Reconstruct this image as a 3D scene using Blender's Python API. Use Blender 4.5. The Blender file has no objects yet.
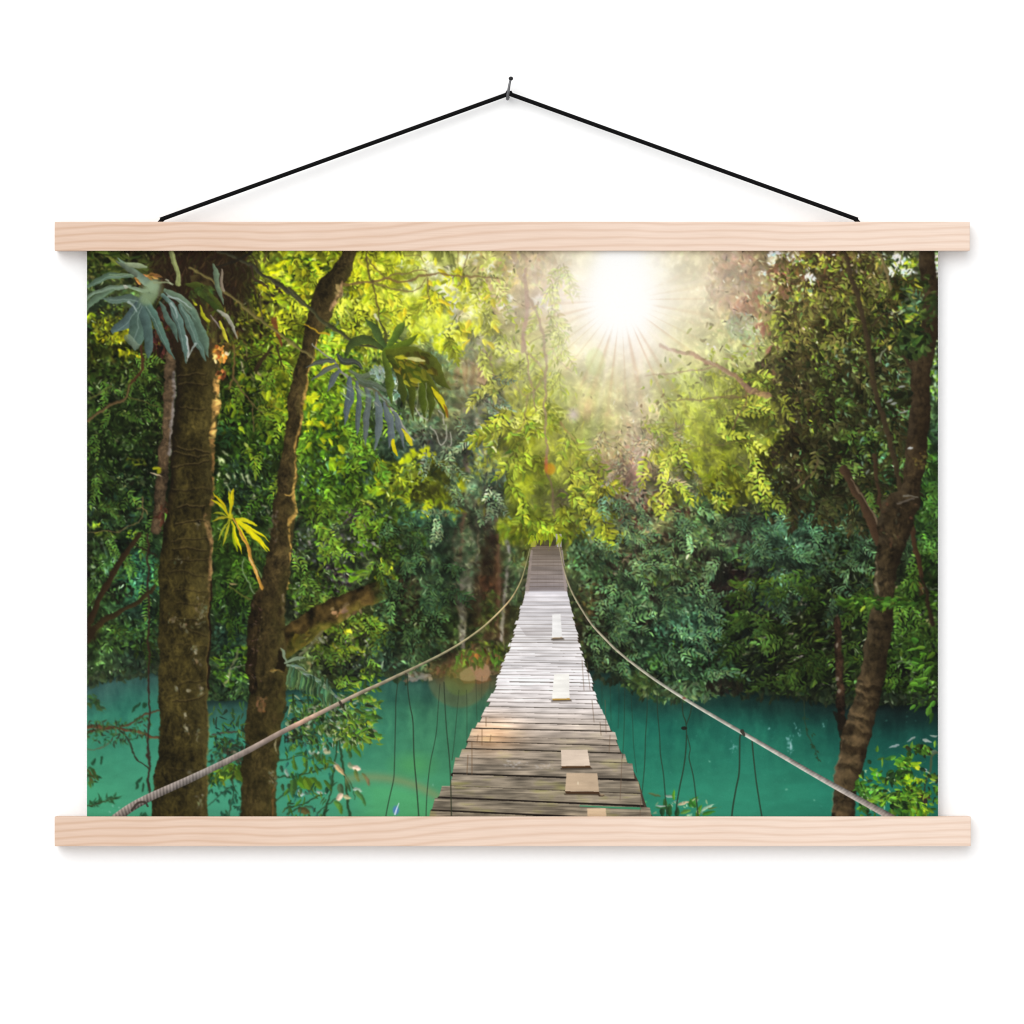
# ---------------------------------------------------------------------------
# The printed picture: a small painter that fills an RGB array (sRGB 0..255)
# with a jungle footbridge scene, leaf by leaf and plank by plank.  The result
# becomes the dye colour of the canvas mesh.  Coordinates: picture pixels,
# x 87..938, y 251..816.
# ---------------------------------------------------------------------------
import numpy as np, math

SS = 2.0
PX0, PY0, PX1, PY1 = 87.0, 251.0, 938.0, 816.0
CW, CH = int((PX1 - PX0) * SS), int((PY1 - PY0) * SS)
R = np.random.RandomState(11)
IMG = np.zeros((CH, CW, 3), np.float32)
YY, XX = np.mgrid[0:CH, 0:CW].astype(np.float32)
GX = XX / SS + PX0 + 0.25
GY = YY / SS + PY0 + 0.25

NZ = None

def A(c):
    return np.array(c, np.float32)

def noise(cell, seed, octaves=1, aspect=1.0):
    """Smooth value noise over the canvas, about -1..1; cell in picture pixels."""
    out = np.zeros((CH, CW), np.float32); amp = 1.0; tot = 0.0
    for o in range(octaves):
        rs = np.random.RandomState(seed + 17 * o)
        cx, cy = cell * aspect * SS / 2 ** o, cell * SS / 2 ** o
        gw, gh = int(CW / cx) + 3, int(CH / cy) + 3
        g = rs.uniform(-1, 1, (gh, gw)).astype(np.float32)
        fx, fy = XX[0] / cx, YY[:, 0] / cy
        ix, iy = fx.astype(int), fy.astype(int)
        tx, ty = fx - ix, fy - iy
        tx, ty = tx * tx * (3 - 2 * tx), ty * ty * (3 - 2 * ty)
        r = g[:, ix] * (1 - tx) + g[:, ix + 1] * tx
        out += amp * (r[iy] * (1 - ty)[:, None] + r[iy + 1] * ty[:, None])
        tot += amp; amp *= 0.55
    return out / tot * 1.5

def blur(a, r):
    """Three box blurs of radius r canvas pixels along both axes."""
    r = int(r)
    if r < 1: return a
    for _ in range(3):
        for ax in (0, 1):
            n = a.shape[ax]
            pad = [(0, 0)] * a.ndim; pad[ax] = (r + 1, r)
            c = np.cumsum(np.pad(a, pad, mode='edge'), axis=ax, dtype=np.float64)
            sl1 = [slice(None)] * a.ndim; sl2 = [slice(None)] * a.ndim
            sl1[ax] = slice(2 * r + 1, 2 * r + 1 + n); sl2[ax] = slice(0, n)
            a = ((c[tuple(sl1)] - c[tuple(sl2)]) / (2 * r + 1)).astype(np.float32)
    return a

def box(x0, y0, x1, y1):
    i0 = max(0, int((x0 - PX0) * SS)); i1 = min(CW, int((x1 - PX0) * SS) + 2)
    j0 = max(0, int((y0 - PY0) * SS)); j1 = min(CH, int((y1 - PY0) * SS) + 2)
    return (i0, i1, j0, j1) if i1 > i0 and j1 > j0 else None

def lay(b, al, col):
    i0, i1, j0, j1 = b
    v = IMG[j0:j1, i0:i1]
    v += (col - v) * al[..., None]

def leaf(x, y, L, hw, a, col, al=1.0, side=0.08, rib=0.0, fat=0.45):
    L, hw = L * LS, hw * LS
    ca, sa = math.cos(a), math.sin(a)
    xe, ye = x + L * ca, y + L * sa
    b = box(min(x, xe) - hw - 1, min(y, ye) - hw - 1, max(x, xe) + hw + 1, max(y, ye) + hw + 1)
    if b is None: return
    i0, i1, j0, j1 = b
    dx = GX[j0:j1, i0:i1] - x; dy = GY[j0:j1, i0:i1] - y
    s = (dx * ca + dy * sa) / L
    t = dy * ca - dx * sa
    sc = np.clip(s, 0.0, 1.0)
    w = hw * (sc ** fat) * ((1 - sc) ** 0.75) * 1.75
    m = np.clip((w - np.abs(t)) * SS + 0.35, 0, 1) * al
    if not m.any(): return
    f = 1 + side * np.clip(t * SS, -1, 1) + 0.10 * (sc - 0.5)
    if rib: f = f + rib * np.clip(1 - np.abs(t) * SS * 0.9, 0, 1)
    lay(b, m, np.asarray(col, np.float32) * f[..., None])

def smooth(pts, n=8):
    """Catmull-Rom through rows of (x, y, halfwidth...)."""
    p = np.array(pts, np.float32)
    if len(p) < 3: return p
    q = np.vstack([2 * p[0] - p[1], p, 2 * p[-1] - p[-2]])
    out = []
    for i in range(1, len(q) - 2):
        for k in range(n):
            t = k / n
            out.append(0.5 * ((2 * q[i]) + (q[i + 1] - q[i - 1]) * t + (2 * q[i - 1] - 5 * q[i] + 4 * q[i + 1] - q[i + 2]) * t * t
                              + (3 * q[i] - q[i - 1] - 3 * q[i + 1] + q[i + 2]) * t ** 3))
    out.append(q[-2])
    return np.array(out, np.float32)

def ribbon(pts, n=6):
    """Alpha, arc length and cross coordinate (-1..1) of a tapering stroke; rows (x, y, full width)."""
    p = smooth(pts, n)
    hw = p[:, 2] / 2
    m = hw.max() + 1.5
    b = box(p[:, 0].min() - m, p[:, 1].min() - m, p[:, 0].max() + m, p[:, 1].max() + m)
    if b is None: return None
    i0, i1, j0, j1 = b
    gx, gy = GX[j0:j1, i0:i1], GY[j0:j1, i0:i1]
    best = np.full(gx.shape, 1e9, np.float32); u = np.zeros_like(best); v = np.zeros_like(best)
    acc = 0.0
    for k in range(len(p) - 1):
        ax, ay = p[k, :2]; bx, by = p[k + 1, :2]
        dx, dy = bx - ax, by - ay; l2 = dx * dx + dy * dy + 1e-9; l = math.sqrt(l2)
        h0, h1 = hw[k], hw[k + 1]; mm = max(h0, h1) + 2
        bb = box(min(ax, bx) - mm, min(ay, by) - mm, max(ax, bx) + mm, max(ay, by) + mm)
        if bb is None: acc += l; continue
        a0, a1, c0, c1 = bb[0] - i0, bb[1] - i0, bb[2] - j0, bb[3] - j0
        a0, c0 = max(a0, 0), max(c0, 0); a1, c1 = min(a1, gx.shape[1]), min(c1, gx.shape[0])
        if a1 <= a0 or c1 <= c0: acc += l; continue
        X, Y = gx[c0:c1, a0:a1], gy[c0:c1, a0:a1]
        t = np.clip(((X - ax) * dx + (Y - ay) * dy) / l2, 0, 1)
        ex, ey = X - (ax + t * dx), Y - (ay + t * dy)
        h = h0 + (h1 - h0) * t
        d = np.sqrt(ex * ex + ey * ey) - h
        sg = np.where(ex * dy - ey * dx > 0, 1.0, -1.0)      # + on the right-hand picture side when going down
        B = best[c0:c1, a0:a1]; k2 = d < B
        B[k2] = d[k2]
        u[c0:c1, a0:a1][k2] = (acc + t * l)[k2]
        v[c0:c1, a0:a1][k2] = (sg * np.clip((d + h) / np.maximum(h, .05), 0, 1.2))[k2]
        acc += l
    al = np.clip(0.5 - best * SS * 0.8, 0, 1)
    return b, al, u, v

def stroke(pts, col, al=1.0, shade=0.0, n=6):
    r = ribbon(pts, n)
    if r is None: return
    b, m, u, v = r
    c = np.asarray(col, np.float32)
    f = 1 + shade * v
    if max(q[2] for q in pts) > 3.2: f = f + .10 * NZ[b[2]:b[3], b[0]:b[1]]
    lay(b, m * al, np.clip(c * f[..., None], 0, 255))

def line(pts, w0, w1, col, al=1.0, shade=0.0):
    n = len(pts)
    stroke([(x, y, w0 + (w1 - w0) * i / max(1, n - 1)) for i, (x, y) in enumerate(pts)], col, al, shade)

def polymask(pts, soft=1.0):
    p = np.array(pts, np.float32)
    b = box(p[:, 0].min() - 1, p[:, 1].min() - 1, p[:, 0].max() + 1, p[:, 1].max() + 1)
    if b is None: return None, None
    i0, i1, j0, j1 = b
    m = np.zeros((j1 - j0, i1 - i0), np.float32)
    for ox in (-.17, .17):
        for oy in (-.17, .17):
            X, Y = GX[j0:j1, i0:i1] + ox, GY[j0:j1, i0:i1] + oy
            c = np.zeros(m.shape, bool)
            for k in range(len(p)):
                x0, y0 = p[k]; x1, y1 = p[(k + 1) % len(p)]
                if y0 == y1: continue
                c ^= ((y0 > Y) != (y1 > Y)) & (X < (x1 - x0) * (Y - y0) / (y1 - y0) + x0)
            m += c * 0.25
    return b, m

def poly(pts, col, al=1.0):
    b, m = polymask(pts)
    if b is not None: lay(b, m * al, np.asarray(col, np.float32))

def blob(x, y, rx, ry, col, al=1.0, hard=1.0, rot=0.0):
    q = max(rx, ry) * 1.8 + 2
    b = box(x - q, y - q, x + q, y + q)
    if b is None: return
    i0, i1, j0, j1 = b
    dx, dy = GX[j0:j1, i0:i1] - x, GY[j0:j1, i0:i1] - y
    c, s = math.cos(rot), math.sin(rot)
    d = np.sqrt(((dx * c + dy * s) / rx) ** 2 + ((dy * c - dx * s) / ry) ** 2)
    if hard >= 1: m = np.clip((1 - d) * min(rx, ry) * SS + 0.5, 0, 1)
    else: m = np.clip(1.5 - d, 0, 1.0) ** 2 * (3 - 2 * np.clip(1.5 - d, 0, 1))
    lay(b, m * al, np.asarray(col, np.float32))

def U(a, b): return R.uniform(a, b)

def jit(c, k=0.18, h=0.08):
    """A colour varied in brightness and a little in hue."""
    f = math.exp(R.normal(0, k))
    return np.clip(np.array([c[0] * f * (1 + R.normal(0, h)), c[1] * f, c[2] * f * (1 + R.normal(0, h))], np.float32), 0, 255)

# --- low-frequency colour of the forest, without trunks, bridge and water --------
GRID = [
 [(50,60,20),(45,45,20),(50,40,25),(80,85,30),(150,165,40),(150,160,30),(185,195,50),(205,208,110),(205,195,110),(190,170,130),(235,225,190),(255,253,248),(215,195,165),(180,145,125),(150,125,90),(95,75,45),(95,95,60),(120,140,90)],
 [(60,75,40),(60,70,35),(45,38,22),(55,50,25),(130,140,35),(140,150,35),(175,185,50),(200,205,110),(195,185,110),(195,175,140),(245,230,205),(255,253,250),(225,205,180),(175,140,120),(150,120,75),(90,75,35),(75,80,40),(80,95,55)],
 [(60,70,20),(70,75,20),(45,35,20),(70,70,25),(85,95,25),(120,145,50),(115,130,55),(150,165,75),(165,165,95),(190,180,120),(230,215,180),(240,228,210),(200,185,150),(185,180,135),(115,100,50),(75,75,35),(55,65,35),(60,75,45)],
 [(45,60,25),(40,55,22),(35,40,15),(50,65,20),(75,90,20),(95,125,30),(80,105,60),(100,105,60),(150,140,90),(165,160,85),(200,185,140),(210,195,165),(180,170,110),(140,135,65),(90,80,40),(55,60,28),(55,70,40),(70,95,55)],
 [(38,55,22),(38,52,22),(35,40,15),(45,70,22),(55,80,20),(75,110,25),(75,100,55),(95,105,75),(120,125,75),(155,150,55),(165,155,95),(185,165,130),(150,145,65),(120,125,45),(70,65,30),(45,52,25),(45,60,30),(50,75,45)],
 [(35,48,20),(32,48,24),(35,40,18),(45,65,30),(50,70,28),(65,100,25),(85,110,35),(85,100,40),(100,115,75),(115,125,40),(125,125,60),(145,120,90),(125,130,50),(95,100,30),(55,60,30),(40,55,28),(45,65,35),(45,75,30)],
 [(45,60,30),(40,62,32),(35,45,22),(50,75,22),(50,65,35),(75,90,50),(65,85,35),(55,75,50),(75,80,50),(105,120,35),(85,95,45),(95,95,60),(85,100,60),(60,75,50),(60,90,65),(50,70,45),(45,60,40),(45,75,40)],
 [(48,68,30),(42,90,58),(40,55,25),(40,65,22),(45,60,30),(60,75,40),(60,75,35),(50,65,42),(60,55,38),(75,75,50),(60,75,45),(65,80,50),(60,72,45),(42,45,32),(50,70,45),(40,50,28),(42,52,28),(45,65,25)],
 [(50,72,32),(40,62,38),(40,50,22),(38,60,35),(60,75,40),(80,85,35),(55,68,30),(42,55,30),(65,62,35),(70,75,40),(50,55,32),(48,70,45),(50,80,58),(38,52,35),(40,48,25),(32,40,20),(38,55,25),(48,65,30)],
 [(55,78,42),(45,60,40),(40,50,25),(50,75,40),(65,80,45),(65,80,42),(55,75,50),(70,70,42),(95,85,55),(60,60,40),(45,52,32),(40,60,38),(42,68,42),(35,48,30),(30,38,20),(30,40,20),(28,40,18),(40,62,25)],
 [(50,70,40),(45,60,40),(40,50,25),(45,70,40),(55,75,45),(60,80,45),(50,70,50),(60,65,42),(70,70,55),(60,60,40),(40,48,32),(38,52,36),(38,58,42),(32,45,32),(28,38,24),(28,38,22),(26,38,20),(40,60,25)],
 [(50,70,40)]*18, [(50,70,40)]*18, [(50,70,40)]*18]

def grid_image():
    g = np.array(GRID, np.float32)
    for (r, c), v in {(2, 9): (190, 186, 108), (2, 10): (236, 224, 180), (2, 12): (206, 198, 138), (3, 9): (166, 170, 72), (3, 10): (200, 194, 122), (3, 11): (208, 199, 148), (3, 12): (170, 177, 78),
                      (4, 10): (164, 168, 82), (4, 11): (182, 168, 122), (4, 12): (148, 158, 54), (4, 13): (118, 130, 42), (3, 13): (140, 142, 56), (1, 12): (228, 212, 172), (2, 13): (178, 178, 116), (4, 9): (152, 158, 46), (5, 9): (118, 134, 36), (5, 12): (118, 134, 50),
                      (2, 4): (108, 122, 28), (3, 4): (94, 112, 24), (3, 5): (112, 142, 34), (2, 5): (136, 160, 45), (4, 4): (66, 92, 24), (4, 5): (84, 118, 30), (2, 14): (104, 100, 48), (3, 14): (78, 76, 36), (3, 15): (50, 58, 28), (4, 15): (42, 52, 25), (1, 15): (80, 76, 36), (0, 12): (218, 204, 164), (0, 13): (178, 152, 122), (1, 13): (176, 154, 118), (1, 14): (138, 122, 66), (0, 14): (142, 124, 80)}.items():
        g[r, c] = v
    g[6:10, 10:13] *= 1.04
    g[5:8, 7:9] *= 1.05
    fx = np.clip((GX[0] - 87) / 50.0, 0, 16.999); fy = np.clip((GY[:, 0] - 251) / 47.0, 0, len(GRID) - 1.001)
    ix, iy = fx.astype(int), fy.astype(int)
    tx = (fx - ix)[None, :, None]; ty = (fy - iy)[:, None, None]
    tx = tx * tx * (3 - 2 * tx) * .5 + tx * .5; ty = ty * ty * (3 - 2 * ty) * .5 + ty * .5
    r = g[:, ix] * (1 - tx) + g[:, ix + 1] * tx
    return r[iy] * (1 - ty) + r[iy + 1] * ty

SUN = (621.0, 300.0)
DENS = 1.0
LS = 1.0
DS = np.sqrt((GX - SUN[0]) ** 2 + ((GY - SUN[1]) * 0.95) ** 2)

def toward(T, rad, k, ck=.45):
    """Pull the broad brightness (and, more gently, the hue) of the picture to T."""
    r = blur(T, 5 * SS) / np.maximum(blur(IMG, rad * SS), 4)
    l = r.mean(-1, keepdims=True)
    r = l * (r / l) ** ck
    IMG[:] *= 1 + k * (np.clip(r, .5, 1.9) - 1)

def forest():
    T = grid_image()
    cl = noise(20, 3, 3); cl2 = noise(9, 5, 2)
    con = (1 - 0.8 * np.exp(-(DS / 170.0) ** 2))[..., None]       # the glare flattens contrast
    IMG[:] = T * (1 - con * (0.42 - 0.25 * cl[..., None]))
    def at(a, x, y):
        return a[min(CH - 1, max(0, int((y - PY0) * SS))), min(CW - 1, max(0, int((x - PX0) * SS)))]
    for n, (l0, l1), (k0, k1), ratio in ((6000, (7, 13), (.35, .8), .30), (13000, (4.5, 9), (.65, 1.25), .32), (12000, (3, 6), (1.1, 1.75), .34)):
        xs, ys = R.uniform(PX0 - 5, PX1 + 3, n), R.uniform(PY0 - 6, 735, n)
        aa = R.normal(1.45, .95, n); ls = R.uniform(l0, l1, n); ks = R.uniform(k0, k1, n); hs = R.normal(0, .1, (n, 3)); pk = R.uniform(0, 1, n)
        for i in range(n):
            x, y = xs[i], ys[i]
            c = at(T, x, y); k = at(con, x, y)[0]; q = at(cl, x, y)
            if k1 > 1.5 and pk[i] > 0.55 + 0.5 * q: continue
            f = 1 + (ks[i] * (1 + 0.34 * q) - 1) * k
            col = c * f * (1 + hs[i] * k)
            if x > 700 and y < 520: L = ls[i] * 1.25
            else: L = ls[i]
            leaf(x, y, L, L * ratio * .62, aa[i], np.clip(col, 6, 255), .9, .14 * k)
    toward(T, 14, 1.0)

def spray(x, y, a, L, n, ll, lw, col, droop=0.02, al=1.0, spread=.9, k=.15, stem=None):
    """A pinnate spray: leaflets along a curving stem."""
    px, py = x, y
    pts = [(x, y)]
    st = L / n
    for i in range(n):
        px += st * math.cos(a); py += st * math.sin(a); a += droop
        pts.append((px, py))
    if stem is not None: line(pts[::max(1, n // 3)] if n > 3 else pts, 1.0, .6, stem, al)
    for i, (qx, qy) in enumerate(pts[1:]):
        f = math.sin(math.pi * min(1, (i + 1.6) / (n + 1.4))) ** .5
        for s in (-1, 1):
            leaf(qx, qy, ll * f * U(.8, 1.15), lw * f, a + s * spread + R.normal(0, .12), jit(col, k), al, .1)
    leaf(px, py, ll, lw, a, jit(col, k), al)

def clump(cx, cy, rx, ry, n, l, w, col, a=1.5, sp=.6, k=.25, al=1.0, dark=None, rib=0.0, side=.08):
    """n leaves scattered in an ellipse; the lower and later ones may go over darker ones."""
    if DENS < 1: n = max(1, int(n * DENS)); dark = None
    for i in range(n):
        r = math.sqrt(U(0, 1)); t = U(0, 6.283)
        x, y = cx + rx * r * math.cos(t), cy + ry * r * math.sin(t)
        c = col[R.randint(len(col))] if isinstance(col, list) else col
        if dark is not None and i < n * .4: c = dark
        f = U(.65, 1.25)
        leaf(x, y, l * f, w * f, R.normal(a, sp), jit(c, k), al, side, rib)

def rosette(cx, cy, n, l, w, col, a0=0.0, a1=6.283, k=.14, al=1.0):
    for i in range(n):
        a = a0 + (a1 - a0) * (i + U(-.3, .3)) / n
        leaf(cx + 1.2 * math.cos(a), cy + 1.2 * math.sin(a), l * U(.8, 1.15), w, a, jit(col, k), al, .1)

def sunlit_canopy():
    Y1, Y2, Y3 = (215, 215, 25), (180, 190, 25), (235, 228, 60)
    # pale openings of sky between the leaves
    for x, y, rx, ry in ((428, 266, 12, 7), (441, 272, 14, 5), (402, 268, 6, 6), (470, 258, 13, 6), (445, 292, 9, 8), (505, 305, 7, 9), (548, 302, 15, 7), (536, 300, 8, 6), (410, 284, 5, 4), (455, 300, 6, 14), (492, 268, 4, 3)):
        clump(x, y, rx, ry, 16, 6, 2.2, [(250, 248, 240), (240, 240, 215)], a=U(0, 3), sp=1.5, k=.03, al=.85)
    clump(448, 315, 12, 26, 50, 5, 1.3, [(200, 205, 185), (180, 188, 170), (160, 170, 150)], k=.08, al=.7)
    clump(300, 275, 32, 20, 90, 8, 2.2, [Y1, Y2, (150, 165, 25)], a=.3, sp=.7)
    for x, y, a in ((275, 266, -.2), (270, 272, -.15), (286, 262, -.25), (292, 290, .05), (280, 296, .1), (268, 283, .1), (295, 268, -.3)):
        leaf(x - 10, y + 2, U(22, 32), 3.2, a, (205, 205, 20), .95, .12)
        leaf(x - 8, y + 6, U(18, 28), 2.6, a + .08, (120, 140, 20), .9, .12)
    clump(372, 268, 40, 22, 240, 7, 2.3, [Y1, Y3, Y2, (150, 170, 30)], a=1.2, sp=.8)
    clump(372, 268, 36, 20, 40, 6, 1.6, [(120, 125, 40), (95, 110, 30)], a=1.2, sp=.8)
    clump(352, 275, 16, 12, 40, 7, 3, [(240, 225, 35), (225, 215, 30)], a=1.2, sp=.7, k=.07)
    clump(350, 312, 25, 28, 110, 6, 2.3, [(120, 150, 70), (100, 125, 75), (160, 175, 50), (95, 110, 85)], a=1.2, sp=.8)
    for x, y in ((352, 296), (357, 309), (364, 303), (346, 305), (361, 316), (371, 293), (383, 306), (388, 312)):
        rosette(x, y, 5, 6, 2.4, (235, 215, 25))
    # broad yellow-green spray hanging in front of the pale gap
    clump(425, 312, 26, 20, 210, 7, 2.3, [(205, 210, 25), (170, 185, 20), (140, 155, 25), (225, 225, 40)], a=1.25, sp=.7)
    clump(437, 318, 9, 8, 40, 7, 3, [(240, 238, 40), (225, 225, 50)], a=1.2, sp=.7, k=.07)
    clump(408, 310, 12, 8, 30, 6, 2, [(110, 120, 25), (90, 105, 25)], a=1.2, sp=.7)
    clump(417, 335, 12, 8, 40, 7, 2.4, [(230, 215, 30), (200, 200, 25)], a=1.6, sp=.6)
    for x, y, n in ((462, 328, 9), (452, 336, 8), (470, 326, 8), (447, 342, 7), (458, 345, 8), (440, 338, 6)):
        clump(x, y, 8, 6, n * 2, 10, 2.5, [(235, 230, 20), (210, 205, 20)], a=1.55, sp=.45, k=.09)
    clump(484, 322, 12, 14, 70, 7, 2.2, [(225, 220, 55), (205, 205, 70), (190, 195, 80)], a=1.4, sp=.7)
    clump(468, 295, 12, 16, 70, 6, 2.2, [(225, 220, 60), (200, 200, 70), (180, 175, 80)], a=1.4, sp=.8)
    clump(495, 280, 20, 22, 110, 6, 2.2, [(205, 195, 90), (180, 160, 100), (165, 145, 105), (225, 215, 90)], a=1.4, sp=.8, k=.12)
    clump(482, 290, 12, 10, 30, 8, 2.6, [(165, 140, 110), (175, 150, 110)], a=1.4, sp=.8, k=.08, al=.7)
    clump(500, 380, 14, 30, 120, 7, 2, [(175, 175, 55), (195, 190, 45), (150, 155, 60)], a=1.5, sp=.6)
    clump(502, 412, 16, 10, 50, 8, 2.6, [(230, 228, 30), (205, 210, 30)], a=.9, sp=1.2, k=.1)
    clump(500, 425, 22, 16, 110, 9, 2, [(190, 195, 35), (160, 170, 35), (140, 150, 40)], a=1.5, sp=.5)
    clump(538, 407, 12, 9, 46, 8, 2.2, [(225, 222, 40), (205, 205, 50)], a=1.4, sp=.7, k=.1)
    clump(520, 398, 14, 12, 60, 6, 2, [(150, 155, 70), (170, 175, 60)], a=1.4, sp=.7)
    clump(486, 455, 20, 22, 110, 9, 1.8, [(170, 180, 30), (145, 160, 35), (190, 195, 40)], a=1.6, sp=.4)
    # darker leaves hanging from the top, seen against the light
    for x, y, L, a in ((437, 250, 17, 1.45), (442, 250, 14, 1.7), (447, 252, 22, 1.35), (434, 250, 13, 1.6), (452, 255, 20, 1.3), (418, 250, 12, 1.5)):
        leaf(x, y, L, 3.6, a, (105, 110, 50), .85, .1)
    # hazy brown masses left of the sun
    clump(540, 268, 30, 16, 120, 9, 3, [(185, 160, 130), (195, 172, 140), (178, 152, 118), (205, 190, 140)], k=.05, al=.6)
    clump(512, 262, 10, 14, 30, 8, 2.6, [(170, 148, 120), (190, 175, 110)], k=.06, al=.6)
    clump(515, 275, 12, 10, 26, 6, 2, [(225, 215, 110), (210, 200, 120)], k=.06, al=.8)
    clump(535, 283, 10, 6, 16, 6, 2, [(230, 220, 140)], k=.06, al=.8)

def middle_distance():
    # grey-green tree behind, with hanging roots
    clump(480, 350, 26, 18, 130, 6, 1.8, [(150, 150, 115), (130, 135, 100), (165, 160, 125), (115, 120, 85)], a=1.2, sp=.9, k=.12, al=.8)
    for i in range(46):
        x = U(456, 494); y0 = U(356, 372); L = U(14, 34)
        line([(x, y0), (x + U(-1, 1), y0 + L * .5), (x + U(-2, 2), y0 + L)], U(.7, 1.5), .5, [(150, 120, 90), (120, 90, 65), (175, 160, 135), (135, 110, 75), (95, 75, 50)][R.randint(5)], .8)
    clump(470, 405, 26, 22, 220, 6, 1.9, [(110, 130, 95), (130, 145, 110), (90, 110, 75), (150, 160, 125), (85, 90, 65)], a=1.2, sp=.9, al=.85)
    clump(440, 380, 22, 30, 140, 6, 1.8, [(120, 145, 95), (100, 125, 85), (85, 100, 70), (140, 160, 110)], a=1.2, sp=.9, al=.85)
    clump(415, 425, 26, 18, 130, 6, 1.8, [(80, 105, 75), (65, 85, 60), (100, 125, 90), (60, 65, 45)], a=1.2, sp=.9)
    clump(430, 435, 16, 8, 40, 7, 2.4, [(58, 60, 42), (65, 68, 48)])
    clump(475, 480, 30, 40, 380, 5.5, 1.9, [(80, 115, 80), (100, 130, 95), (65, 90, 65), (120, 145, 110), (60, 65, 48), (85, 80, 62)], a=1.2, sp=.9)
    clump(472, 510, 30, 16, 60, 8, 2.4, [(70, 62, 48), (60, 55, 42), (85, 75, 60)], k=.12, al=.7)
    for x0, y0, x1, y1, w, c in ((463, 512, 461, 560, 4, (105, 80, 62)), (469, 440, 467, 470, 5, (130, 108, 85)), (477, 500, 479, 610, 1.8, (110, 95, 75)), (497, 520, 496, 612, 3, (105, 75, 48)), (484, 480, 485, 520, 2, (95, 78, 60)), (455, 520, 457, 570, 2, (90, 75, 58))):
        line([(x0, y0), ((x0 + x1) / 2 + U(-1, 1), (y0 + y1) / 2), (x1, y1)], w, w * .8, c, .85, .15)
    # the brown clearing on the far bank and the pale trunks on it
    b, m = polymask([(476, 560), (500, 560), (508, 600), (505, 640), (475, 640), (472, 590)])
    lay(b, blur(m, 8) * .28, A((72, 48, 28)))
    clump(488, 585, 10, 12, 30, 8, 2.5, [(110, 72, 45), (100, 68, 42)], k=.08, al=.6)
    clump(490, 545, 8, 22, 26, 8, 3, [(45, 30, 20), (50, 34, 24)], k=.1, al=.7)
    clump(465, 560, 12, 34, 150, 5, 1.9, [(75, 95, 70), (95, 110, 85), (60, 75, 52), (120, 125, 105)], a=1.3, sp=.8)
    for i in range(20):
        blob(464 + U(-5, 6), U(560, 600), U(1, 2.6), U(.8, 1.6), (150, 148, 132), .8)
    line([(460, 580), (462, 600), (463, 622), (462, 645)], 5, 6, (118, 112, 98), .9, .18)
    line([(455, 585), (459, 605), (461, 622)], 1.5, 1.5, (130, 120, 95), .8)
    line([(464, 600), (467, 618), (466, 630)], 1.2, 1.4, (165, 155, 130), .9)
    for i in range(40): blob(462 + U(-3, 3), U(618, 642), U(.7, 1.6), U(.8, 2.2), [(165, 165, 155), (90, 85, 70), (140, 138, 125)][R.randint(3)], .7)
    line([(505, 600), (506, 580), (508, 560), (509, 538)], 2.4, 2.8, (165, 160, 148), .9, .12)
    line([(503, 640), (504, 615), (505, 600)], 3.2, 2.4, (150, 145, 128), .9, .12)
    line([(497, 545), (499, 580), (498, 625)], 2.4, 2.4, (120, 88, 65), .8, .12)
    clump(440, 575, 24, 22, 170, 5, 1.8, [(52, 85, 55), (45, 70, 45), (70, 100, 60), (40, 52, 34)], a=1.2, sp=.9)
    clump(430, 600, 12, 14, 80, 5, 2, [(50, 95, 62), (65, 110, 75), (42, 72, 48)], a=1.2, sp=.9)
    clump(440, 632, 44, 20, 220, 5.5, 1.9, [(45, 60, 30), (35, 45, 24), (55, 80, 40), (30, 34, 20)], a=1.2, sp=.9)
    clump(490, 610, 12, 20, 80, 6, 1.8, [(80, 100, 45), (65, 85, 38), (95, 115, 50)], a=1.2, sp=.8)
    clump(515, 575, 14, 30, 150, 5, 1.8, [(75, 105, 65), (60, 85, 50), (95, 125, 80), (50, 60, 38)], a=1.2, sp=.9)
    clump(522, 620, 10, 30, 80, 5, 1.5, [(75, 85, 38), (60, 70, 34), (50, 55, 30)], a=1.5, sp=.3)
    clump(505, 655, 20, 14, 90, 5, 1.9, [(85, 120, 40), (60, 85, 35), (110, 135, 45), (55, 55, 30)], a=1.3, sp=.8)
    clump(482, 652, 22, 12, 90, 5.5, 2, [(75, 100, 35), (110, 140, 40), (60, 70, 32), (90, 60, 35)], a=1.3, sp=.8)
    clump(410, 555, 24, 18, 110, 6, 2.2, [(38, 44, 28), (45, 60, 40), (34, 36, 26)], a=1.2, sp=.8)
    # green boughs drooping over the far end of the bridge
    G = [(165, 175, 30), (140, 155, 30), (120, 130, 35), (185, 190, 40)]
    clump(520, 445, 34, 22, 190, 9, 2, G + [(150, 140, 60)], a=1.5, sp=.5)
    clump(522, 485, 15, 12, 80, 10, 2.2, [(195, 200, 30), (175, 185, 25), (205, 205, 60)], a=1.7, sp=.4, k=.12)
    clump(517, 478, 10, 5, 22, 9, 2.2, [(215, 215, 35), (200, 205, 30)], a=.6, sp=.6, k=.1)
    clump(560, 455, 30, 22, 150, 8, 2, [(160, 160, 55), (140, 140, 60), (150, 130, 75), (175, 175, 70)], a=1.4, sp=.6)
    clump(572, 465, 12, 18, 60, 9, 2, [(185, 195, 40), (170, 180, 40)], a=1.1, sp=.5, k=.12)
    clump(545, 500, 24, 18, 110, 7, 2, [(105, 110, 50), (85, 85, 50), (120, 125, 45), (95, 80, 65)], a=1.3, sp=.7)
    clump(558, 498, 12, 10, 26, 7, 2.4, [(80, 65, 58), (95, 78, 68)], k=.1, al=.8)
    clump(590, 502, 17, 11, 100, 10, 2.2, [(170, 185, 35), (150, 165, 35), (185, 195, 45)], a=1.3, sp=.6, k=.12)
    for k in range(16):
        a = -2.9 + k * .2
        leaf(592, 492, U(10, 18), 2.3, a, jit((180, 190, 40), .1), .9)
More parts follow.
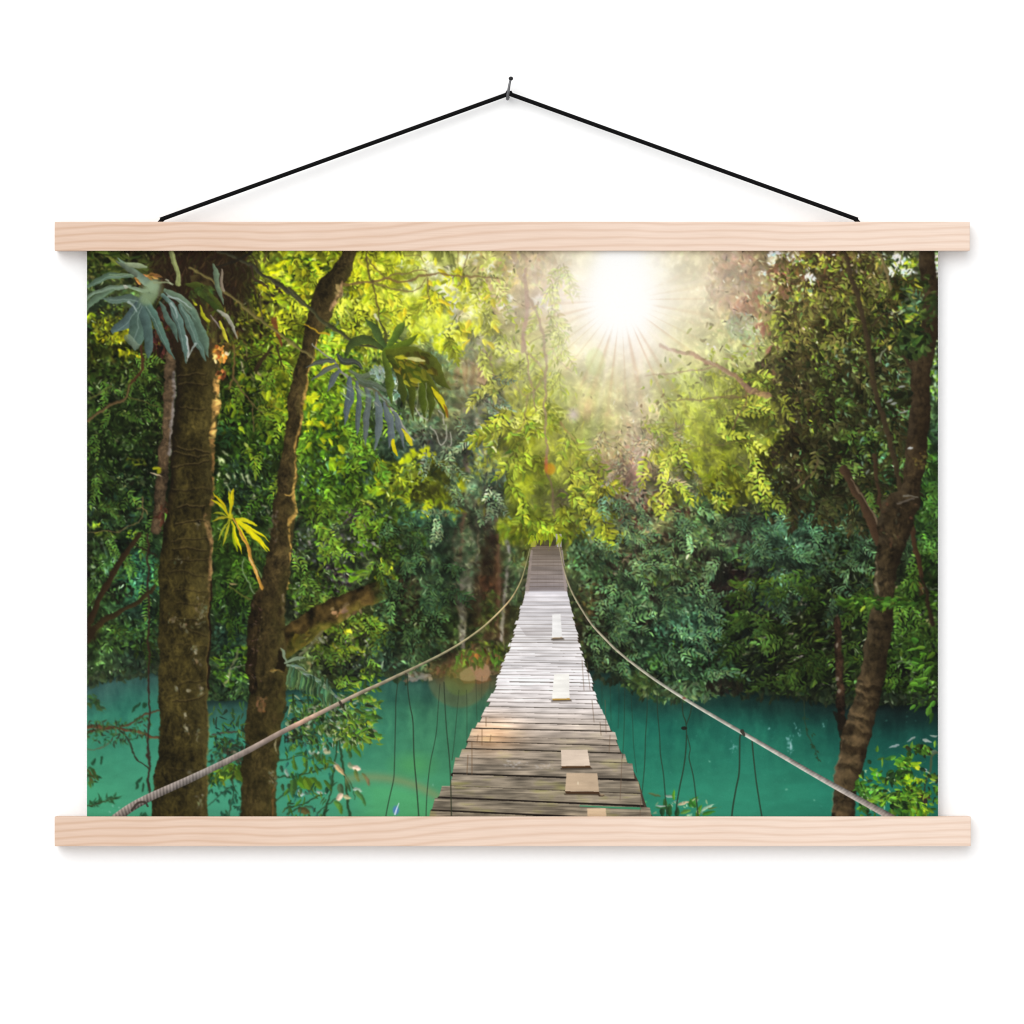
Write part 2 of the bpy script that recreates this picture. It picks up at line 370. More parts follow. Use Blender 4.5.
    clump(523, 520, 26, 20, 210, 10, 2.1, [(115, 130, 25), (135, 145, 25), (95, 110, 30), (150, 160, 30)], a=1.6, sp=.45)
    clump(575, 518, 24, 14, 130, 9, 2.1, [(120, 130, 30), (140, 150, 30), (105, 110, 35)], a=1.4, sp=.5)
    for i in range(46):
        x = U(499, 600)
        if 527 < x < 562: y = U(522, 530)
        else: y = U(522, 538)
        leaf(x, y, U(8, 13), 2, R.normal(1.6, .3), jit([(140, 160, 25), (115, 140, 25), (165, 175, 35)][R.randint(3)], .12), .95)
    line([(583, 525), (593, 527), (603, 526)], 1.2, 1.6, (70, 52, 40), .8)
    line([(607, 520), (610, 508), (612, 498)], 1, 1.6, (180, 165, 135), .7)
    # pale and rosy brush under the sun, then green bushes on the right bank
    clump(618, 450, 34, 20, 260, 5, 1.7, [(195, 180, 145), (175, 155, 125), (160, 125, 100), (205, 195, 165), (150, 115, 95)], a=.9, sp=.9, k=.1, al=.8)
    clump(622, 470, 24, 14, 110, 5, 1.7, [(160, 115, 90), (145, 105, 82), (175, 150, 115), (150, 150, 95)], a=.9, sp=.9, k=.1, al=.75)
    clump(640, 487, 24, 8, 80, 5.5, 1.7, [(140, 155, 100), (155, 168, 115), (120, 135, 85)], a=.5, sp=.6, k=.12)
    clump(620, 510, 40, 24, 420, 5, 1.8, [(115, 135, 85), (95, 115, 72), (130, 150, 98), (80, 78, 55), (95, 70, 55)], a=.7, sp=.8)
    for x, y in ((658, 494), (645, 513), (668, 505), (640, 520), (683, 510), (652, 503), (610, 505)):
        clump(x, y, 7, 5, 16, 6, 2.3, [(75, 48, 38), (68, 44, 36)], k=.12, al=.85)
    Yg = [(195, 200, 25), (165, 175, 25), (205, 205, 40), (140, 150, 30)]
    for x, y, rx, ry, n in ((700, 460, 24, 14, 90), (708, 478, 16, 12, 80), (680, 452, 22, 10, 80), (676, 488, 9, 7, 40), (660, 455, 12, 8, 40), (712, 492, 12, 8, 50), (672, 468, 10, 6, 30), (722, 470, 14, 24, 110), (732, 440, 20, 12, 80), (765, 450, 14, 14, 80), (725, 500, 10, 8, 40), (701, 497, 6, 4, 16)):
        clump(x, y, rx, ry, n, 7, 2.3, Yg, a=1.1, sp=.8)
    clump(690, 440, 34, 10, 60, 6, 2, [(95, 75, 55), (110, 100, 60), (120, 115, 60)], k=.1)
    clump(745, 462, 12, 16, 70, 6, 1.8, [(120, 105, 65), (135, 120, 80), (100, 88, 55)], a=1, sp=.9, al=.8)
    for x, y in ((706, 457), (715, 461), (712, 487), (706, 463)): clump(x, y, 5, 2.5, 8, 6, 2, (52, 42, 38), k=.1)
    clump(690, 492, 10, 16, 60, 5, 2, [(130, 150, 135), (110, 135, 100), (95, 120, 80), (150, 165, 160)], a=1, sp=.9)
    clump(705, 510, 18, 12, 110, 5, 1.9, [(90, 130, 80), (110, 150, 95), (75, 110, 65), (60, 60, 42)], a=1, sp=.9)
    clump(705, 525, 16, 10, 90, 6, 2.2, [(110, 150, 85), (130, 170, 100), (85, 120, 68)], a=1, sp=.8)
    clump(700, 538, 10, 8, 50, 6, 2.2, [(110, 150, 80), (125, 165, 90), (80, 110, 58)], a=1, sp=.8)
    # big bush, layered
    D = [(34, 28, 22), (40, 34, 26), (30, 30, 22)]
    for x, y, rx, ry, n in ((655, 540, 34, 10, 60), (610, 560, 14, 14, 50), (612, 590, 14, 18, 60), (690, 560, 26, 14, 60), (660, 590, 30, 10, 60), (720, 590, 24, 24, 90), (625, 630, 20, 20, 70), (700, 655, 30, 14, 60), (655, 620, 14, 10, 30)):
        clump(x, y, rx, ry, n, 8, 3, D, al=.75, k=.15)
    clump(588, 555, 22, 16, 190, 5, 2, [(95, 145, 95), (75, 120, 72), (115, 160, 110), (60, 90, 55)], a=1.0, sp=.7)
    clump(598, 575, 16, 12, 100, 5, 2, [(75, 115, 70), (90, 130, 80), (55, 80, 48)], a=1.0, sp=.7)
    clump(605, 530, 20, 14, 150, 5, 1.8, [(110, 140, 90), (90, 118, 70), (125, 155, 105)], a=.9, sp=.8)
    clump(645, 555, 34, 14, 150, 5, 1.7, [(80, 100, 55), (100, 115, 70), (65, 75, 48), (90, 90, 60)], a=.9, sp=.9)
    clump(685, 566, 22, 12, 120, 5.5, 1.9, [(80, 110, 65), (65, 90, 52), (100, 125, 78)], a=.7, sp=.7)
    clump(655, 575, 24, 8, 80, 5, 1.9, [(95, 130, 50), (110, 145, 60), (75, 100, 45)], a=.8, sp=.8)
    clump(630, 600, 20, 20, 210, 5.5, 2.1, [(65, 120, 70), (85, 140, 85), (50, 92, 52), (105, 155, 100)], a=.9, sp=.8)
    clump(615, 622, 10, 14, 70, 5.5, 2.1, [(60, 120, 65), (75, 140, 75), (45, 90, 48)], a=.9, sp=.8)
    clump(690, 600, 24, 16, 170, 5.5, 2, [(75, 120, 85), (60, 100, 68), (95, 140, 105)], a=.8, sp=.7)
    clump(685, 625, 36, 14, 260, 5.5, 2.1, [(70, 130, 95), (90, 150, 115), (55, 105, 75), (45, 80, 55), (115, 165, 135)], a=.8, sp=.7)
    clump(710, 645, 26, 16, 170, 5.5, 2.1, [(60, 105, 72), (45, 85, 55), (80, 125, 90)], a=.9, sp=.8)
    clump(665, 645, 34, 12, 140, 5.5, 2, [(45, 75, 48), (60, 95, 60), (36, 52, 34)], a=.9, sp=.8)
    clump(668, 662, 22, 10, 80, 6, 2.2, [(70, 120, 45), (55, 95, 42), (85, 130, 60)], a=.9, sp=.7)
    for x, y in ((673, 640), (682, 642), (674, 652)): leaf(x, y, 14, 1.8, 1.5, (120, 165, 45), .9)
    clump(690, 660, 14, 8, 60, 6, 2.4, [(60, 110, 48), (75, 125, 55), (45, 85, 40)], a=1.0, sp=.7)
    clump(720, 668, 16, 12, 90, 5.5, 2.1, [(60, 110, 60), (75, 125, 72), (45, 80, 45)], a=1.0, sp=.8)
    clump(610, 655, 26, 16, 120, 5, 1.8, [(55, 70, 36), (45, 52, 30), (70, 90, 45)], a=1.0, sp=.8)
    clump(590, 600, 14, 22, 60, 5, 1.9, [(52, 46, 28), (60, 56, 32), (48, 38, 25)], a=1.0, sp=.8)
    line([(640, 540), (632, 552), (622, 562), (614, 575)], 1.8, 1.2, (150, 130, 110), .8)
    line([(622, 560), (636, 563), (648, 567)], 1.2, .8, (135, 120, 100), .7)
    line([(633, 552), (637, 560), (636, 565)], 1.2, .8, (140, 125, 108), .7)
    for x0, y0, y1 in ((648, 540, 600), (674, 520, 600), (730, 520, 575), (744, 560, 610)): line([(x0, y0), (x0 - .5, (y0 + y1) / 2), (x0, y1)], .9, .7, (110, 105, 80), .55)
    line([(641, 634), (646, 618), (649, 604)], 2, 1.6, (80, 62, 48), .8)
    # green hanging mass right of the bush and the dark hollow
    clump(745, 530, 24, 30, 150, 8, 2.6, [(58, 62, 48), (45, 48, 36), (70, 80, 62), (55, 42, 34)], a=1, sp=.9, al=.8)
    clump(735, 590, 18, 30, 90, 8, 3, D, al=.8)
    clump(768, 530, 14, 10, 90, 5, 2, [(90, 150, 95), (110, 165, 115), (70, 115, 72)], a=.9, sp=.8)
    clump(795, 530, 30, 24, 330, 5, 2, [(85, 135, 95), (110, 160, 125), (65, 105, 70), (140, 180, 150), (45, 55, 36)], a=.9, sp=.9)
    clump(745, 555, 26, 10, 110, 6, 2, [(70, 120, 65), (85, 140, 70), (55, 90, 60)], a=.3, sp=.5)
    clump(815, 560, 24, 16, 150, 5.5, 2, [(75, 120, 85), (100, 150, 115), (50, 80, 45), (45, 52, 30)], a=.9, sp=.9)
    clump(785, 590, 30, 22, 210, 6, 2, [(45, 80, 50), (60, 105, 68), (38, 58, 34), (30, 36, 24)], a=.9, sp=.8)
    clump(755, 582, 22, 6, 70, 8, 2.2, [(80, 115, 30), (65, 95, 28)], a=2.6, sp=.5)
    clump(745, 620, 26, 8, 90, 8, 2.2, [(70, 110, 30), (55, 88, 26), (85, 125, 40)], a=2.7, sp=.5)
    clump(775, 640, 60, 26, 360, 8, 2.0, [(38, 52, 22), (28, 36, 18), (50, 68, 26), (22, 26, 14)], a=2.4, sp=.7)

def dark_right_canopy():
    P = [(88, 70, 38), (75, 62, 32), (100, 85, 42), (62, 55, 30)]
    # rose-brown haze by the upper edge
    clump(735, 280, 30, 28, 200, 9, 2.8, [(178, 145, 125), (165, 128, 112), (190, 160, 135), (160, 135, 105)], k=.05, al=.6, a=1.2, sp=.7)
    clump(752, 300, 20, 14, 60, 9, 2.6, [(160, 110, 90), (150, 105, 88)], k=.06, al=.6, a=1.2, sp=.6)
    clump(785, 275, 18, 22, 120, 9, 3, [(125, 88, 70), (115, 85, 60), (140, 105, 80)], k=.1, al=.8, a=1.2, sp=.7)
    clump(815, 275, 26, 24, 240, 9, 3, P + [(105, 80, 50)], a=1.2, sp=.7)
    clump(850, 270, 26, 20, 220, 9, 3, [(80, 68, 34), (95, 82, 38), (65, 55, 28)], a=1.2, sp=.7)
    for x, y, rx, ry, n in ((797, 258, 6, 8, 16), (775, 254, 7, 3, 9), (806, 275, 5, 4, 8), (788, 253, 3, 3, 4), (812, 280, 6, 4, 8), (770, 262, 3, 3, 4), (763, 273, 3, 2, 4), (820, 268, 3, 3, 5), (854, 272, 3, 2, 4), (876, 281, 2.5, 3, 4), (838, 268, 3, 3, 4)):
        clump(x, y, rx, ry, n, 5.5, 1.9, [(250, 246, 232), (240, 225, 190)], a=U(0, 3), sp=1.2, k=.04)
    clump(812, 262, 14, 9, 44, 7, 2.2, [(205, 200, 60), (225, 220, 70), (180, 175, 45)], a=1, sp=.9)
    clump(773, 280, 8, 8, 26, 6, 1.8, [(210, 195, 120), (225, 210, 140), (170, 165, 60)], a=1, sp=.9)
    clump(770, 298, 12, 8, 40, 7, 2.3, [(165, 180, 120), (150, 170, 140), (190, 195, 110)], a=1, sp=.8)
    clump(804, 295, 12, 9, 46, 7, 2.2, [(185, 190, 50), (165, 175, 60), (150, 175, 120)], a=1, sp=.8)
    clump(743, 325, 18, 14, 150, 5, 1.7, [(170, 185, 165), (190, 200, 180), (150, 165, 130), (160, 145, 125)], a=1, sp=.9, k=.08, al=.8)
    clump(752, 343, 10, 10, 60, 5, 1.7, [(165, 180, 150), (175, 180, 80), (150, 130, 105)], a=1, sp=.9, k=.08, al=.8)
    for k, (x, y, a, L) in enumerate(((764, 322, 2.6, 18), (766, 324, 2.2, 14), (764, 324, 1.6, 18), (767, 322, 1.3, 16), (770, 345, 1.9, 16), (772, 330, .9, 14))):
        leaf(x, y, L, 3, a, (130, 85, 72), .85)
    clump(790, 320, 22, 18, 150, 8, 2.5, [(150, 155, 50), (120, 115, 50), (95, 80, 45), (170, 175, 60), (105, 90, 60)], a=1.0, sp=.8)
    clump(805, 345, 34, 20, 260, 10, 2.7, [(110, 105, 40), (90, 85, 32), (72, 62, 28), (130, 130, 45), (80, 62, 42)], a=1.4, sp=.8)
    clump(850, 310, 28, 26, 300, 8, 2.6, [(82, 78, 30), (100, 100, 34), (62, 58, 26), (55, 42, 26)], a=1.0, sp=.8)
    clump(835, 345, 26, 22, 240, 8, 2.6, [(72, 75, 30), (58, 58, 26), (92, 100, 38), (45, 40, 22)], a=1.0, sp=.8)
    clump(888, 335, 30, 34, 340, 9, 2.8, [(48, 58, 28), (38, 44, 22), (60, 78, 34), (35, 32, 20)], a=.6, sp=.7)
    for x, y in ((850, 314), (798, 322), (858, 278), (865, 281), (878, 295), (873, 302), (910, 315), (903, 285), (845, 330), (884, 288), (816, 330), (787, 335), (852, 316)):
        clump(x, y, 7, 4, 10, 8, 2.4, [(150, 180, 40), (175, 190, 50), (125, 150, 50)], a=.6, sp=.8, k=.15)
    # sky holes at the far right
    for x, y, rx, ry, n in ((902, 264, 8, 7, 24), (908, 271, 8, 5, 18), (893, 270, 4, 4, 8), (896, 258, 5, 3, 7), (906, 258, 4, 2, 5), (883, 257, 2, 3, 4), (936, 262, 3, 4, 6), (935, 272, 2, 5, 6)):
        clump(x, y, rx, ry, n, 5.5, 2.3, [(248, 246, 248), (240, 240, 240)], a=U(0, 3), sp=1.5, k=.02)
    clump(910, 263, 5, 5, 16, 5, 2, [(150, 180, 40), (130, 160, 50)], a=1, sp=.8)
    clump(899, 260, 4, 4, 10, 6, 2, [(70, 78, 48), (55, 62, 38)], a=1.2, sp=.8)
    clump(897, 272, 8, 6, 16, 7, 2.4, [(48, 62, 30), (58, 75, 40)], a=1.2, sp=.7)
    clump(905, 285, 12, 7, 34, 9, 2.6, [(70, 105, 45), (90, 135, 60), (50, 72, 36)], a=2.9, sp=.6)
    clump(912, 300, 10, 14, 60, 7, 2.4, [(80, 120, 70), (110, 145, 105), (50, 70, 36), (140, 170, 140)], a=2.9, sp=.7)
    clump(934, 300, 4, 50, 60, 6, 2.2, [(90, 120, 60), (60, 82, 36), (150, 175, 140), (130, 160, 50)], a=1, sp=.9)
    clump(900, 312, 6, 4, 7, 8, 1.6, (160, 165, 160), a=2.8, sp=.3, k=.08)
    # green light behind the fine stems lower down
    clump(885, 368, 14, 14, 130, 5.5, 2.1, [(130, 170, 95), (155, 190, 120), (105, 145, 75), (120, 160, 140)], a=1, sp=.9)
    clump(862, 372, 14, 12, 60, 6, 2.2, [(140, 170, 70), (120, 150, 60), (60, 75, 34)], a=1, sp=.9)
    clump(852, 372, 6, 5, 16, 7, 2.6, (150, 185, 40), a=1, sp=.8)
    clump(934, 372, 4, 26, 50, 6, 2.2, [(140, 180, 80), (110, 150, 50), (160, 190, 170)], a=1, sp=.8)
    clump(893, 400, 16, 20, 150, 8, 2.4, [(55, 80, 32), (42, 58, 26), (80, 115, 45), (100, 140, 90), (38, 34, 22)], a=1.0, sp=.8)
    clump(870, 425, 20, 18, 150, 6, 2.2, [(85, 130, 85), (110, 155, 115), (65, 95, 45), (140, 175, 155), (45, 55, 28)], a=1.0, sp=.9)
    clump(900, 425, 12, 18, 90, 6, 2.2, [(70, 115, 60), (95, 145, 90), (50, 75, 32)], a=1.0, sp=.9)
    clump(880, 460, 14, 26, 150, 5.5, 2, [(75, 125, 60), (95, 150, 85), (50, 75, 35), (110, 155, 120), (40, 50, 26)], a=1.0, sp=.9)
    # the big dark mass of leaves
    Dk = [(58, 50, 26), (48, 42, 24), (70, 62, 30), (40, 34, 22), (62, 45, 32)]
    clump(790, 385, 46, 34, 620, 10, 2.8, Dk + [(80, 78, 34)], a=1.5, sp=.8)
    clump(830, 395, 46, 36, 640, 10, 2.9, [(46, 44, 24), (38, 36, 20), (58, 62, 28), (32, 27, 17)], a=1.4, sp=.8)
    clump(850, 385, 36, 20, 160, 11, 2.4, [(42, 42, 24), (56, 58, 30), (75, 72, 50)], a=.5, sp=.5)
    for x, y, rx, ry, n in ((814, 400, 10, 6, 26), (825, 392, 8, 5, 16), (808, 408, 6, 3, 10), (783, 428, 6, 6, 20), (811, 429, 2.5, 2, 4), (836, 413, 8, 7, 26), (858, 413, 9, 5, 16), (832, 380, 4, 5, 10), (818, 357, 6, 4, 12), (783, 402, 3, 3, 5), (760, 412, 9, 6, 18), (772, 436, 12, 8, 34), (750, 436, 8, 8, 24)):
        clump(x, y, rx, ry, n, 7, 2.4, [(140, 170, 45), (165, 190, 60), (115, 140, 40)], a=2.2, sp=.6, k=.15)
    for x, y, L, a in ((866, 405, 18, 1.35), (868, 402, 22, 1.65), (862, 404, 14, 1.8), (880, 395, 20, 2.0), (884, 397, 20, 1.5), (845, 420, 16, 1.9), (850, 424, 16, 1.4)):
        leaf(x, y, L, 4, a, (30, 30, 16), .95)
    clump(845, 430, 24, 12, 110, 8, 2.8, [(40, 48, 22), (32, 34, 18), (55, 75, 30)], a=1.4, sp=.7)
    clump(790, 465, 34, 24, 330, 9, 2.5, [(52, 48, 24), (42, 38, 20), (60, 62, 28), (45, 32, 22)], a=1.3, sp=.8)
    clump(835, 470, 26, 24, 260, 9, 2.6, [(36, 42, 22), (30, 32, 18), (48, 62, 28), (42, 34, 22)], a=1.3, sp=.8)
    clump(778, 480, 14, 14, 46, 5, 2, [(110, 145, 105), (130, 160, 125), (85, 115, 75)], a=1.2, sp=.8)
    clump(825, 450, 12, 8, 36, 6, 2, [(110, 150, 80), (130, 165, 110), (80, 115, 55)], a=1.0, sp=.8)
    clump(845, 448, 16, 10, 56, 7, 2.4, [(60, 105, 40), (85, 135, 60), (120, 155, 90)], a=1.0, sp=.8)
    clump(838, 466, 9, 4, 9, 8, 1.8, [(150, 160, 110), (165, 165, 145)], a=.6, sp=.8, k=.1)
    for i in range(240):
        x, y = U(775, 900), U(330, 520)
        leaf(x, y, U(3, 6), U(.7, 1.3), R.normal(.4, .6), jit((150, 150, 125), .2), U(.25, .8))
    clump(930, 480, 8, 40, 110, 6, 2.2, [(70, 130, 35), (90, 155, 50), (50, 95, 35), (60, 80, 55), (40, 50, 28)], a=1.0, sp=.8)
    clump(925, 535, 12, 30, 130, 7, 2.4, [(80, 140, 35), (60, 110, 30), (40, 62, 26), (110, 150, 60)], a=.6, sp=.8)

def right_understorey():
    clump(845, 545, 30, 26, 220, 6.5, 2.2, [(60, 80, 40), (42, 55, 28), (85, 120, 85), (32, 36, 20), (110, 140, 110)], a=.9, sp=.9)
    clump(845, 590, 34, 26, 260, 8, 2.3, [(38, 50, 24), (28, 34, 18), (52, 68, 28), (24, 24, 14)], a=.9, sp=.8)
    clump(820, 640, 34, 30, 260, 9, 2.0, [(36, 48, 22), (26, 32, 16), (55, 80, 28), (20, 22, 12)], a=2.5, sp=.7)
    for i in range(54):
        leaf(U(775, 875), U(560, 690), U(4, 8), U(1, 1.9), R.normal(2.7, .4), jit([(120, 125, 105), (95, 120, 50), (150, 155, 140)][R.randint(3)], .15), .8)
    for x, y, L, a, w in ((812, 592, 13, -.5, 2.4), (800, 600, 15, -.45, 2.2), (798, 606, 9, -1.0, 2), (815, 600, 9, -.7, 2)):
        leaf(x, y, L, w, a, (135, 135, 105), .85, .2)
    clump(758, 645, 22, 9, 26, 9, 1.9, [(60, 85, 28), (80, 105, 40), (120, 135, 70)], a=2.7, sp=.5)
    for x, y in ((765, 638), (771, 643), (797, 657), (802, 656), (824, 665), (830, 664), (823, 698), (817, 705), (768, 684)):
        leaf(x, y, U(5, 8), 1.9, R.normal(2.7, .3), (180, 178, 155), .85)
    leaf(766, 686, 18, 2.6, 2.75, (70, 110, 30), .95); leaf(762, 690, 14, 2.2, 2.6, (60, 95, 28), .95)
    clump(803, 693, 8, 5, 20, 8, 2.5, [(60, 100, 32), (45, 75, 28)], a=2.6, sp=.5)
    clump(815, 705, 16, 14, 80, 9, 2.3, [(28, 38, 18), (20, 26, 14), (45, 62, 28)], a=1.7, sp=.6)
    clump(850, 690, 12, 30, 70, 7, 2.1, [(34, 46, 20), (24, 30, 15), (60, 85, 30)], a=1.8, sp=.7)
    # lit shrub at the right edge
    clump(915, 600, 24, 18, 170, 8, 2.2, [(70, 120, 28), (50, 88, 25), (95, 140, 45), (30, 42, 20)], a=2.6, sp=.7)
    clump(915, 650, 24, 34, 420, 7, 2.4, [(62, 105, 28), (45, 78, 24), (85, 135, 45), (28, 38, 18), (100, 145, 60)], a=2.4, sp=.8)
    clump(885, 602, 44, 5, 110, 8, 1.9, [(60, 95, 30), (48, 78, 26), (80, 115, 40)], a=2.9, sp=.4)
    clump(903, 673, 14, 8, 36, 7, 2.5, [(22, 24, 14), (18, 18, 12)])
    clump(920, 690, 20, 12, 130, 8, 2.5, [(50, 85, 24), (36, 58, 20), (80, 125, 40), (26, 34, 16)], a=2.8, sp=.5)
    clump(922, 715, 14, 9, 46, 9, 3, [(55, 100, 28), (42, 75, 24), (70, 120, 38)], a=2.7, sp=.5)
    for i in range(36): leaf(U(895, 937), U(575, 700), U(3, 7), 1.4, R.normal(2.8, .6), jit((165, 175, 135), .12), .85)
    line([(937, 588), (915, 588), (893, 595)], .8, 2.2, (165, 175, 150), .9)
    leaf(904, 566, 14, 1.8, .25, (130, 140, 70), .9); leaf(928, 585, 10, 2, 3, (175, 185, 150), .9)
    clump(920, 588, 4, 6, 12, 7, 2.4, [(190, 110, 60), (165, 90, 50), (205, 130, 85)], a=2.2, sp=.5, k=.1)
    clump(930, 622, 5, 5, 10, 6, 2, (170, 190, 90), a=2.6, sp=.6)

def left_forest():
    # brown root mass under the upper edge
    clump(190, 262, 44, 14, 190, 9, 2.4, [(48, 34, 24), (38, 26, 18), (62, 44, 30), (70, 62, 30)], a=1.5, sp=.5)
    clump(160, 275, 24, 16, 110, 9, 2.4, [(52, 36, 26), (40, 28, 20), (65, 44, 32)], a=1.5, sp=.5)
    clump(215, 305, 26, 40, 260, 9, 2.4, [(42, 34, 20), (55, 46, 26), (32, 24, 16), (70, 58, 32)], a=1.6, sp=.5)
    clump(105, 262, 24, 14, 90, 8, 2, [(62, 80, 26), (45, 58, 22), (85, 100, 35)], a=.6, sp=.8)
    for i in range(46): leaf(U(88, 160), U(252, 282), U(5, 10), 1.3, R.normal(.5, .7), jit((120, 120, 60), .2), .6)
    clump(112, 330, 22, 14, 150, 5.5, 2, [(180, 175, 25), (205, 195, 30), (140, 140, 25), (90, 85, 22)], a=.6, sp=1)
    clump(115, 313, 22, 8, 50, 5.5, 1.9, [(130, 140, 30), (75, 80, 24), (50, 48, 20)], a=.6, sp=1)
    clump(90, 315, 4, 5, 10, 6, 2.2, (170, 185, 30), k=.1)
    clump(122, 336, 8, 5, 26, 6, 2.2, [(225, 215, 25), (205, 195, 20)], a=.6, sp=1, k=.1)
    for x, y in ((122, 352), (131, 353), (138, 355)): clump(x, y, 2.6, 2.2, 8, 5, 2.2, (205, 200, 30), k=.1)
    clump(128, 400, 46, 46, 420, 6, 2, [(45, 66, 25), (34, 48, 20), (58, 84, 32), (26, 32, 16)], a=1.0, sp=.9)
    for i in range(130): leaf(U(88, 168), U(360, 480), U(2.5, 5), U(.9, 1.5), R.normal(.5, .8), jit([(140, 160, 95), (110, 130, 60), (165, 175, 130)][R.randint(3)], .15), .75)
    clump(115, 390, 16, 7, 26, 5, 1.9, [(150, 170, 110), (120, 150, 80)], a=.3, sp=.8)
    clump(120, 500, 40, 44, 360, 7, 2.1, [(36, 52, 22), (28, 38, 18), (46, 68, 26), (34, 60, 42), (24, 26, 16)], a=.8, sp=.9)
    for x, y, rx, ry, n, c in ((134, 462, 10, 4, 12, (150, 150, 40)), (92, 524, 5, 2.5, 8, (150, 185, 40)), (131, 534, 4, 4, 10, (150, 175, 40)), (105, 535, 12, 3, 16, (120, 140, 40)), (158, 470, 4, 3, 7, (165, 165, 30)), (128, 480, 16, 10, 24, (110, 120, 75)), (104, 480, 10, 6, 16, (90, 105, 80))):
        clump(x, y, rx, ry, n, 5.5, 1.7, c, a=.5, sp=.8)
    clump(110, 570, 24, 30, 240, 6.5, 2, [(58, 85, 32), (75, 108, 45), (42, 60, 26), (110, 130, 95), (30, 36, 20)], a=.8, sp=.9)
    clump(142, 575, 16, 26, 190, 5.5, 2.1, [(45, 115, 72), (62, 135, 80), (34, 82, 58), (80, 150, 80), (30, 52, 44)], a=1, sp=.9)
    clump(118, 590, 14, 10, 70, 6, 2.1, [(30, 34, 20), (26, 28, 18)], a=1, sp=.8)
    clump(120, 635, 36, 16, 220, 6.5, 2.1, [(70, 110, 38), (52, 80, 34), (90, 130, 60), (36, 48, 24)], a=.8, sp=.8)
    clump(140, 628, 18, 10, 70, 6, 2.1, [(50, 100, 52), (62, 115, 50)], a=.8, sp=.8)
    # between the two trunks
    clump(250, 400, 34, 60, 460, 6.5, 2.1, [(48, 72, 22), (36, 52, 20), (65, 95, 26), (90, 110, 28), (28, 30, 16)], a=1.0, sp=.8)
    clump(280, 395, 16, 26, 200, 7, 2.4, [(150, 165, 28), (120, 140, 26), (180, 185, 35), (85, 105, 24)], a=1.0, sp=.7)
    clump(272, 410, 8, 14, 40, 7, 2.2, [(185, 190, 45), (165, 175, 50)], a=1.2, sp=.6, k=.1)
    for i in range(40): leaf(U(250, 275), U(365, 420), U(4, 9), U(.8, 1.4), R.normal(1.1, .3), jit((190, 185, 140), .12), .8)
    for x, y, a in ((240, 362, 1.1), (243, 368, 1.2), (256, 375, 1), (262, 385, 1.1)): leaf(x, y, 12, 1.4, a, (195, 195, 160), .9)
    for x, y in ((232, 405), (227, 406), (252, 388), (241, 408)): clump(x, y, 3, 3, 8, 6, 2.3, (150, 170, 30), k=.1)
    clump(225, 435, 10, 14, 40, 6, 2, [(45, 90, 55), (55, 105, 60)], a=1, sp=.8)
    clump(255, 320, 36, 40, 300, 7, 2.2, [(85, 95, 28), (62, 66, 24), (110, 120, 30), (45, 36, 22), (130, 140, 30)], a=.9, sp=.8)
    clump(255, 345, 20, 8, 60, 5, 2.2, [(115, 150, 35), (85, 120, 30)], a=1, sp=.9)
    clump(285, 340, 16, 12, 100, 6, 2.2, [(90, 120, 26), (120, 150, 30), (60, 75, 24)], a=.9, sp=.8)
    clump(300, 268, 18, 14, 70, 9, 2.5, [(85, 110, 26), (60, 80, 24), (110, 135, 28)], a=.2, sp=.5)
    clump(310, 275, 20, 8, 40, 10, 3, [(58, 75, 26), (45, 55, 22)], a=.1, sp=.5)
    clump(308, 283, 16, 3, 16, 12, 2.2, [(140, 155, 30), (115, 135, 28)], a=-.15, sp=.3)
    clump(252, 480, 36, 40, 330, 7, 2.1, [(46, 66, 26), (62, 90, 30), (34, 46, 26), (80, 110, 34), (50, 70, 56)], a=1.2, sp=.6)
    clump(246, 500, 20, 30, 120, 6, 1.8, [(38, 55, 40), (30, 40, 26), (60, 80, 66)], a=1.2, sp=.8)
    for x, y, L, a in ((221, 473, 6, 1.5), (228, 474, 8, 1.2), (234, 475, 8, 1.1), (241, 474, 14, 1.05), (246, 476, 16, .95), (223, 480, 12, .9), (228, 486, 12, 1.0), (253, 493, 9, 1.2), (262, 503, 8, .6), (267, 509, 8, 1.2), (266, 517, 8, .9), (237, 508, 10, 1.2), (248, 511, 8, .9), (222, 452, 12, .7), (218, 455, 12, 1.2), (221, 458, 10, 1.0)):
        leaf(x, y, L, 1.7, a, (205, 205, 180), .9, .1)
    leaf(246, 442, 14, 2.6, 1.25, (215, 215, 110), .95)
    clump(248, 450, 3, 5, 7, 8, 2.4, (150, 175, 40), k=.1)
    clump(238, 600, 26, 26, 240, 10, 1.7, [(48, 85, 24), (36, 62, 22), (62, 100, 28), (28, 40, 20)], a=1.5, sp=.4)
    clump(240, 568, 12, 6, 26, 9, 2.6, [(85, 130, 26), (65, 105, 24)], a=.1, sp=.6)
    clump(225, 640, 14, 18, 90, 6, 2, [(36, 62, 42), (28, 42, 28), (50, 85, 48)], a=1, sp=.8)
    clump(232, 665, 20, 20, 130, 7, 2, [(80, 120, 28), (58, 88, 26), (42, 58, 26), (34, 42, 26)], a=.6, sp=.7)
    for x, y, L, a in ((213, 658, 18, 0), (240, 648, 10, .1), (242, 656, 8, .2)): leaf(x, y, L, 2, a, (145, 180, 35), .9)
    line([(220, 690), (228, 678), (234, 664), (238, 650)], 2, 1.4, (150, 150, 90), .8)
    line([(232, 668), (240, 668), (248, 665)], 1, 1.3, (165, 165, 115), .8)
    clump(225, 695, 18, 14, 90, 6, 1.9, [(40, 60, 34), (58, 85, 40), (30, 38, 26)], a=.8, sp=.8)
    # right of the second trunk: bright green leafage
    clump(335, 395, 34, 42, 420, 6.5, 2.2, [(105, 145, 24), (80, 115, 22), (130, 165, 30), (60, 80, 24)], a=1.1, sp=.8)
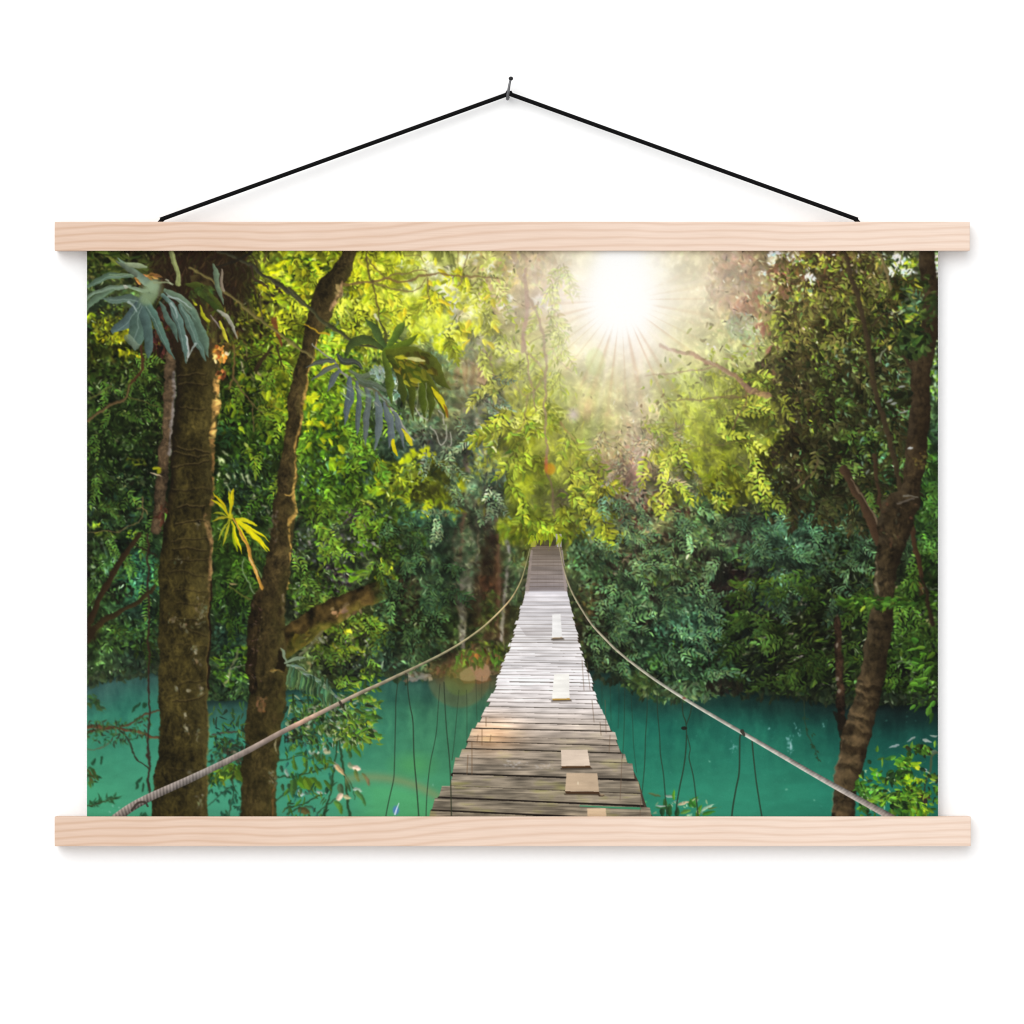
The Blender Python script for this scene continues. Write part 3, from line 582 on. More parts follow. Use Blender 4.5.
    clump(350, 350, 36, 24, 300, 6.5, 2.3, [(140, 170, 30), (110, 145, 26), (175, 190, 35), (75, 95, 28)], a=1.1, sp=.8)
    for x, y in ((310, 395), (316, 404), (310, 420), (318, 423), (326, 424), (308, 430), (300, 440), (338, 418), (341, 433), (345, 345), (335, 362)):
        rosette(x, y, 6, 8, 2.2, (215, 205, 25), .2, 2.9)
    clump(340, 440, 40, 22, 330, 6, 2.1, [(82, 120, 28), (62, 92, 26), (105, 145, 36), (50, 70, 36)], a=1.1, sp=.8)
    clump(325, 475, 30, 30, 330, 6, 2, [(72, 105, 26), (55, 80, 24), (95, 135, 32), (42, 55, 26), (65, 90, 70)], a=1.1, sp=.8)
    clump(355, 465, 24, 18, 150, 6, 2, [(85, 115, 80), (68, 95, 66), (105, 135, 95), (90, 125, 40)], a=1.1, sp=.9)
    for x, y in ((335, 463), (343, 462), (345, 470), (353, 484), (358, 498), (375, 487), (376, 470)):
        for k in range(7): leaf(x + U(-3, 3), y + U(-3, 3), U(7, 11), 3.2, U(0, 3.1) + (3.1 if k > 4 else 0), jit((150, 180, 30), .12), .9)
    clump(325, 510, 26, 16, 170, 8, 2, [(62, 88, 22), (48, 68, 20), (36, 44, 20), (80, 115, 28)], a=1.0, sp=.6)
    clump(360, 515, 16, 16, 80, 7, 2.4, [(60, 52, 46), (48, 42, 38), (75, 68, 60)], a=1.5, sp=.6, al=.85)
    for i in range(14): line([(U(348, 375), U(505, 512)), (U(348, 375), U(518, 524)), (U(350, 375), U(528, 536))], .8, .6, (110, 98, 85), .5)
    clump(310, 545, 26, 18, 170, 5.5, 1.9, [(105, 115, 95), (75, 105, 40), (130, 135, 125), (58, 75, 34), (90, 130, 36)], a=1.0, sp=.9)
    clump(350, 545, 30, 12, 150, 6, 2, [(100, 140, 32), (78, 110, 30), (115, 115, 105), (55, 65, 36)], a=1.0, sp=.9)
    clump(335, 575, 16, 12, 70, 7, 2.2, [(42, 36, 34), (52, 46, 42), (34, 30, 28)], al=.9)
    clump(312, 590, 28, 24, 240, 6, 2.1, [(62, 95, 26), (48, 72, 24), (85, 125, 34), (36, 46, 22)], a=1.0, sp=.9)
    for i in range(60): leaf(U(294, 345), U(545, 625), U(2, 4), 1.2, R.normal(.5, 1), jit((175, 180, 160), .12), .75)
    for x, y, a in ((335, 565, .1), (338, 572, -.1), (350, 575, .3), (348, 580, -.3), (356, 572, 0), (345, 568, .2), (352, 549, .2), (360, 551, -.1)):
        leaf(x, y, U(12, 18), 3, a, jit((95, 145, 25), .12), .92)
    leaf(316, 572, 12, 3, .8, (165, 185, 35), .95)
    # the bunch hanging over mid left: dark heart, sunny rim
    clump(405, 478, 26, 22, 240, 8, 2.4, [(110, 120, 22), (135, 145, 24), (85, 90, 22), (165, 170, 24)], a=1.2, sp=.7)
    clump(435, 478, 28, 20, 300, 9, 2.5, [(98, 100, 18), (82, 82, 16), (125, 125, 20), (150, 150, 22)], a=1.2, sp=.6)
    clump(427, 490, 14, 10, 60, 10, 3, [(70, 66, 18), (80, 74, 22)], a=1.4, sp=.5, k=.1)
    clump(452, 478, 12, 16, 90, 8, 2.3, [(185, 185, 24), (165, 170, 22), (140, 140, 22)], a=1.2, sp=.7)
    for x, y, rx, ry in ((401, 460.5, 2.6, 2.6), (407, 459, 3.5, 4), (413, 454, 3, 4.2), (424, 453, 5, 4), (433, 455, 4.5, 3), (427, 449.5, 3, 2.6), (420, 456, 3.5, 3.5), (377, 466, 4, 4)):
        blob(x, y, rx, ry, jit((238, 225, 22), .04), .95, .5)
    for x, y in ((378, 458), (384, 459), (372, 456), (380, 468), (374, 477), (384, 478), (388, 468), (395, 470), (400, 480), (376, 493)):
        leaf(x, y, U(9, 13), 3, U(-.2, 1.4), jit((195, 195, 25), .12), .95)
    for y in range(4):
        leaf(427 - y * .6, 500 + y * 5, 9, 2.8, .7, jit((205, 205, 25), .08)); leaf(427 - y * .6, 500 + y * 5, 9, 2.6, 2.4, jit((190, 190, 25), .08))
    for x, y, a in ((442, 500, 1.0), (448, 503, 1.2), (453, 507, 1.4), (440, 497, 2.2), (457, 508, .6), (450, 497, .5), (456, 512, 1.9), (445, 505, 1.9)):
        leaf(x, y, 12, 2.7, a, jit((190, 195, 25), .1))
    for x, y, a in ((363, 500, .5), (368, 503, .6), (361, 499, .9)): leaf(x, y, 14, 2.2, a, jit((205, 200, 60), .08))
    clump(395, 515, 20, 9, 70, 9, 2.4, [(80, 110, 26), (60, 85, 26), (105, 135, 30)], a=.4, sp=.6)
    clump(440, 518, 20, 10, 110, 5.5, 2, [(60, 105, 75), (80, 130, 95), (45, 75, 55)], a=1, sp=.9)
    clump(412, 520, 12, 8, 50, 6, 2, [(50, 92, 62), (65, 115, 80)], a=1, sp=.8)
    clump(395, 545, 30, 22, 210, 8, 2.2, [(60, 85, 24), (45, 62, 22), (80, 110, 28), (32, 38, 20)], a=.5, sp=.6)
    for x, y, rx, ry in ((365, 542, 3.6, 3.4), (400.5, 546, 2.4, 2.2), (374, 545, 2, 1.6), (391, 517, 1.8, 1.2), (385, 516, 1.4, 1.2), (414, 555.5, 2.2, 1.4), (350, 557, 1.6, 1.6), (347, 555, 1.4, 1.2), (350, 540, 1.6, 1.4)):
        blob(x, y, rx, ry, (205, 208, 205), .9, .5)
    line([(371, 541), (376, 546), (380, 549)], 1.4, 2, (165, 170, 150), .9)
    line([(415, 555), (422, 557), (428, 562)], 1.2, 2, (150, 160, 80), .9)
    clump(385, 572, 14, 14, 70, 8, 2.4, [(80, 105, 24), (60, 75, 22), (150, 160, 30)], a=1.5, sp=.5)
    clump(388, 605, 14, 18, 130, 6, 2.1, [(52, 82, 48), (70, 105, 65), (36, 48, 30)], a=1.2, sp=.8)
    clump(405, 600, 16, 34, 110, 7, 2.4, [(34, 32, 22), (42, 40, 26), (40, 58, 36)], a=1.2, sp=.8)
    clump(350, 640, 36, 24, 260, 6.5, 2.1, [(82, 110, 28), (58, 78, 26), (110, 145, 34), (36, 40, 22)], a=.6, sp=.8)
    for x, y in ((355, 622), (365, 618), (372, 632), (376, 622), (345, 632), (378, 640), (335, 645), (350, 650), (340, 652), (375, 648), (360, 672), (358, 680), (368, 682), (355, 690), (372, 690)):
        for k in range(4): leaf(x + U(-4, 4), y + U(-2, 2), U(7, 11), 2.3, U(-.5, 1.0), jit((150, 180, 35), .14), .92)
    for i in range(46): leaf(U(310, 372), U(640, 700), U(2, 4.5), 1.2, R.normal(.4, .8), jit((185, 190, 165), .12), .8)
    clump(345, 672, 22, 14, 110, 7, 2.2, [(34, 42, 24), (46, 62, 30), (28, 30, 20)], a=.8, sp=.8)
    clump(410, 650, 36, 20, 260, 5.5, 2, [(44, 72, 48), (58, 92, 62), (32, 44, 30), (40, 58, 34)], a=1, sp=.8)

def moss_trunk():
    r = ribbon([(268, 652, 30), (300, 633, 28), (335, 610, 25), (365, 596, 21), (392, 586, 17)])
    b, m, u, v = r
    i0, i1, j0, j1 = b
    nz = noise(7, 40, 3)[j0:j1, i0:i1]
    base = A((68, 54, 27))[None, None] * (1 + .6 * nz[..., None] - .34 * v[..., None])
    grn = noise(14, 41, 2)[j0:j1, i0:i1]
    base = base + np.clip(-v + grn * .8, 0, 1)[..., None] * A((10, 22, 0))
    lay(b, m * np.clip(1 - (u - 118) / 20, 0, 1), np.clip(base, 8, 255))
    clump(345, 607, 16, 8, 18, 6, 2, [(140, 115, 85), (120, 95, 62)], a=2.4, sp=.5, al=.7)
    clump(308, 636, 18, 8, 26, 6, 2, [(95, 88, 30), (75, 70, 28)], a=2.4, sp=.6, al=.7)
    line([(300, 655), (312, 645), (322, 634)], 3, 4, (110, 105, 80), .6)
    clump(322, 640, 6, 4, 9, 4, 2, (130, 130, 110), al=.7)
def warp(amp, cell, seed, oct=2):
    """Shift pixels by a small noise field so no two leaves keep the same outline."""
    a = noise(cell, seed, oct) * amp * SS; b2 = noise(cell, seed + 50, oct) * amp * SS
    x = np.clip(XX + a, 0, CW - 1.01); y = np.clip(YY + b2, 0, CH - 1.01)
    xi, yi = x.astype(int), y.astype(int)
    fx, fy = (x - xi)[..., None], (y - yi)[..., None]
    s = IMG.copy()
    IMG[:] = (s[yi, xi] * (1 - fx) + s[yi, xi + 1] * fx) * (1 - fy) + (s[yi + 1, xi] * (1 - fx) + s[yi + 1, xi + 1] * fx) * fy

def soften(k):
    s = np.pad(IMG, ((1, 1), (1, 1), (0, 0)), mode='edge')
    m = (s[:-2, 1:-1] + s[2:, 1:-1] + s[1:-1, :-2] + s[1:-1, 2:]) * .2 + s[1:-1, 1:-1] * .2
    IMG[:] += (m - IMG) * k

def settle(k=.75):
    """Break up the leaf pattern, add hollows and lit clumps, and bring the broad colour back to the forest's."""
    con = (1 - 0.8 * np.exp(-(DS / 180.0) ** 2))
    warp(1.2, 5, 500); warp(.5, 1.8, 520, 1)
    h = .44 * noise(26, 540, 3) + .24 * noise(7, 541, 2) + .10 * noise(2.2, 542, 1)
    IMG[:] *= np.exp(h * con)[..., None]
    lum = IMG.mean(-1, keepdims=True)
    IMG[:] += (lum - IMG) * .10
    for _ in range(3): soften(.8)
    toward(grid_image(), 11, k)
    # fine broken highlights and pinholes so the masses do not go smooth
    n = noise(1.3, 560, 2)
    IMG[:] *= (1 + .10 * con * n)[..., None]
    np.clip(IMG, 4, 255, out=IMG)

def accents():
    """Single leaves that catch the light, over the settled masses."""
    global DENS
    global LS
    DENS, LS = .6, .74
    sunlit_canopy(); middle_distance(); dark_right_canopy(); left_forest(); right_understorey()
    DENS = LS = 1.0
    warp(.7, 3.5, 600); warp(.35, 1.6, 610, 1)
    for _ in range(1): soften(.7)
    toward(grid_image(), 13, .6)
    con = 1 - 0.62 * np.exp(-(DS / 140.0) ** 2)
    lo = blur(IMG, 5 * SS)
    IMG[:] = lo + (IMG - lo) * con[..., None]
    sparkle()
    lo = blur(IMG, 4 * SS); lo1 = blur(IMG, 1.3 * SS)
    def zone(x, y, rx, ry): return np.clip(1.6 - np.sqrt(((GX - x) / rx) ** 2 + ((GY - y) / ry) ** 2), 0, 1)
    far = np.maximum(zone(478, 560, 50, 95), zone(480, 400, 40, 50))
    IMG[:] += (lo1 - IMG) * (far * .75)[..., None]
    near = np.maximum.reduce([zone(552, 465, 50, 58), zone(715, 440, 55, 50), zone(415, 300, 50, 40)])
    IMG[:] += (lo - IMG) * (near * .62)[..., None]
    for b in BOUGHS: boughs(*b)
    con = 1 - 0.8 * np.exp(-(DS / 150.0) ** 2)
    IMG[:] *= np.exp((.30 * noise(24, 640, 3) + .16 * noise(8, 641, 2) - .04) * con)[..., None]
    warm_greens()
    toward(grid_image(), 15, .7, .6)
    sharpen(.55)
    specks(2200)
    light_gaps()
    np.clip(IMG, 4, 255, out=IMG)

def sharpen(k):
    lo = blur(IMG, 1.2 * SS)
    IMG[:] = np.clip(IMG + (IMG - lo) * k, 4, 255)

def specks(n):
    """Crisp small leaves and pinholes of shade over everything."""
    lo = blur(IMG, 4 * SS); con = 1 - 0.85 * np.exp(-(DS / 140.0) ** 2); cl = noise(13, 630, 2)
    def at(a, x, y): return a[min(CH - 1, max(0, int((y - PY0) * SS))), min(CW - 1, max(0, int((x - PX0) * SS)))]
    for i in range(n):
        x, y = U(PX0 - 3, PX1), U(PY0 - 3, 716)
        k = at(con, x, y)
        if R.rand() > k or at(DS, x, y) < 95: continue
        c = at(lo, x, y); q = at(cl, x, y)
        if R.rand() < .5 + .5 * q:
            f = U(1.2, 1.95); l, w = U(2.2, 6.0), U(.6, 1.35); a = R.normal(1.0, .9)
            col = c * f + (8, 10, 2)
            if R.rand() < .14: col = col * .6 + A((120, 125, 112))
        else:
            f = U(.3, .62); l, w = U(2.5, 7), U(.6, 1.4); a = R.normal(1.2, 1.0); col = c * f
        leaf(x, y, l, w, a, np.clip(col, 5, 252), U(.5, .9) * (.4 + .6 * k), .1)

def sparkle():
    specks(8000)
    # long dark leaves of the right-hand tree, light showing between them
    for i in range(1100):
        x, y = U(768, 902), U(322, 520)
        if x + (y - 322) * .10 < 790: continue
        leaf(x, y, U(6, 12), U(1.4, 2.5), R.normal(1.2, .75), jit([(44, 38, 20), (34, 32, 17), (56, 50, 24), (62, 58, 30), (30, 25, 15)][R.randint(5)], .18), U(.6, .95), .14)
        if i % 4 == 0: leaf(x + U(-6, 6), y + U(-6, 6), U(3, 6.5), U(.8, 1.7), R.normal(.8, .9), jit([(130, 150, 45), (105, 125, 45), (150, 160, 120), (90, 120, 70)][R.randint(4)], .2), U(.5, .9))
    for i in range(620):
        x, y = U(775, 900), U(255, 335)
        leaf(x, y, U(5, 10), U(1.2, 2.2), R.normal(1.2, .8), jit([(84, 66, 34), (66, 52, 28), (96, 84, 38), (58, 54, 26)][R.randint(4)], .18), U(.5, .9), .14)
        if i % 4 == 0: leaf(x + U(-6, 6), y + U(-6, 6), U(3, 6), U(.8, 1.8), R.normal(.8, .9), jit([(170, 170, 60), (190, 185, 90), (140, 150, 50), (225, 215, 170)][R.randint(4)], .15), U(.5, .9))
    # yellow-green leaves under the sun, right
    for i in range(900):
        x, y = R.normal(712, 36), R.normal(425, 36)
        if x > 780 or y > 505 or x < 640: continue
        leaf(x, y, U(4, 8), U(1.2, 2.2), R.normal(1.1, .8), jit([(178, 185, 45), (150, 160, 50), (200, 200, 70), (120, 125, 50), (105, 90, 55)][R.randint(5)], .15), U(.45, .85), .1)
    for i in range(420):
        x, y = R.normal(525, 22), R.normal(425, 45)
        leaf(x, y, U(5, 9), U(1, 1.9), R.normal(1.5, .6), jit([(190, 195, 40), (165, 170, 45), (210, 208, 60), (130, 135, 55)][R.randint(4)], .13), U(.45, .85), .1)
    for i in range(700):
        x, y = U(575, 715), U(480, 685)
        c = [(110, 150, 105), (90, 135, 85), (130, 165, 120), (75, 115, 70), (50, 60, 42), (40, 36, 28)][R.randint(6)]
        if y < 530: c = (c[0] * 1.15, c[1] * 1.0, c[2] * .95)
        leaf(x, y, U(3.5, 7), U(1, 1.9), R.normal(.8, .7), jit(c, .15), U(.45, .85), .12)
    for i in range(500):
        x, y = U(735, 880), U(545, 692)
        leaf(x, y, U(5, 10), U(.9, 1.8), R.normal(2.7, .45), jit([(78, 112, 34), (60, 88, 30), (100, 135, 60), (26, 32, 17), (34, 44, 22)][R.randint(5)], .18), U(.5, .9), .12)

# where the layered branches hang: x0, y0, x1, y1, how many, leaf colour, leaf length, main direction
BOUGHS = [
    (88, 350, 165, 640, 22, (74, 104, 40), 5.5, 1.0), (215, 350, 300, 470, 13, (104, 128, 36), 6.5, 1.1), (220, 470, 270, 640, 12, (62, 92, 30), 6.5, 1.3),
    (300, 400, 390, 545, 20, (104, 140, 36), 8, 1.1), (295, 540, 385, 680, 18, (88, 118, 40), 6, .8), (385, 500, 450, 640, 18, (58, 86, 50), 6, 1.1),
    (430, 380, 500, 520, 22, (108, 128, 90), 5.5, 1.2), (260, 255, 345, 330, 12, (164, 172, 38), 8, .5), (345, 255, 480, 345, 18, (198, 206, 50), 9, 1.2),
    (470, 260, 570, 430, 24, (190, 192, 80), 8, 1.4), (498, 400, 605, 528, 24, (150, 166, 42), 10, 1.45), (600, 420, 690, 480, 12, (172, 164, 116), 6, 1.0),
    (640, 370, 775, 500, 28, (162, 176, 56), 7.5, 1.2), (580, 490, 720, 680, 60, (96, 132, 84), 6, .9), (735, 505, 870, 600, 26, (84, 122, 80), 6, .9),
    (735, 570, 880, 690, 30, (56, 82, 30), 7.5, 2.5), (785, 265, 900, 340, 20, (90, 78, 38), 8, 1.1), (785, 340, 900, 510, 46, (54, 48, 26), 9, 1.2),
    (800, 350, 900, 500, 7, (94, 110, 44), 6, 1.0), (895, 560, 940, 700, 16, (70, 108, 36), 7, 2.4), (915, 420, 940, 560, 9, (72, 112, 42), 7, 1.0)]

def boughs(x0, y0, x1, y1, n, col, ll, a0):
    """Branches with their leaves in one direction, each over its own shaded hollow."""
    for i in range(n):
        x, y = U(x0, x1), y0 + (y1 - y0) * (i + U(0, 1)) / n
        a = R.normal(a0, .45); far = math.hypot(x - SUN[0], y - SUN[1]) < 150
        k = math.exp(R.normal(0, .22)); c = tuple(min(245, q * k) for q in col)
        if not far: blob(x + 9 * math.cos(a) + 2, y + 9 * math.sin(a) + 7, U(9, 15), U(5, 9), (col[0] * .26, col[1] * .26, col[2] * .3), .45, .5, a * .4)
        for s in range(R.randint(2, 5)):
            L = U(14, 30)
            spray(x + U(-5, 5), y + U(-4, 4), a + R.normal(0, .45), L, max(4, int(L / (ll * .55))), ll * U(.8, 1.1), ll * .25, c, droop=U(-.02, .07), al=.55 if far else .88, spread=U(.6, .95), k=.16, stem=(col[0] * .5, col[1] * .45, col[2] * .5))

def warm_greens():
    """Leaves are yellow-green before they are blue-green."""
    g = IMG[..., 1]; green = np.clip((g - IMG[..., 0]) / 12, 0, 1)
    IMG[..., 2] -= .75 * green * np.maximum(0, IMG[..., 2] - .70 * g)
    IMG[..., 0] += .45 * green * np.maximum(0, .70 * g - IMG[..., 0])
    # and no more orange than sunlit leaves are
    yel = np.clip((.62 * g - IMG[..., 2]) / 20, 0, 1) * np.clip((GX - 262) / 30, .25, 1)
    IMG[..., 0] -= .85 * yel * np.maximum(0, IMG[..., 0] - .95 * g)

def light_gaps():
    """Bright sky and backlit leaves between the dark ones of the right-hand canopy."""
    for x, y, rx, ry, n in ((902, 264, 8, 7, 46), (908, 271, 8, 4, 30), (893, 270, 4, 4, 16), (896, 258, 5, 3, 12), (937, 262, 2, 4, 8), (937, 272, 2, 5, 8), (797, 257, 6, 6, 22), (775, 253, 7, 2.5, 14), (806, 275, 5, 3, 9), (770, 262, 2.4, 2, 4), (812, 278, 4, 3, 7), (763, 273, 3, 1.5, 4), (788, 254, 2, 3, 4)):
        clump(x, y, rx, ry, n, 3.6, 1.5, [(252, 250, 246), (246, 242, 232), (250, 246, 226)], a=U(0, 3), sp=1.6, k=.02)
    clump(898, 263, 13, 9, 34, 6, 1.5, [(60, 72, 34), (48, 58, 28), (80, 98, 40)], a=1.2, sp=.9)
    clump(909, 263, 4, 4, 12, 5, 1.6, (160, 188, 52), a=1, sp=.8)
    clump(800, 262, 14, 10, 26, 6, 1.5, [(120, 92, 52), (150, 140, 50), (96, 76, 40)], a=1.2, sp=.9)
    for i in range(230):
        x, y = U(775, 925), U(254, 350)
        leaf(x, y, U(3.5, 7.5), U(1, 2.1), R.normal(.9, .8), jit([(160, 176, 48), (186, 192, 66), (122, 150, 46), (98, 128, 56), (205, 198, 92)][R.randint(5)], .14), U(.55, .92), .12)
    for i in range(190):
        x, y = U(826, 912), U(345, 475)
        leaf(x, y, U(3.5, 7.5), U(1, 2.0), R.normal(.9, .8), jit([(122, 156, 70), (92, 132, 52), (146, 178, 104), (70, 108, 40), (118, 150, 124)][R.randint(5)], .14), U(.5, .9), .12)
    for i in range(150):
        x, y = U(770, 900), U(300, 500)
        leaf(x, y, U(7, 13), U(1.6, 2.9), R.normal(1.3, .6), jit([(40, 42, 20), (30, 32, 16), (50, 54, 24)][R.randint(3)], .15), U(.7, .95), .16)
def water():
    """The green river, with the dark reflection of the bank along its far edge."""
    shore = [(80, 688), (100, 682), (118, 676), (128, 671), (150, 670), (165, 672), (205, 700), (250, 702), (290, 690), (340, 688), (372, 676), (400, 674), (430, 679), (450, 676), (462, 680), (505, 672), (590, 672), (612, 672), (640, 690), (665, 692), (700, 696), (730, 690), (770, 694), (800, 697), (840, 704), (880, 705), (910, 705), (940, 706), (940, 820), (80, 820)]
    b, m = polymask(shore)
    i0, i1, j0, j1 = b
    gx, gy = GX[j0:j1, i0:i1], GY[j0:j1, i0:i1]
    sx = np.array([p[0] for p in shore[:-2]], np.float32); sy = np.array([p[1] for p in shore[:-2]], np.float32)
    d = gy - np.interp(gx[0], sx, sy)[None, :]                       # distance below the shore
    kx = np.array([87, 200, 300, 420, 500, 590, 650, 730, 800, 870, 938], np.float32)
    near = np.array([(66, 150, 112), (70, 150, 118), (66, 150, 118), (72, 148, 105), (60, 130, 95), (42, 125, 98), (46, 134, 106), (48, 134, 106), (44, 128, 102), (34, 112, 92), (30, 100, 84)], np.float32)
    mid = np.array([(52, 122, 100), (52, 128, 106), (48, 118, 100), (60, 120, 90), (56, 105, 80), (34, 96, 80), (28, 100, 84), (26, 92, 78), (22, 80, 68), (18, 62, 56), (14, 50, 46)], np.float32)
    far = np.array([(58, 92, 88), (50, 80, 72), (44, 88, 78), (48, 88, 76), (70, 80, 55), (38, 66, 58), (30, 62, 54), (24, 48, 42), (20, 40, 36), (18, 34, 32), (18, 32, 30)], np.float32)
    def ip(t): return np.stack([np.interp(gx[0], kx, t[:, c]) for c in range(3)], -1)[None]
    tm = np.clip(d / 42, 0, 1)[..., None]; tn = np.clip((gy - 705) / 95, 0, 1)[..., None]
    tm = tm * tm * (3 - 2 * tm)
    col = ip(far) * (1 - tm) + ip(mid) * tm
    k2 = np.clip(tn * 1.1, 0, 1) * tm
    col = col * (1 - k2) + ip(near) * k2
    rip = noise(5, 60, 3, 3.0)[j0:j1, i0:i1]; sw = noise(30, 61, 2, 2.0)[j0:j1, i0:i1]
    col = col * (1 + .035 * rip[..., None] + .05 * sw[..., None])
    refl = noise(16, 62, 3, .45)[j0:j1, i0:i1] * np.clip(1.2 - d / 80, 0, 1) * np.clip(d / 10, 0, 1)
    col = col * (1 + .17 * refl[..., None] * A((1.2, .9, .75)))
    edge = np.clip(1 - d / 7, 0, 1)[..., None]
    col = col * (1 - .45 * edge)
    lay(b, m, col)
    # foliage and stones along the waterline
    for x0, x1, f, n in ((372, 455, lambda x: 676, 70), (592, 645, lambda x: 674 + (x - 592) * .3, 60), (88, 160, lambda x: 684 - (x - 88) * .2, 90), (700, 850, lambda x: 692 + (x - 700) * .06, 110), (880, 938, lambda x: 700, 50)):
        for i in range(n):
            x = U(x0, x1)
            leaf(x, f(x) + U(-9, 1), U(5, 9), 2, R.normal(1.3, .7), jit((30, 38, 24) if x > 590 else (44, 56, 36), .25), .9)
    for i in range(26): blob(U(405, 432), U(672, 680), U(1.5, 3.4), U(1, 2), jit((112, 108, 92), .2), .8)
    for x, y in ((412, 678), (421, 677), (428, 676)): blob(x, y, 3.4, 2.2, (135, 132, 120), .8)
    b, m = polymask([(431, 668), (460, 650), (492, 655), (505, 672), (500, 686), (470, 690), (440, 686)])
    lay(b, blur(m, 6) * .35, A((95, 72, 46)))
    clump(452, 668, 16, 7, 40, 6, 2.3, [(90, 60, 40), (120, 85, 60), (80, 66, 36), (70, 80, 32)], al=.75)
    poly([(460, 671), (466, 667), (482, 664), (489, 667), (490, 675), (486, 680), (468, 681), (461, 679)], (164, 130, 104))
    for i in range(60): line([(U(462, 488), U(668, 679)), (U(462, 488), U(668, 679))], .7, .5, jit((165, 130, 102), .12), .3)
    poly([(461, 679), (468, 681), (486, 680), (490, 676), (491, 679), (478, 684), (463, 683)], (105, 72, 45), .8)
    for i in range(70): clump(U(455, 500), U(650, 663), 3, 2, 1, 7, 2, [(95, 125, 40), (70, 100, 34), (110, 80, 40)], a=1.4, sp=.6)
    # bush hanging over the water on the right
    clump(672, 690, 36, 10, 190, 6, 1.9, [(60, 85, 50), (48, 66, 38), (80, 108, 68), (36, 44, 28)], a=1.4, sp=.7)
    clump(640, 680, 16, 12, 80, 5.5, 1.8, [(52, 72, 36), (40, 50, 28), (70, 92, 48)], a=1.4, sp=.7)
    clump(700, 690, 18, 9, 90, 6, 1.8, [(72, 98, 62), (95, 122, 82), (52, 72, 42)], a=1.3, sp=.7)
    clump(725, 684, 20, 8, 50, 7, 2.4, [(24, 22, 16), (28, 28, 20)], al=.8)
    # glints
    for i in range(120):
        x = U(640, 930); y = U(715, 810)
        blob(x, y, U(.3, .8), U(.3, .6), (85, 160, 140), U(.15, .5))
    for x, y, n, rr in ((734, 744, 18, 4), (789, 745, 26, 3.5), (794, 727, 6, 2), (800, 734, 6, 2), (822, 726, 3, 1.5), (768, 729, 2, 1)):
        for i in range(n): blob(x + R.normal(0, rr * .5), y + R.normal(0, rr * 1.1), U(.4, .9), U(.5, 1.2), (130, 185, 180), U(.3, .8))
    blob(789, 745, .9, 3, (190, 215, 220), .8)
    for x, y in ((709, 761), (434, 786), (112, 806), (119, 807), (108, 813), (788, 790), (813, 799)): blob(x, y, 1.1, .9, (130, 190, 165), .7)

def flare_on_water():
    g = np.sqrt((GX - 459) ** 2 + ((GY - 676) * 1.0) ** 2)
    m = np.clip((33 - g) / 3, 0, 1) * np.clip((GY - 652) / 16, 0, 1)
    m2 = np.clip((17 - np.sqrt((GX - 460) ** 2 + (GY - 680) ** 2)) / 3, 0, 1)
    for k, c, al in ((m, (140, 108, 62), .30), (m2, (112, 142, 52), .26)):
        IMG[:] = IMG + (A(c) - IMG) * (k * al)[..., None]
    # the large pale ring with a rusty rim, bottom left
    d = np.sqrt(((GX - 370) / 1.0) ** 2 + ((GY - 905) / 1.0) ** 2)
    rim = np.exp(-((d - 128) / 5.0) ** 2) * (GX > 345) * (GX < 440) * (GY > 760)
    ins = np.clip((126 - d) / 10, 0, 1) * np.clip((GX - 350) / 25, 0, 1) * np.clip((450 - GX) / 20, 0, 1) * (GY > 700)
    IMG[:] += (A((95, 185, 105)) - IMG) * (ins * .33)[..., None]
    IMG[:] += (A((150, 145, 95)) - IMG) * (rim * .5)[..., None]
    d2 = np.sqrt(((GX - 413) / 24) ** 2 + ((GY - 765) / 14) ** 2)
    IMG[:] += (A((90, 170, 90)) - IMG) * (np.clip(1.25 - d2, 0, 1) * .42 * (GX < 475))[..., None]
    blob(396, 810, 3.0, 4.2, (80, 105, 225), .6, .5)
    line([(395, 814), (397, 808), (399, 803)], 1.8, .8, (225, 235, 250), .8)

def bark(pts, base, dark, seed, bands=0.0, edge=None, edge_w=.16, vert=.3):
    b, m, u, v = ribbon(pts)
    i0, i1, j0, j1 = b
    n1 = noise(3.2, seed, 2, .7)[j0:j1, i0:i1]; n2 = noise(13, seed + 5, 3, .5)[j0:j1, i0:i1]
    n3 = noise(1.4, seed + 7, 1, .8)[j0:j1, i0:i1]
    f = 1 + .26 * n1 + .34 * n2 + .16 * n3
    t = np.clip(np.abs(v), 0, 1)
    round_ = 1 - .30 * t ** 2.4
    if bands: f = f + bands * np.sin(u * .55 + 2.2 * n2 + v * 1.1) * (noise(9, seed + 9, 1)[j0:j1, i0:i1] > -.2)
    g = noise(22, seed + 3, 2)[j0:j1, i0:i1]
    mix = np.clip(.5 + .5 * g, 0, 1)[..., None]
    col = (A(base) * mix + A(dark) * (1 - mix)) * (f * round_)[..., None]
    lay(b, m, np.clip(col, 6, 255))
    return b, m, u, v

def litedge(pts, col, al=.95, seed=1, k=.3):
    b, m, u, v = ribbon(pts)
    i0, i1, j0, j1 = b
    n = noise(3, seed, 2)[j0:j1, i0:i1]; n2 = noise(9, seed + 1, 2)[j0:j1, i0:i1]
    c = A(col) * (1 + k * n)[..., None]
    lay(b, m * al * np.clip(.85 + .8 * n2 + .5 * n, 0, 1) * np.clip(1.15 - .55 * np.clip(-v + .2, 0, 1), 0, 1), np.clip(c, 0, 255))

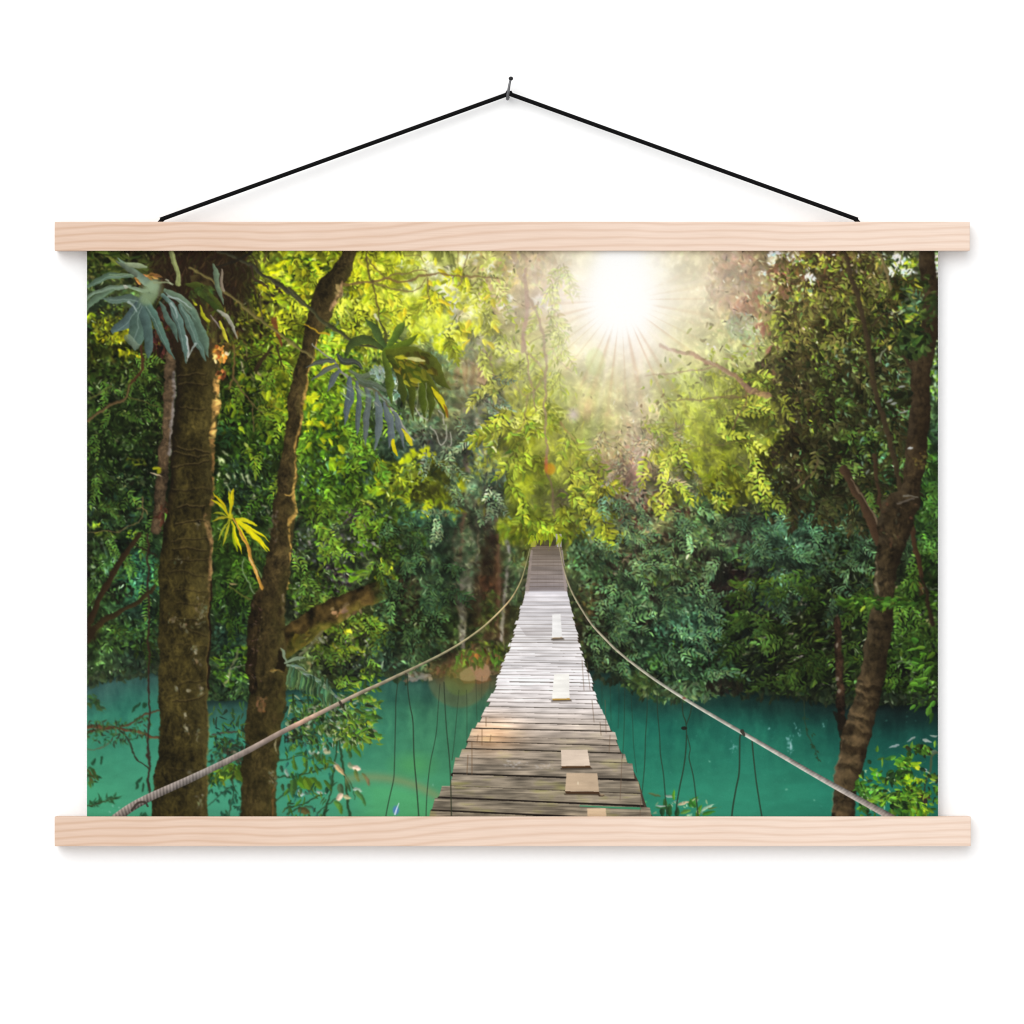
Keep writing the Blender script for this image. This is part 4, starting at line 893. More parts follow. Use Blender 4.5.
def left_trunks():
    # thin branches far left
    line([(84, 634), (97, 608), (108, 582), (122, 560), (133, 543), (140, 534)], 7, 4, (46, 34, 20), 1, -.2)
    line([(84, 642), (100, 624), (120, 611), (138, 602), (148, 594), (155, 586)], 7, 3, (50, 40, 22), 1, -.2)
    blob(90, 634, 9, 7, (40, 30, 18), .9, .5)
    line([(87, 420), (105, 408), (118, 401), (127, 398), (130, 388), (132, 384)], 3.2, 2, (95, 75, 48), .95, -.3)
    line([(129, 398), (143, 402), (160, 406)], 1.4, 1, (90, 85, 45), .85)
    line([(132, 384), (140, 374), (143, 366), (143, 352), (142, 346)], 2, 3, (72, 42, 28), .95)
    line([(90, 398), (105, 390), (112, 388)], 1.6, 1, (100, 98, 50), .8)
    line([(87, 532), (115, 531), (130, 526), (140, 521), (143, 508), (142, 498)], 1.2, 1.6, (110, 95, 60), .8)
    line([(137, 508), (144, 509), (147, 514)], 1, 1.2, (150, 130, 80), .8)
    line([(135, 545), (145, 551), (158, 556)], 2, 1.5, (36, 28, 18), .9)
    # pale slim stem beside the trunk
    bark([(171, 352, 11), (170, 372, 10), (169, 400, 10), (168, 430, 10), (165, 455, 11), (162, 480, 11), (159, 505, 12), (157, 530, 10)], (100, 82, 60), (68, 54, 38), 70)
    litedge([(174, 372, 3), (173, 400, 3.4), (172, 430, 3), (170, 455, 3)], (150, 142, 138), .7, 71)
    clump(163, 512, 5, 12, 30, 6, 1.8, [(72, 42, 28), (58, 36, 26)], al=.7)
    leaf(152, 467, 10, 2, .15, (165, 165, 30)); leaf(150, 471, 13, 1.2, .5, (205, 185, 150)); blob(159, 471, 2.4, 3, (150, 150, 20), .9)
    leaf(164, 513, 9, 1.6, 1.4, (110, 170, 60)); leaf(165, 520, 7, 1.4, 1.2, (200, 210, 185))
    # main trunk
    T = [(192, 300, 50), (196, 345, 44), (197, 380, 41.5), (196, 410, 42), (194, 440, 43), (191.5, 480, 43), (189.5, 510, 44.5), (187, 540, 50), (185.5, 570, 52), (185, 610, 51), (184.5, 660, 49.5), (183.5, 710, 49), (183.5, 745, 49), (181.5, 775, 53), (180, 820, 58)]
    b, m, u, v = bark(T, (72, 63, 30), (42, 36, 16), 80)
    i0, i1, j0, j1 = b
    dk = np.clip((-v - .55) / .4, 0, 1) * np.clip((560 - GY[j0:j1, i0:i1]) / 60, 0, 1)
    lay(b, m * dk * .75, A((22, 16, 10)))
    lay(b, m * np.clip((395 - GY[j0:j1, i0:i1]) / 60, 0, 1) * .5, A((36, 28, 15)))
    b2, m2 = polymask([(168, 249), (248, 249), (250, 290), (238, 312), (224, 340), (219, 352), (176, 352), (172, 330), (176, 300), (160, 290), (150, 268)])
    lay(b2, blur(m2, 7) * .82, A((38, 27, 17)))
    for i in range(420):
        x, y = U(155, 250), U(250, 345)
        if y > 300 and not 172 < x < 236: continue
        leaf(x, y, U(5, 13), U(.5, 1.3), R.normal(1.7, .5), jit([(52, 38, 24), (28, 19, 12), (66, 50, 30), (60, 58, 28), (45, 30, 22)][R.randint(5)], .15), .75)
    for i in range(60):
        x = U(205, 245); leaf(x, U(300, 350), U(5, 9), 1.6, R.normal(1.6, .6), jit([(90, 100, 30), (60, 70, 26), (110, 90, 40)][R.randint(3)], .15), .8)
    lay(b, m * np.clip(v - .1, 0, .75) * np.clip(.75 + .6 * noise(6, 160, 2)[j0:j1, i0:i1], 0, 1) * .62, A((104, 94, 50)))
    # ridge of darker bark low left, vines round the trunk
    for y0, s, c in ((447, 6, .7), (452, 3, .6), (466, -6, .7), (488, 0, .4), (508, -1, .8), (524, -4, .7), (540, -3, .5), (547, 3, .6), (558, 1, .5), (572, 3, .4), (590, 0, .4), (603, 2, .35), (620, -3, .4), (626, 8, .4), (374, 1, .6), (384, 0, .5), (408, 1, .5), (702, -8, .6), (684, -5, .4), (643, 2, .3), (768, 2, .3)):
        xl = 173 + U(-3, 8); xr = 210 - U(0, 6)
        pts = [(xl, y0), (xl + (xr - xl) * .33, y0 + s * .35 + U(-1, 1)), (xl + (xr - xl) * .66, y0 + s * .7 + U(-1, 1)), (xr, y0 + s)]
        line([(x, y + 1.2) for x, y in pts], 1.3, 1.2, (22, 16, 8), c)
        line(pts, 1.1, 1.0, (96, 82, 48), c)
    # lichen
    for x, y, rx, ry, n in ((201, 615, 7, 18, 46), (196, 648, 4, 6, 20), (197, 661, 4, 3, 12), (200, 690, 4, 6, 16), (176, 688, 3, 3, 10), (186, 715, 2, 3, 10), (187, 729, 4, 5, 16), (190, 775, 3, 8, 12), (200, 800, 4, 9, 14), (172, 620, 6, 5, 10), (186, 625, 8, 8, 14), (198, 735, 2, 5, 6), (197, 524, 3, 4, 8), (178, 560, 8, 8, 8)):
        for i in range(n): blob(x + R.normal(0, rx * .5), y + R.normal(0, ry * .5), U(.5, 1.7), U(.5, 2.0), jit((122, 116, 88), .16), U(.25, .75))
    for x, y in ((186, 714), (187, 728), (190, 690), (197, 653)): blob(x, y, 1.6, 2, (165, 158, 130), .8)
    for i in range(260):
        y = U(430, 815); x = 186 + U(-24, 23)
        line([(x, y), (x + U(-2, 2), y + U(2, 7))], .8, .5, (90, 76, 40) if R.rand() > .5 else (24, 18, 9), .35)
    # sunlit right edge
    litedge([(219, 370, 3), (217.5, 385, 7), (216, 400, 8), (215, 415, 7.5), (214, 430, 6), (213.5, 445, 5.5)], (224, 170, 92), .95, 90, .35)
    litedge([(213.5, 440, 5), (214, 470, 3), (212.5, 490, 3.4), (211.5, 505, 4)], (160, 116, 64), .7, 91)
    litedge([(206, 515, 4), (209, 525, 7), (210, 535, 6), (211, 550, 4), (210, 575, 4.5), (210, 590, 5), (210, 600, 3)], (176, 134, 88), .6, 92, .4)
    litedge([(209.5, 600, 2.5), (209, 640, 2.2), (208, 690, 2.4), (208, 740, 3), (208, 800, 2.5)], (112, 92, 48), .55, 93)
    line([(211.5, 580), (211, 610), (210.5, 650), (209, 690)], 1.8, 2.2, (28, 16, 10), .85)
    clump(220, 352, 7, 9, 34, 5, 2.2, [(240, 180, 80), (225, 150, 60), (250, 215, 140), (150, 90, 40)], k=.12)
    clump(222, 372, 5, 4, 14, 5, 1.8, [(110, 62, 34), (190, 120, 60)])
    # twigs and roots hanging between the trunks
    for pts, w0, w1, c in (([(234, 345), (235, 360), (234, 375), (231, 390)], 1.6, 1.8, (120, 92, 52)), ([(234, 377), (240, 387), (246, 396), (252, 405), (254, 420), (255, 432)], 1.8, 1.0, (105, 85, 55)), ([(252, 404), (258, 410), (264, 413)], 1.2, .8, (100, 90, 50)), ([(247, 347), (247, 356)], 1.6, 1.6, (120, 105, 70)), ([(278, 345), (281, 360), (284, 372)], 2.4, 1.6, (52, 40, 26)), ([(273, 347), (264, 358), (257, 370)], 2.5, 5, (48, 36, 24)), ([(244, 360), (255, 357), (262, 354)], 1.4, 1.8, (44, 36, 22)), ([(274, 318), (277, 335), (282, 345)], 5, 2, (110, 58, 36))):
        line(pts, w0, w1, c, .9)
    line([(244, 560), (241.5, 568), (243, 575), (250, 585), (256, 593)], 1, 1.6, (130, 150, 110), .95)
    line([(253, 562), (258, 570), (262, 578)], 1, 1.6, (115, 140, 80), .9)
    line([(229, 586), (240, 592), (250, 598)], 1.8, 2.2, (88, 92, 40), .9)
    leaf(229, 583, 9, 1.4, .1, (165, 140, 100), .9)
    # second trunk
    S = [(351, 246, 15), (341.5, 272, 18), (330, 290, 24), (321, 312, 23), (311, 340, 16), (303, 368, 15), (297, 400, 16), (291.5, 440, 15.5), (287, 480, 19), (284, 515, 22.5), (280, 550, 25), (275, 580, 26), (268.5, 605, 33), (266, 640, 37), (269, 668, 37), (268, 695, 36), (264, 730, 37), (260, 765, 34.5), (258, 820, 36)]
    bark(S, (76, 63, 36), (48, 40, 21), 100, 0, vert=.2)
    b, m, u, v = ribbon(S); i0, i1, j0, j1 = b
    lay(b, m * np.clip((GY[j0:j1, i0:i1] - 600) / 120, 0, 1) * .30, A((44, 42, 14)))
    lay(b, m * np.clip(v - .05, 0, .8) * np.clip(.7 + .7 * noise(6, 161, 2)[j0:j1, i0:i1], 0, 1) * .6, A((104, 96, 46)))
    # second stem merging below the palm
    bark([(258, 596, 10), (253, 625, 12), (252, 660, 10), (252, 690, 9)], (50, 40, 22), (32, 24, 13), 104)
    for i in range(30): blob(255 + U(-4, 6), U(605, 690), U(.6, 1.2), U(.6, 1.4), jit((105, 80, 70), .2), .5)
    for i in range(240):
        y = U(300, 815); xs = np.interp(y, [p[1] for p in S], [p[0] for p in S]); w = np.interp(y, [p[1] for p in S], [p[2] for p in S])
        x = xs + U(-.45, .45) * w
        line([(x, y), (x + U(-1.5, 1.5), y + U(3, 9))], .9, .5, (88, 68, 42) if R.rand() > .55 else (22, 15, 9), .32)
    litedge([(337, 296, 6), (339, 287, 4)], (205, 175, 110), .7, 108)
    litedge([(344, 283, 1.4), (341, 292, 4), (337, 302, 6), (331, 310, 3)], (190, 150, 105), .8, 109)
    litedge([(318, 340, 2), (308.5, 375, 2.2), (304, 400, 2.2), (300, 425, 3), (296, 440, 2.6), (297, 455, 2.4), (294.5, 478, 2), (294, 492, 4), (296, 505, 3.2), (295, 515, 4), (290, 522, 4), (289, 535, 3), (290.5, 548, 2.6), (289.5, 570, 1.8), (287, 590, 1.6)], (214, 168, 84), .8, 110)
    litedge([(283, 595, 3), (282.5, 615, 3)], (130, 115, 90), .7, 111)
    line([(284, 494), (290, 495), (295, 492)], 1.6, 2.4, (200, 160, 80), .9)
    poly([(279, 648), (288, 662), (283, 672), (276, 668)], (26, 20, 10), .9)
    clump(274, 670, 5, 1.5, 12, 5, 1.2, (110, 92, 48), a=.1, sp=.3)
    for i in range(26): blob(262 + U(-4, 5), 703 + U(-6, 7), U(.6, 1.8), U(.8, 2.6), jit((118, 86, 54), .15), .6)
    for i in range(30): blob(274 + U(-6, 4), 525 + U(-14, 16), U(.6, 1.5), U(.8, 2.2), jit((105, 92, 74), .15), .4)
    litedge([(277, 735, 2.6), (275, 745, 2), (277, 755, 1.4)], (150, 140, 105), .8, 112)
    for i in range(26): blob(272 + U(-4, 4), 778 + U(-9, 6), U(.6, 1.6), U(.6, 2.2), jit((122, 112, 82), .15), .6)
    litedge([(274, 785, 2), (273, 800, 2.4), (272, 816, 2)], (140, 96, 50), .5, 113)
    # lianas in front
    line([(205, 246), (222, 252), (236, 258), (250, 266), (262, 273), (275, 282), (290, 294), (305, 305)], 3, 4, (58, 56, 40), 1, -.35)
    line([(213, 268), (228, 264), (240, 258), (252, 252)], 2, 3.6, (34, 30, 22), .95)
    line([(250, 268), (254, 277), (262, 284), (268, 289)], 2.6, 2, (58, 44, 34), .95)
    line([(265, 262), (267, 256), (268, 250)], 1.6, 1.4, (92, 74, 46), .9)
    line([(190, 268), (203, 276), (216, 284), (232, 296), (250, 311), (270, 326), (288, 341), (305, 352), (314, 357)], 2.4, 2.8, (112, 102, 58), .95, -.3)
    line([(289, 290), (303, 302), (320, 317), (336, 331), (350, 342), (364, 347), (384, 350)], 3.4, 2.6, (66, 66, 42), 1, -.35)
    line([(305, 325), (318, 332), (331, 335)], 1.2, 2.4, (205, 165, 40), .95)
    line([(261, 288), (261, 300), (262, 318)], 1, 1, (100, 85, 60), .8)
    # twigs right of the second trunk
    for pts, w0, w1, c in (([(346, 285), (360, 283), (374, 283), (388, 279), (405, 282), (418, 277), (430, 275), (450, 275), (472, 276), (500, 278)], 3, 1.4, (118, 92, 56)), ([(366, 250), (368, 265), (371, 277), (374, 283), (375, 295), (377, 305), (381, 320)], 1.8, 1.4, (82, 68, 40)), ([(368, 258), (375, 267), (382, 277)], 1.4, 1.2, (100, 84, 50)), ([(374, 285), (388, 289), (406, 292), (416, 290), (424, 282), (427, 276)], 1.6, 1.2, (122, 105, 62)), ([(382, 279), (395, 275), (410, 272), (427, 271)], 1.6, 1.2, (120, 98, 62)), ([(428, 278), (427, 290), (430, 305)], 1.6, 1, (112, 95, 62)), ([(405, 255), (418, 256), (424, 263)], 1, 1, (130, 115, 60)), ([(468, 251), (465, 266), (461, 280), (457, 286)], 1.2, 1.2, (130, 112, 72)), ([(457, 251), (459, 268)], 1, 1, (150, 135, 80))):
        line(pts, w0, w1, c, .88)
    line([(376, 316), (380, 322), (382, 325)], 3, 1.5, (225, 222, 190), .85)

def staghorn():
    def f(pts, c, al=.97):
        if c[2] > c[0]: c = (c[0] * 1.0 + 2, c[1] * .97, c[2] * .86)
        stroke([(x, y, w * .86 if w > 4 else w) for x, y, w in pts], c, al, .18)
    # dark green fronds to the right
    f([(186, 284, 3), (200, 288, 10), (212, 298, 9), (224, 312, 2)], (66, 76, 28))
    f([(195, 290, 3), (206, 298, 7), (216, 308, 6), (222, 316, 1)], (52, 66, 26))
    f([(214, 265, 2), (216, 274, 6), (219, 288, 6), (223, 304, 1)], (98, 116, 92))
    f([(222, 270, 2), (222, 278, 3), (224, 290, 3)], (170, 155, 135), .7)
    f([(217, 310, 2), (226, 316, 5), (231, 324, 4), (238, 338, 1)], (150, 155, 155))
    f([(199, 305, 1), (204, 316, 4), (209, 321, 3)], (175, 178, 35))
    f([(193, 299, 1), (195, 304, 3)], (185, 185, 40)); f([(220, 322, 2), (225, 335, 3.4), (228, 342, 1)], (195, 190, 55))
    f([(211, 315, 1), (216, 322, 2), (221, 330, 1)], (165, 150, 150), .7)
    # small dark hollow behind the fan
    clump(166, 312, 10, 12, 40, 8, 2.6, [(52, 32, 24), (62, 36, 28), (42, 28, 20)], a=1.2, sp=.4)
    clump(160, 340, 9, 12, 40, 8, 2.4, [(48, 30, 22), (38, 26, 18), (70, 36, 30)], a=1.4, sp=.4)
    clump(145, 278, 10, 4, 20, 8, 2, [(130, 95, 45), (160, 120, 60)], a=.3, sp=.3, al=.8)
    # fingers
    c1, c2, c3 = (84, 108, 108), (96, 120, 114), (70, 96, 102)
    f([(152, 287, 9), (140, 276, 8), (130, 268, 6), (118, 258, 1)], (118, 138, 118))
    f([(126, 264, 3), (136, 265, 7), (147, 267, 2)], (138, 150, 118))
    f([(117, 262, 2), (126, 267, 6), (136, 275, 6)], (88, 104, 98))
    f([(133, 277, 3), (115, 275, 8), (101, 279, 8), (87, 287, 3)], (84, 112, 104))
    f([(112, 275, 3), (124, 275, 4), (134, 277, 2)], (110, 130, 100), .8)
    f([(130, 286, 3), (112, 289, 6), (98, 293, 5), (86, 300, 3)], (105, 130, 120))
    f([(114, 291, 2), (102, 297, 6), (92, 303, 6), (84, 312, 3)], (94, 116, 92))
    f([(124, 286, 1), (126, 287, 4), (128, 287, 2)], (200, 200, 205), .8)
    f([(138, 302, 8), (126, 298, 9), (114, 300, 7), (104, 299, 1)], c1)
    f([(150, 293, 6), (136, 289, 5), (129, 287, 2)], (125, 150, 138))
    f([(142, 300, 9), (136, 312, 15), (127, 322, 15), (115, 329, 7), (113, 334, 1)], (74, 98, 110))
    f([(142, 304, 9), (139, 322, 20), (136, 338, 17), (135, 349, 4)], (76, 104, 104))
    f([(143, 306, 8), (147, 328, 12), (149, 345, 9), (148, 358, 1)], c3)
    f([(128, 338, 8), (135, 346, 9), (139, 345, 3)], (105, 125, 118), .8)
    f([(146, 302, 8), (154, 316, 10), (162, 334, 9), (168, 346, 6), (174, 358, 1)], (78, 112, 112))
    f([(159, 303, 2), (167, 316, 7), (173, 328, 7), (178, 342, 1)], (76, 104, 102))
    f([(162, 296, 4), (172, 306, 7), (179, 322, 10), (184, 342, 8), (187, 364, 1)], (84, 114, 118))
    f([(165, 292, 5), (182, 300, 10), (194, 314, 9), (201, 326, 4)], (96, 122, 112))
    f([(180, 306, 5), (190, 324, 10), (199, 342, 11), (206, 362, 1)], (86, 116, 116))
    f([(192, 312, 6), (200, 328, 9), (206, 344, 8), (209, 358, 1)], (84, 112, 106))
    # veins and glints on the fingers
    for pts in ([(146, 306), (156, 324), (166, 344)], [(142, 306), (138, 324), (134, 342)], [(168, 302), (178, 322), (184, 350)], [(166, 294), (182, 304), (196, 320)], [(182, 308), (192, 328), (202, 350)], [(138, 302), (124, 299), (110, 300)], [(130, 286), (108, 290), (92, 297)], [(128, 276), (110, 277), (95, 283)], [(141, 304), (130, 320), (118, 330)]):
        line(pts, 1.2, .7, (140, 160, 148), .55)
    for pts in ([(168, 297), (180, 300), (192, 308)], [(171, 304), (176, 310), (178, 318)], [(197, 343), (192, 350), (188, 362)], [(129, 302), (134, 306), (138, 312)]):
        line(pts, 2.4, 1, (168, 182, 176), .75)
    line([(186, 336), (188, 348), (189, 358)], 2, 2.2, (200, 208, 205), .75)
    blob(151, 291, 11, 8, (138, 158, 122), .9, .5, -.7); blob(147, 299, 8, 6, (128, 148, 110), .8, .5)
    blob(155, 286, 5, 5, (142, 162, 130), .7, .5)
    for k in range(11):
        a = .4 + k * .26
        line([(149, 292), (149 + 13 * math.cos(a), 292 + 12 * math.sin(a))], 1.2, .5, (105, 122, 92), .4)
    line([(155, 284), (165, 284), (175, 285)], 2.4, 1.2, (140, 150, 112), .85)
    line([(169, 282), (166, 281), (174, 286)], 2, 1, (190, 195, 165), .7)
    f([(171, 247, 5), (174, 262, 6.5), (178, 274, 5.5), (179, 285, 4.5)], (134, 142, 88))
    line([(172, 250), (176, 268), (178, 283)], 1, .8, (168, 172, 122), .7)
    clump(200, 292, 12, 6, 26, 7, 2.3, [(58, 70, 30), (48, 56, 26)], a=.6, sp=.4, al=.7)

def backlit_leaves():
    for x0, y0, x1, y1, n, cs in ((345, 254, 470, 345, 70, [(214, 212, 34), (232, 226, 62), (186, 194, 30), (236, 222, 40)]), (255, 254, 318, 310, 34, [(198, 200, 26), (160, 172, 28), (218, 214, 36)]), (228, 340, 300, 440, 26, [(150, 168, 30), (180, 188, 34), (118, 142, 28)]), (303, 345, 350, 450, 36, [(176, 188, 28), (140, 166, 28), (206, 204, 30)]), (455, 290, 505, 345, 24, [(226, 220, 60), (206, 206, 60)])):
        for i in range(n):
            x, y = U(x0, x1), U(y0, y1)
            leaf(x, y, U(7, 12), U(2, 3.3), R.normal(1.3, .7), jit(cs[R.randint(len(cs))], .1), U(.6, .92), .12, -.12)
    for i in range(70):                                   # arching dark blades round the head of the trunk
        x = U(150, 262); y = U(250, 300)
        a = (x - 205) / 60.0
        pts = [(x, y, 1), (x + 8 * math.sin(a), y + U(8, 12), U(1.6, 3.2)), (x + 15 * math.sin(a) + U(-3, 3), y + U(20, 32), .6)]
        stroke(pts, jit([(56, 60, 26), (44, 40, 22), (74, 80, 34), (60, 46, 28)][R.randint(4)], .15), .8, .14)
    for i in range(40):
        x = U(88, 165); y = U(250, 275); a = U(-.4, .9)
        leaf(x, y, U(10, 20), U(1.2, 2.4), a, jit([(62, 76, 30), (84, 96, 40), (48, 56, 24)][R.randint(3)], .15), .8, .12)

def palm_leaf():
    Yb = (218, 205, 22)
    for (x, y), w in (((213, 492), 4), ((212, 500), 4.5), ((234, 489), 5), ((230, 492), 3.4), ((213, 514), 3.4), ((213, 521), 3.4), ((218, 540), 3.2), ((224, 545), 4), ((237, 552), 4), ((241, 554), 4.2), ((250, 553), 6), ((266, 551), 4.6), ((269, 542), 4), ((258, 526), 4.5)):
        hx, hy = 231 + (x - 231) * .12, 517 + (y - 517) * .12
        if x > 244: hx, hy = 236, 520
        c = jit(Yb, .07)
        if x < 226 and y > 510: c = jit((175, 165, 40), .08)
        stroke([(hx, hy, 1.0), ((hx * .4 + x * .6), (hy * .4 + y * .6) - 1.2, w * .72), (x, y, .5)], c, .95, .14)
        line([(hx, hy), (x, y)], .7, .4, (160, 135, 15), .5)
    stroke([(236, 519, 2), (246, 521, 3.6), (257, 526, 1)], (215, 208, 30)); stroke([(238, 521, 3), (252, 533, 3.6), (268, 550, 1)], (222, 212, 20))
    blob(231, 516, 2.6, 4, (215, 200, 30), .85, .5)
    stroke([(233, 518, 1.6), (240, 530, 1.8), (246, 543, 3), (251, 558, 4), (256, 573, 4), (262, 588, 3)], (188, 138, 58), 1, -.2)
    line([(250, 557), (254, 567), (258, 577)], 1.8, 1.4, (232, 196, 125), .85)

def feather_leaves():
    g = (84, 92, 92)
    # grey pinnate leaf hanging from a pale stem
    line([(312, 344), (325, 354), (336, 364), (344, 373), (352, 382)], 1.4, 2.4, (142, 140, 130), .95)
    line([(350, 378), (365, 386), (378, 393), (388, 404), (398, 420), (408, 436)], 2, 2, (96, 88, 70), .9)
    line([(391, 408), (400, 420), (409, 434), (414, 440)], 2.4, 1.4, (165, 160, 150), .9)
    for pts, c in (([(335, 362, 3), (320, 361, 5), (306, 367, 1)], (78, 82, 76)), ([(338, 366, 3), (324, 371, 5.5), (312, 381, 1)], (84, 90, 86)), ([(341, 370, 3), (333, 380, 7), (328, 393, 1)], (84, 92, 98)), ([(350, 379, 4), (350, 398, 9), (346, 412, 6), (345, 424, 1)], (82, 94, 104)), ([(358, 382, 3), (360, 402, 6), (358, 420, 6), (357, 436, 1)], (82, 92, 98)), ([(367, 388, 3), (369, 406, 6), (366, 425, 6), (366, 446, 1)], (90, 98, 98)), ([(376, 394, 3), (380, 412, 8), (378, 432, 7), (376, 450, 1)], (96, 108, 110)), ([(384, 402, 3), (390, 420, 7), (391, 436, 6), (389, 448, 1)], (92, 102, 108)), ([(393, 412, 3), (400, 428, 6), (404, 448, 1)], (90, 100, 104)), ([(350, 372, 3), (362, 376, 6), (376, 372, 5), (384, 366, 1)], (92, 104, 78)), ([(356, 377, 3), (370, 384, 7), (386, 390, 4), (394, 396, 1)], (84, 96, 76)), ([(338, 355, 2), (344, 362, 6), (356, 362, 5), (362, 368, 1)], (60, 64, 58))):
        stroke(pts, c, .95, .12)
        line([(p[0], p[1]) for p in pts], .8, .5, (118, 124, 122), .45)
    for i in range(26): leaf(U(340, 395), U(384, 405), U(6, 12), 1.1, .65, jit((140, 152, 135), .12), .6)
    clump(378, 372, 8, 8, 30, 6, 2, [(130, 150, 125), (150, 165, 145)], a=1, sp=.8, k=.1)
    clump(395, 385, 8, 14, 50, 6, 2.2, [(120, 145, 125), (140, 158, 145), (100, 125, 95)], a=1.2, sp=.7)
    # dark olive split leaf against the light
    o = (74, 70, 18)
    line([(384, 350), (386, 335), (380, 322)], 4, 2, (66, 66, 30), .9)
    for pts, c in (([(384, 350, 4), (368, 340, 9), (352, 345, 8), (346, 360, 1)], (70, 72, 34)), ([(386, 348, 4), (376, 331, 8), (366, 320, 1)], (74, 82, 38)), ([(388, 348, 4), (398, 330, 8), (404, 322, 1)], (88, 96, 30)), ([(386, 352, 6), (405, 344, 9), (418, 336, 1)], (96, 98, 24)), ([(388, 354, 6), (410, 352, 11), (424, 356, 3)], (92, 84, 22)), ([(405, 355, 7), (428, 362, 15), (440, 378, 10), (451, 389, 1)], (84, 76, 20)), ([(390, 357, 5), (400, 373, 8), (402, 390, 8), (404, 404, 1)], (66, 64, 18)), ([(398, 358, 5), (409, 375, 9), (412, 395, 8), (414, 420, 1)], (72, 68, 16)), ([(408, 360, 5), (420, 380, 9), (424, 400, 8), (425, 422, 1)], (82, 82, 18)), ([(415, 365, 5), (428, 385, 8), (431, 402, 7), (430, 420, 1)], (74, 72, 16)), ([(424, 372, 5), (437, 394, 8), (444, 408, 6), (446, 417, 1)], (86, 78, 18)), ([(384, 354, 4), (388, 370, 7), (390, 390, 7), (392, 402, 1)], (88, 90, 26))):
        stroke(pts, (c[0] * .84, c[1] * 1.02, c[2] * 1.05), .95, .16)
    clump(412, 368, 22, 16, 40, 9, 2.3, [(112, 108, 24), (60, 56, 16), (135, 125, 30)], a=.9, sp=.5, al=.7)
    stroke([(408, 359, 2), (416, 359.5, 4), (424, 362, 1)], (205, 205, 130), .9); stroke([(396, 357, 2), (402, 358, 4), (409, 359, 1)], (185, 180, 40), .9)
    stroke([(432, 388, 2), (440, 398, 6), (446, 410, 3), (448, 418, 1)], (205, 192, 25), .95)
    stroke([(444, 404, 1), (447, 412, 3), (449, 418, 1)], (120, 70, 25), .8)
    for x, y in ((418, 400), (426, 402)): line([(x, y - 18), (x + .5, y), (x - .3, y + 14)], 1, .8, (140, 145, 115), .7)
    stroke([(402, 428, 1), (409, 438, 5), (412, 446, 2)], (205, 195, 40)); stroke([(392, 440, 3), (395, 448, 4), (397, 455, 2)], (215, 200, 20))
    for pts in ([(432, 426), (437, 436), (441, 446), (446, 440), (446, 425)], [(417, 408), (422, 417), (428, 420)], [(438, 410), (443, 415), (444, 424)], [(450, 432), (451, 445)]):
        line(pts, 1.4, 1.2, (175, 172, 155), .8)

def stems_centre():
    for pts, w0, w1, c, al in (
        ([(523, 335), (525, 345), (528, 365), (532, 385), (534, 396), (537, 410)], 2, 1.2, (150, 118, 100), .75),
        ([(526, 270), (527, 300), (525, 325), (523, 350)], 4, 4, (170, 135, 120), .75),
        ([(512, 251), (516, 265), (524, 280)], 5, 6, (172, 145, 122), .6),
        ([(528, 295), (536, 315), (541, 330), (544, 345), (545, 375), (545, 410), (546, 445), (546, 470)], 2.6, 2, (150, 122, 100), .8),
        ([(528, 352), (536, 363), (543, 372)], 1.6, 1.2, (160, 130, 105), .7),
        ([(551, 348), (556, 358), (565, 367), (571, 373)], 1.2, 1.2, (165, 140, 110), .6),
        ([(545, 377), (538, 386), (533, 392), (527, 398), (525, 420), (520, 428), (512, 432)], 1.6, 1.4, (140, 120, 75), .75),
        ([(530, 345), (536, 340), (543, 337)], 1.6, 1.2, (150, 135, 90), .75),
        ([(512, 384), (520, 392), (527, 398)], 1.2, 1.2, (150, 130, 85), .65),
        ([(560, 420), (568, 432), (575, 442)], 1.4, 1.2, (150, 115, 70), .7),
        ([(546, 470), (551, 490), (554, 515)], 2.4, 2, (110, 88, 70), .7)):
        line(pts, w0, w1, c, al)
    # branches right of the sun
    line([(660, 346), (680, 352), (697, 356), (715, 365), (735, 377), (750, 389), (768, 396)], 3, 6, (150, 105, 90), .72, -.12)
    line([(645, 376), (665, 374), (690, 371), (715, 367)], 1, 1.8, (140, 110, 85), .7)
    line([(665, 403), (680, 399), (695, 401), (712, 397), (725, 395), (738, 399)], 1.2, 1.8, (115, 95, 60), .75)
    line([(720, 396), (735, 399), (748, 395), (760, 391)], 1.8, 1.4, (100, 78, 52), .75)
    line([(668, 458), (690, 447), (723, 444), (760, 440)], 1.2, 1, (120, 100, 60), .5)
    line([(733, 430), (738, 418), (745, 402), (748, 390)], 1.6, 1.8, (110, 80, 55), .7)

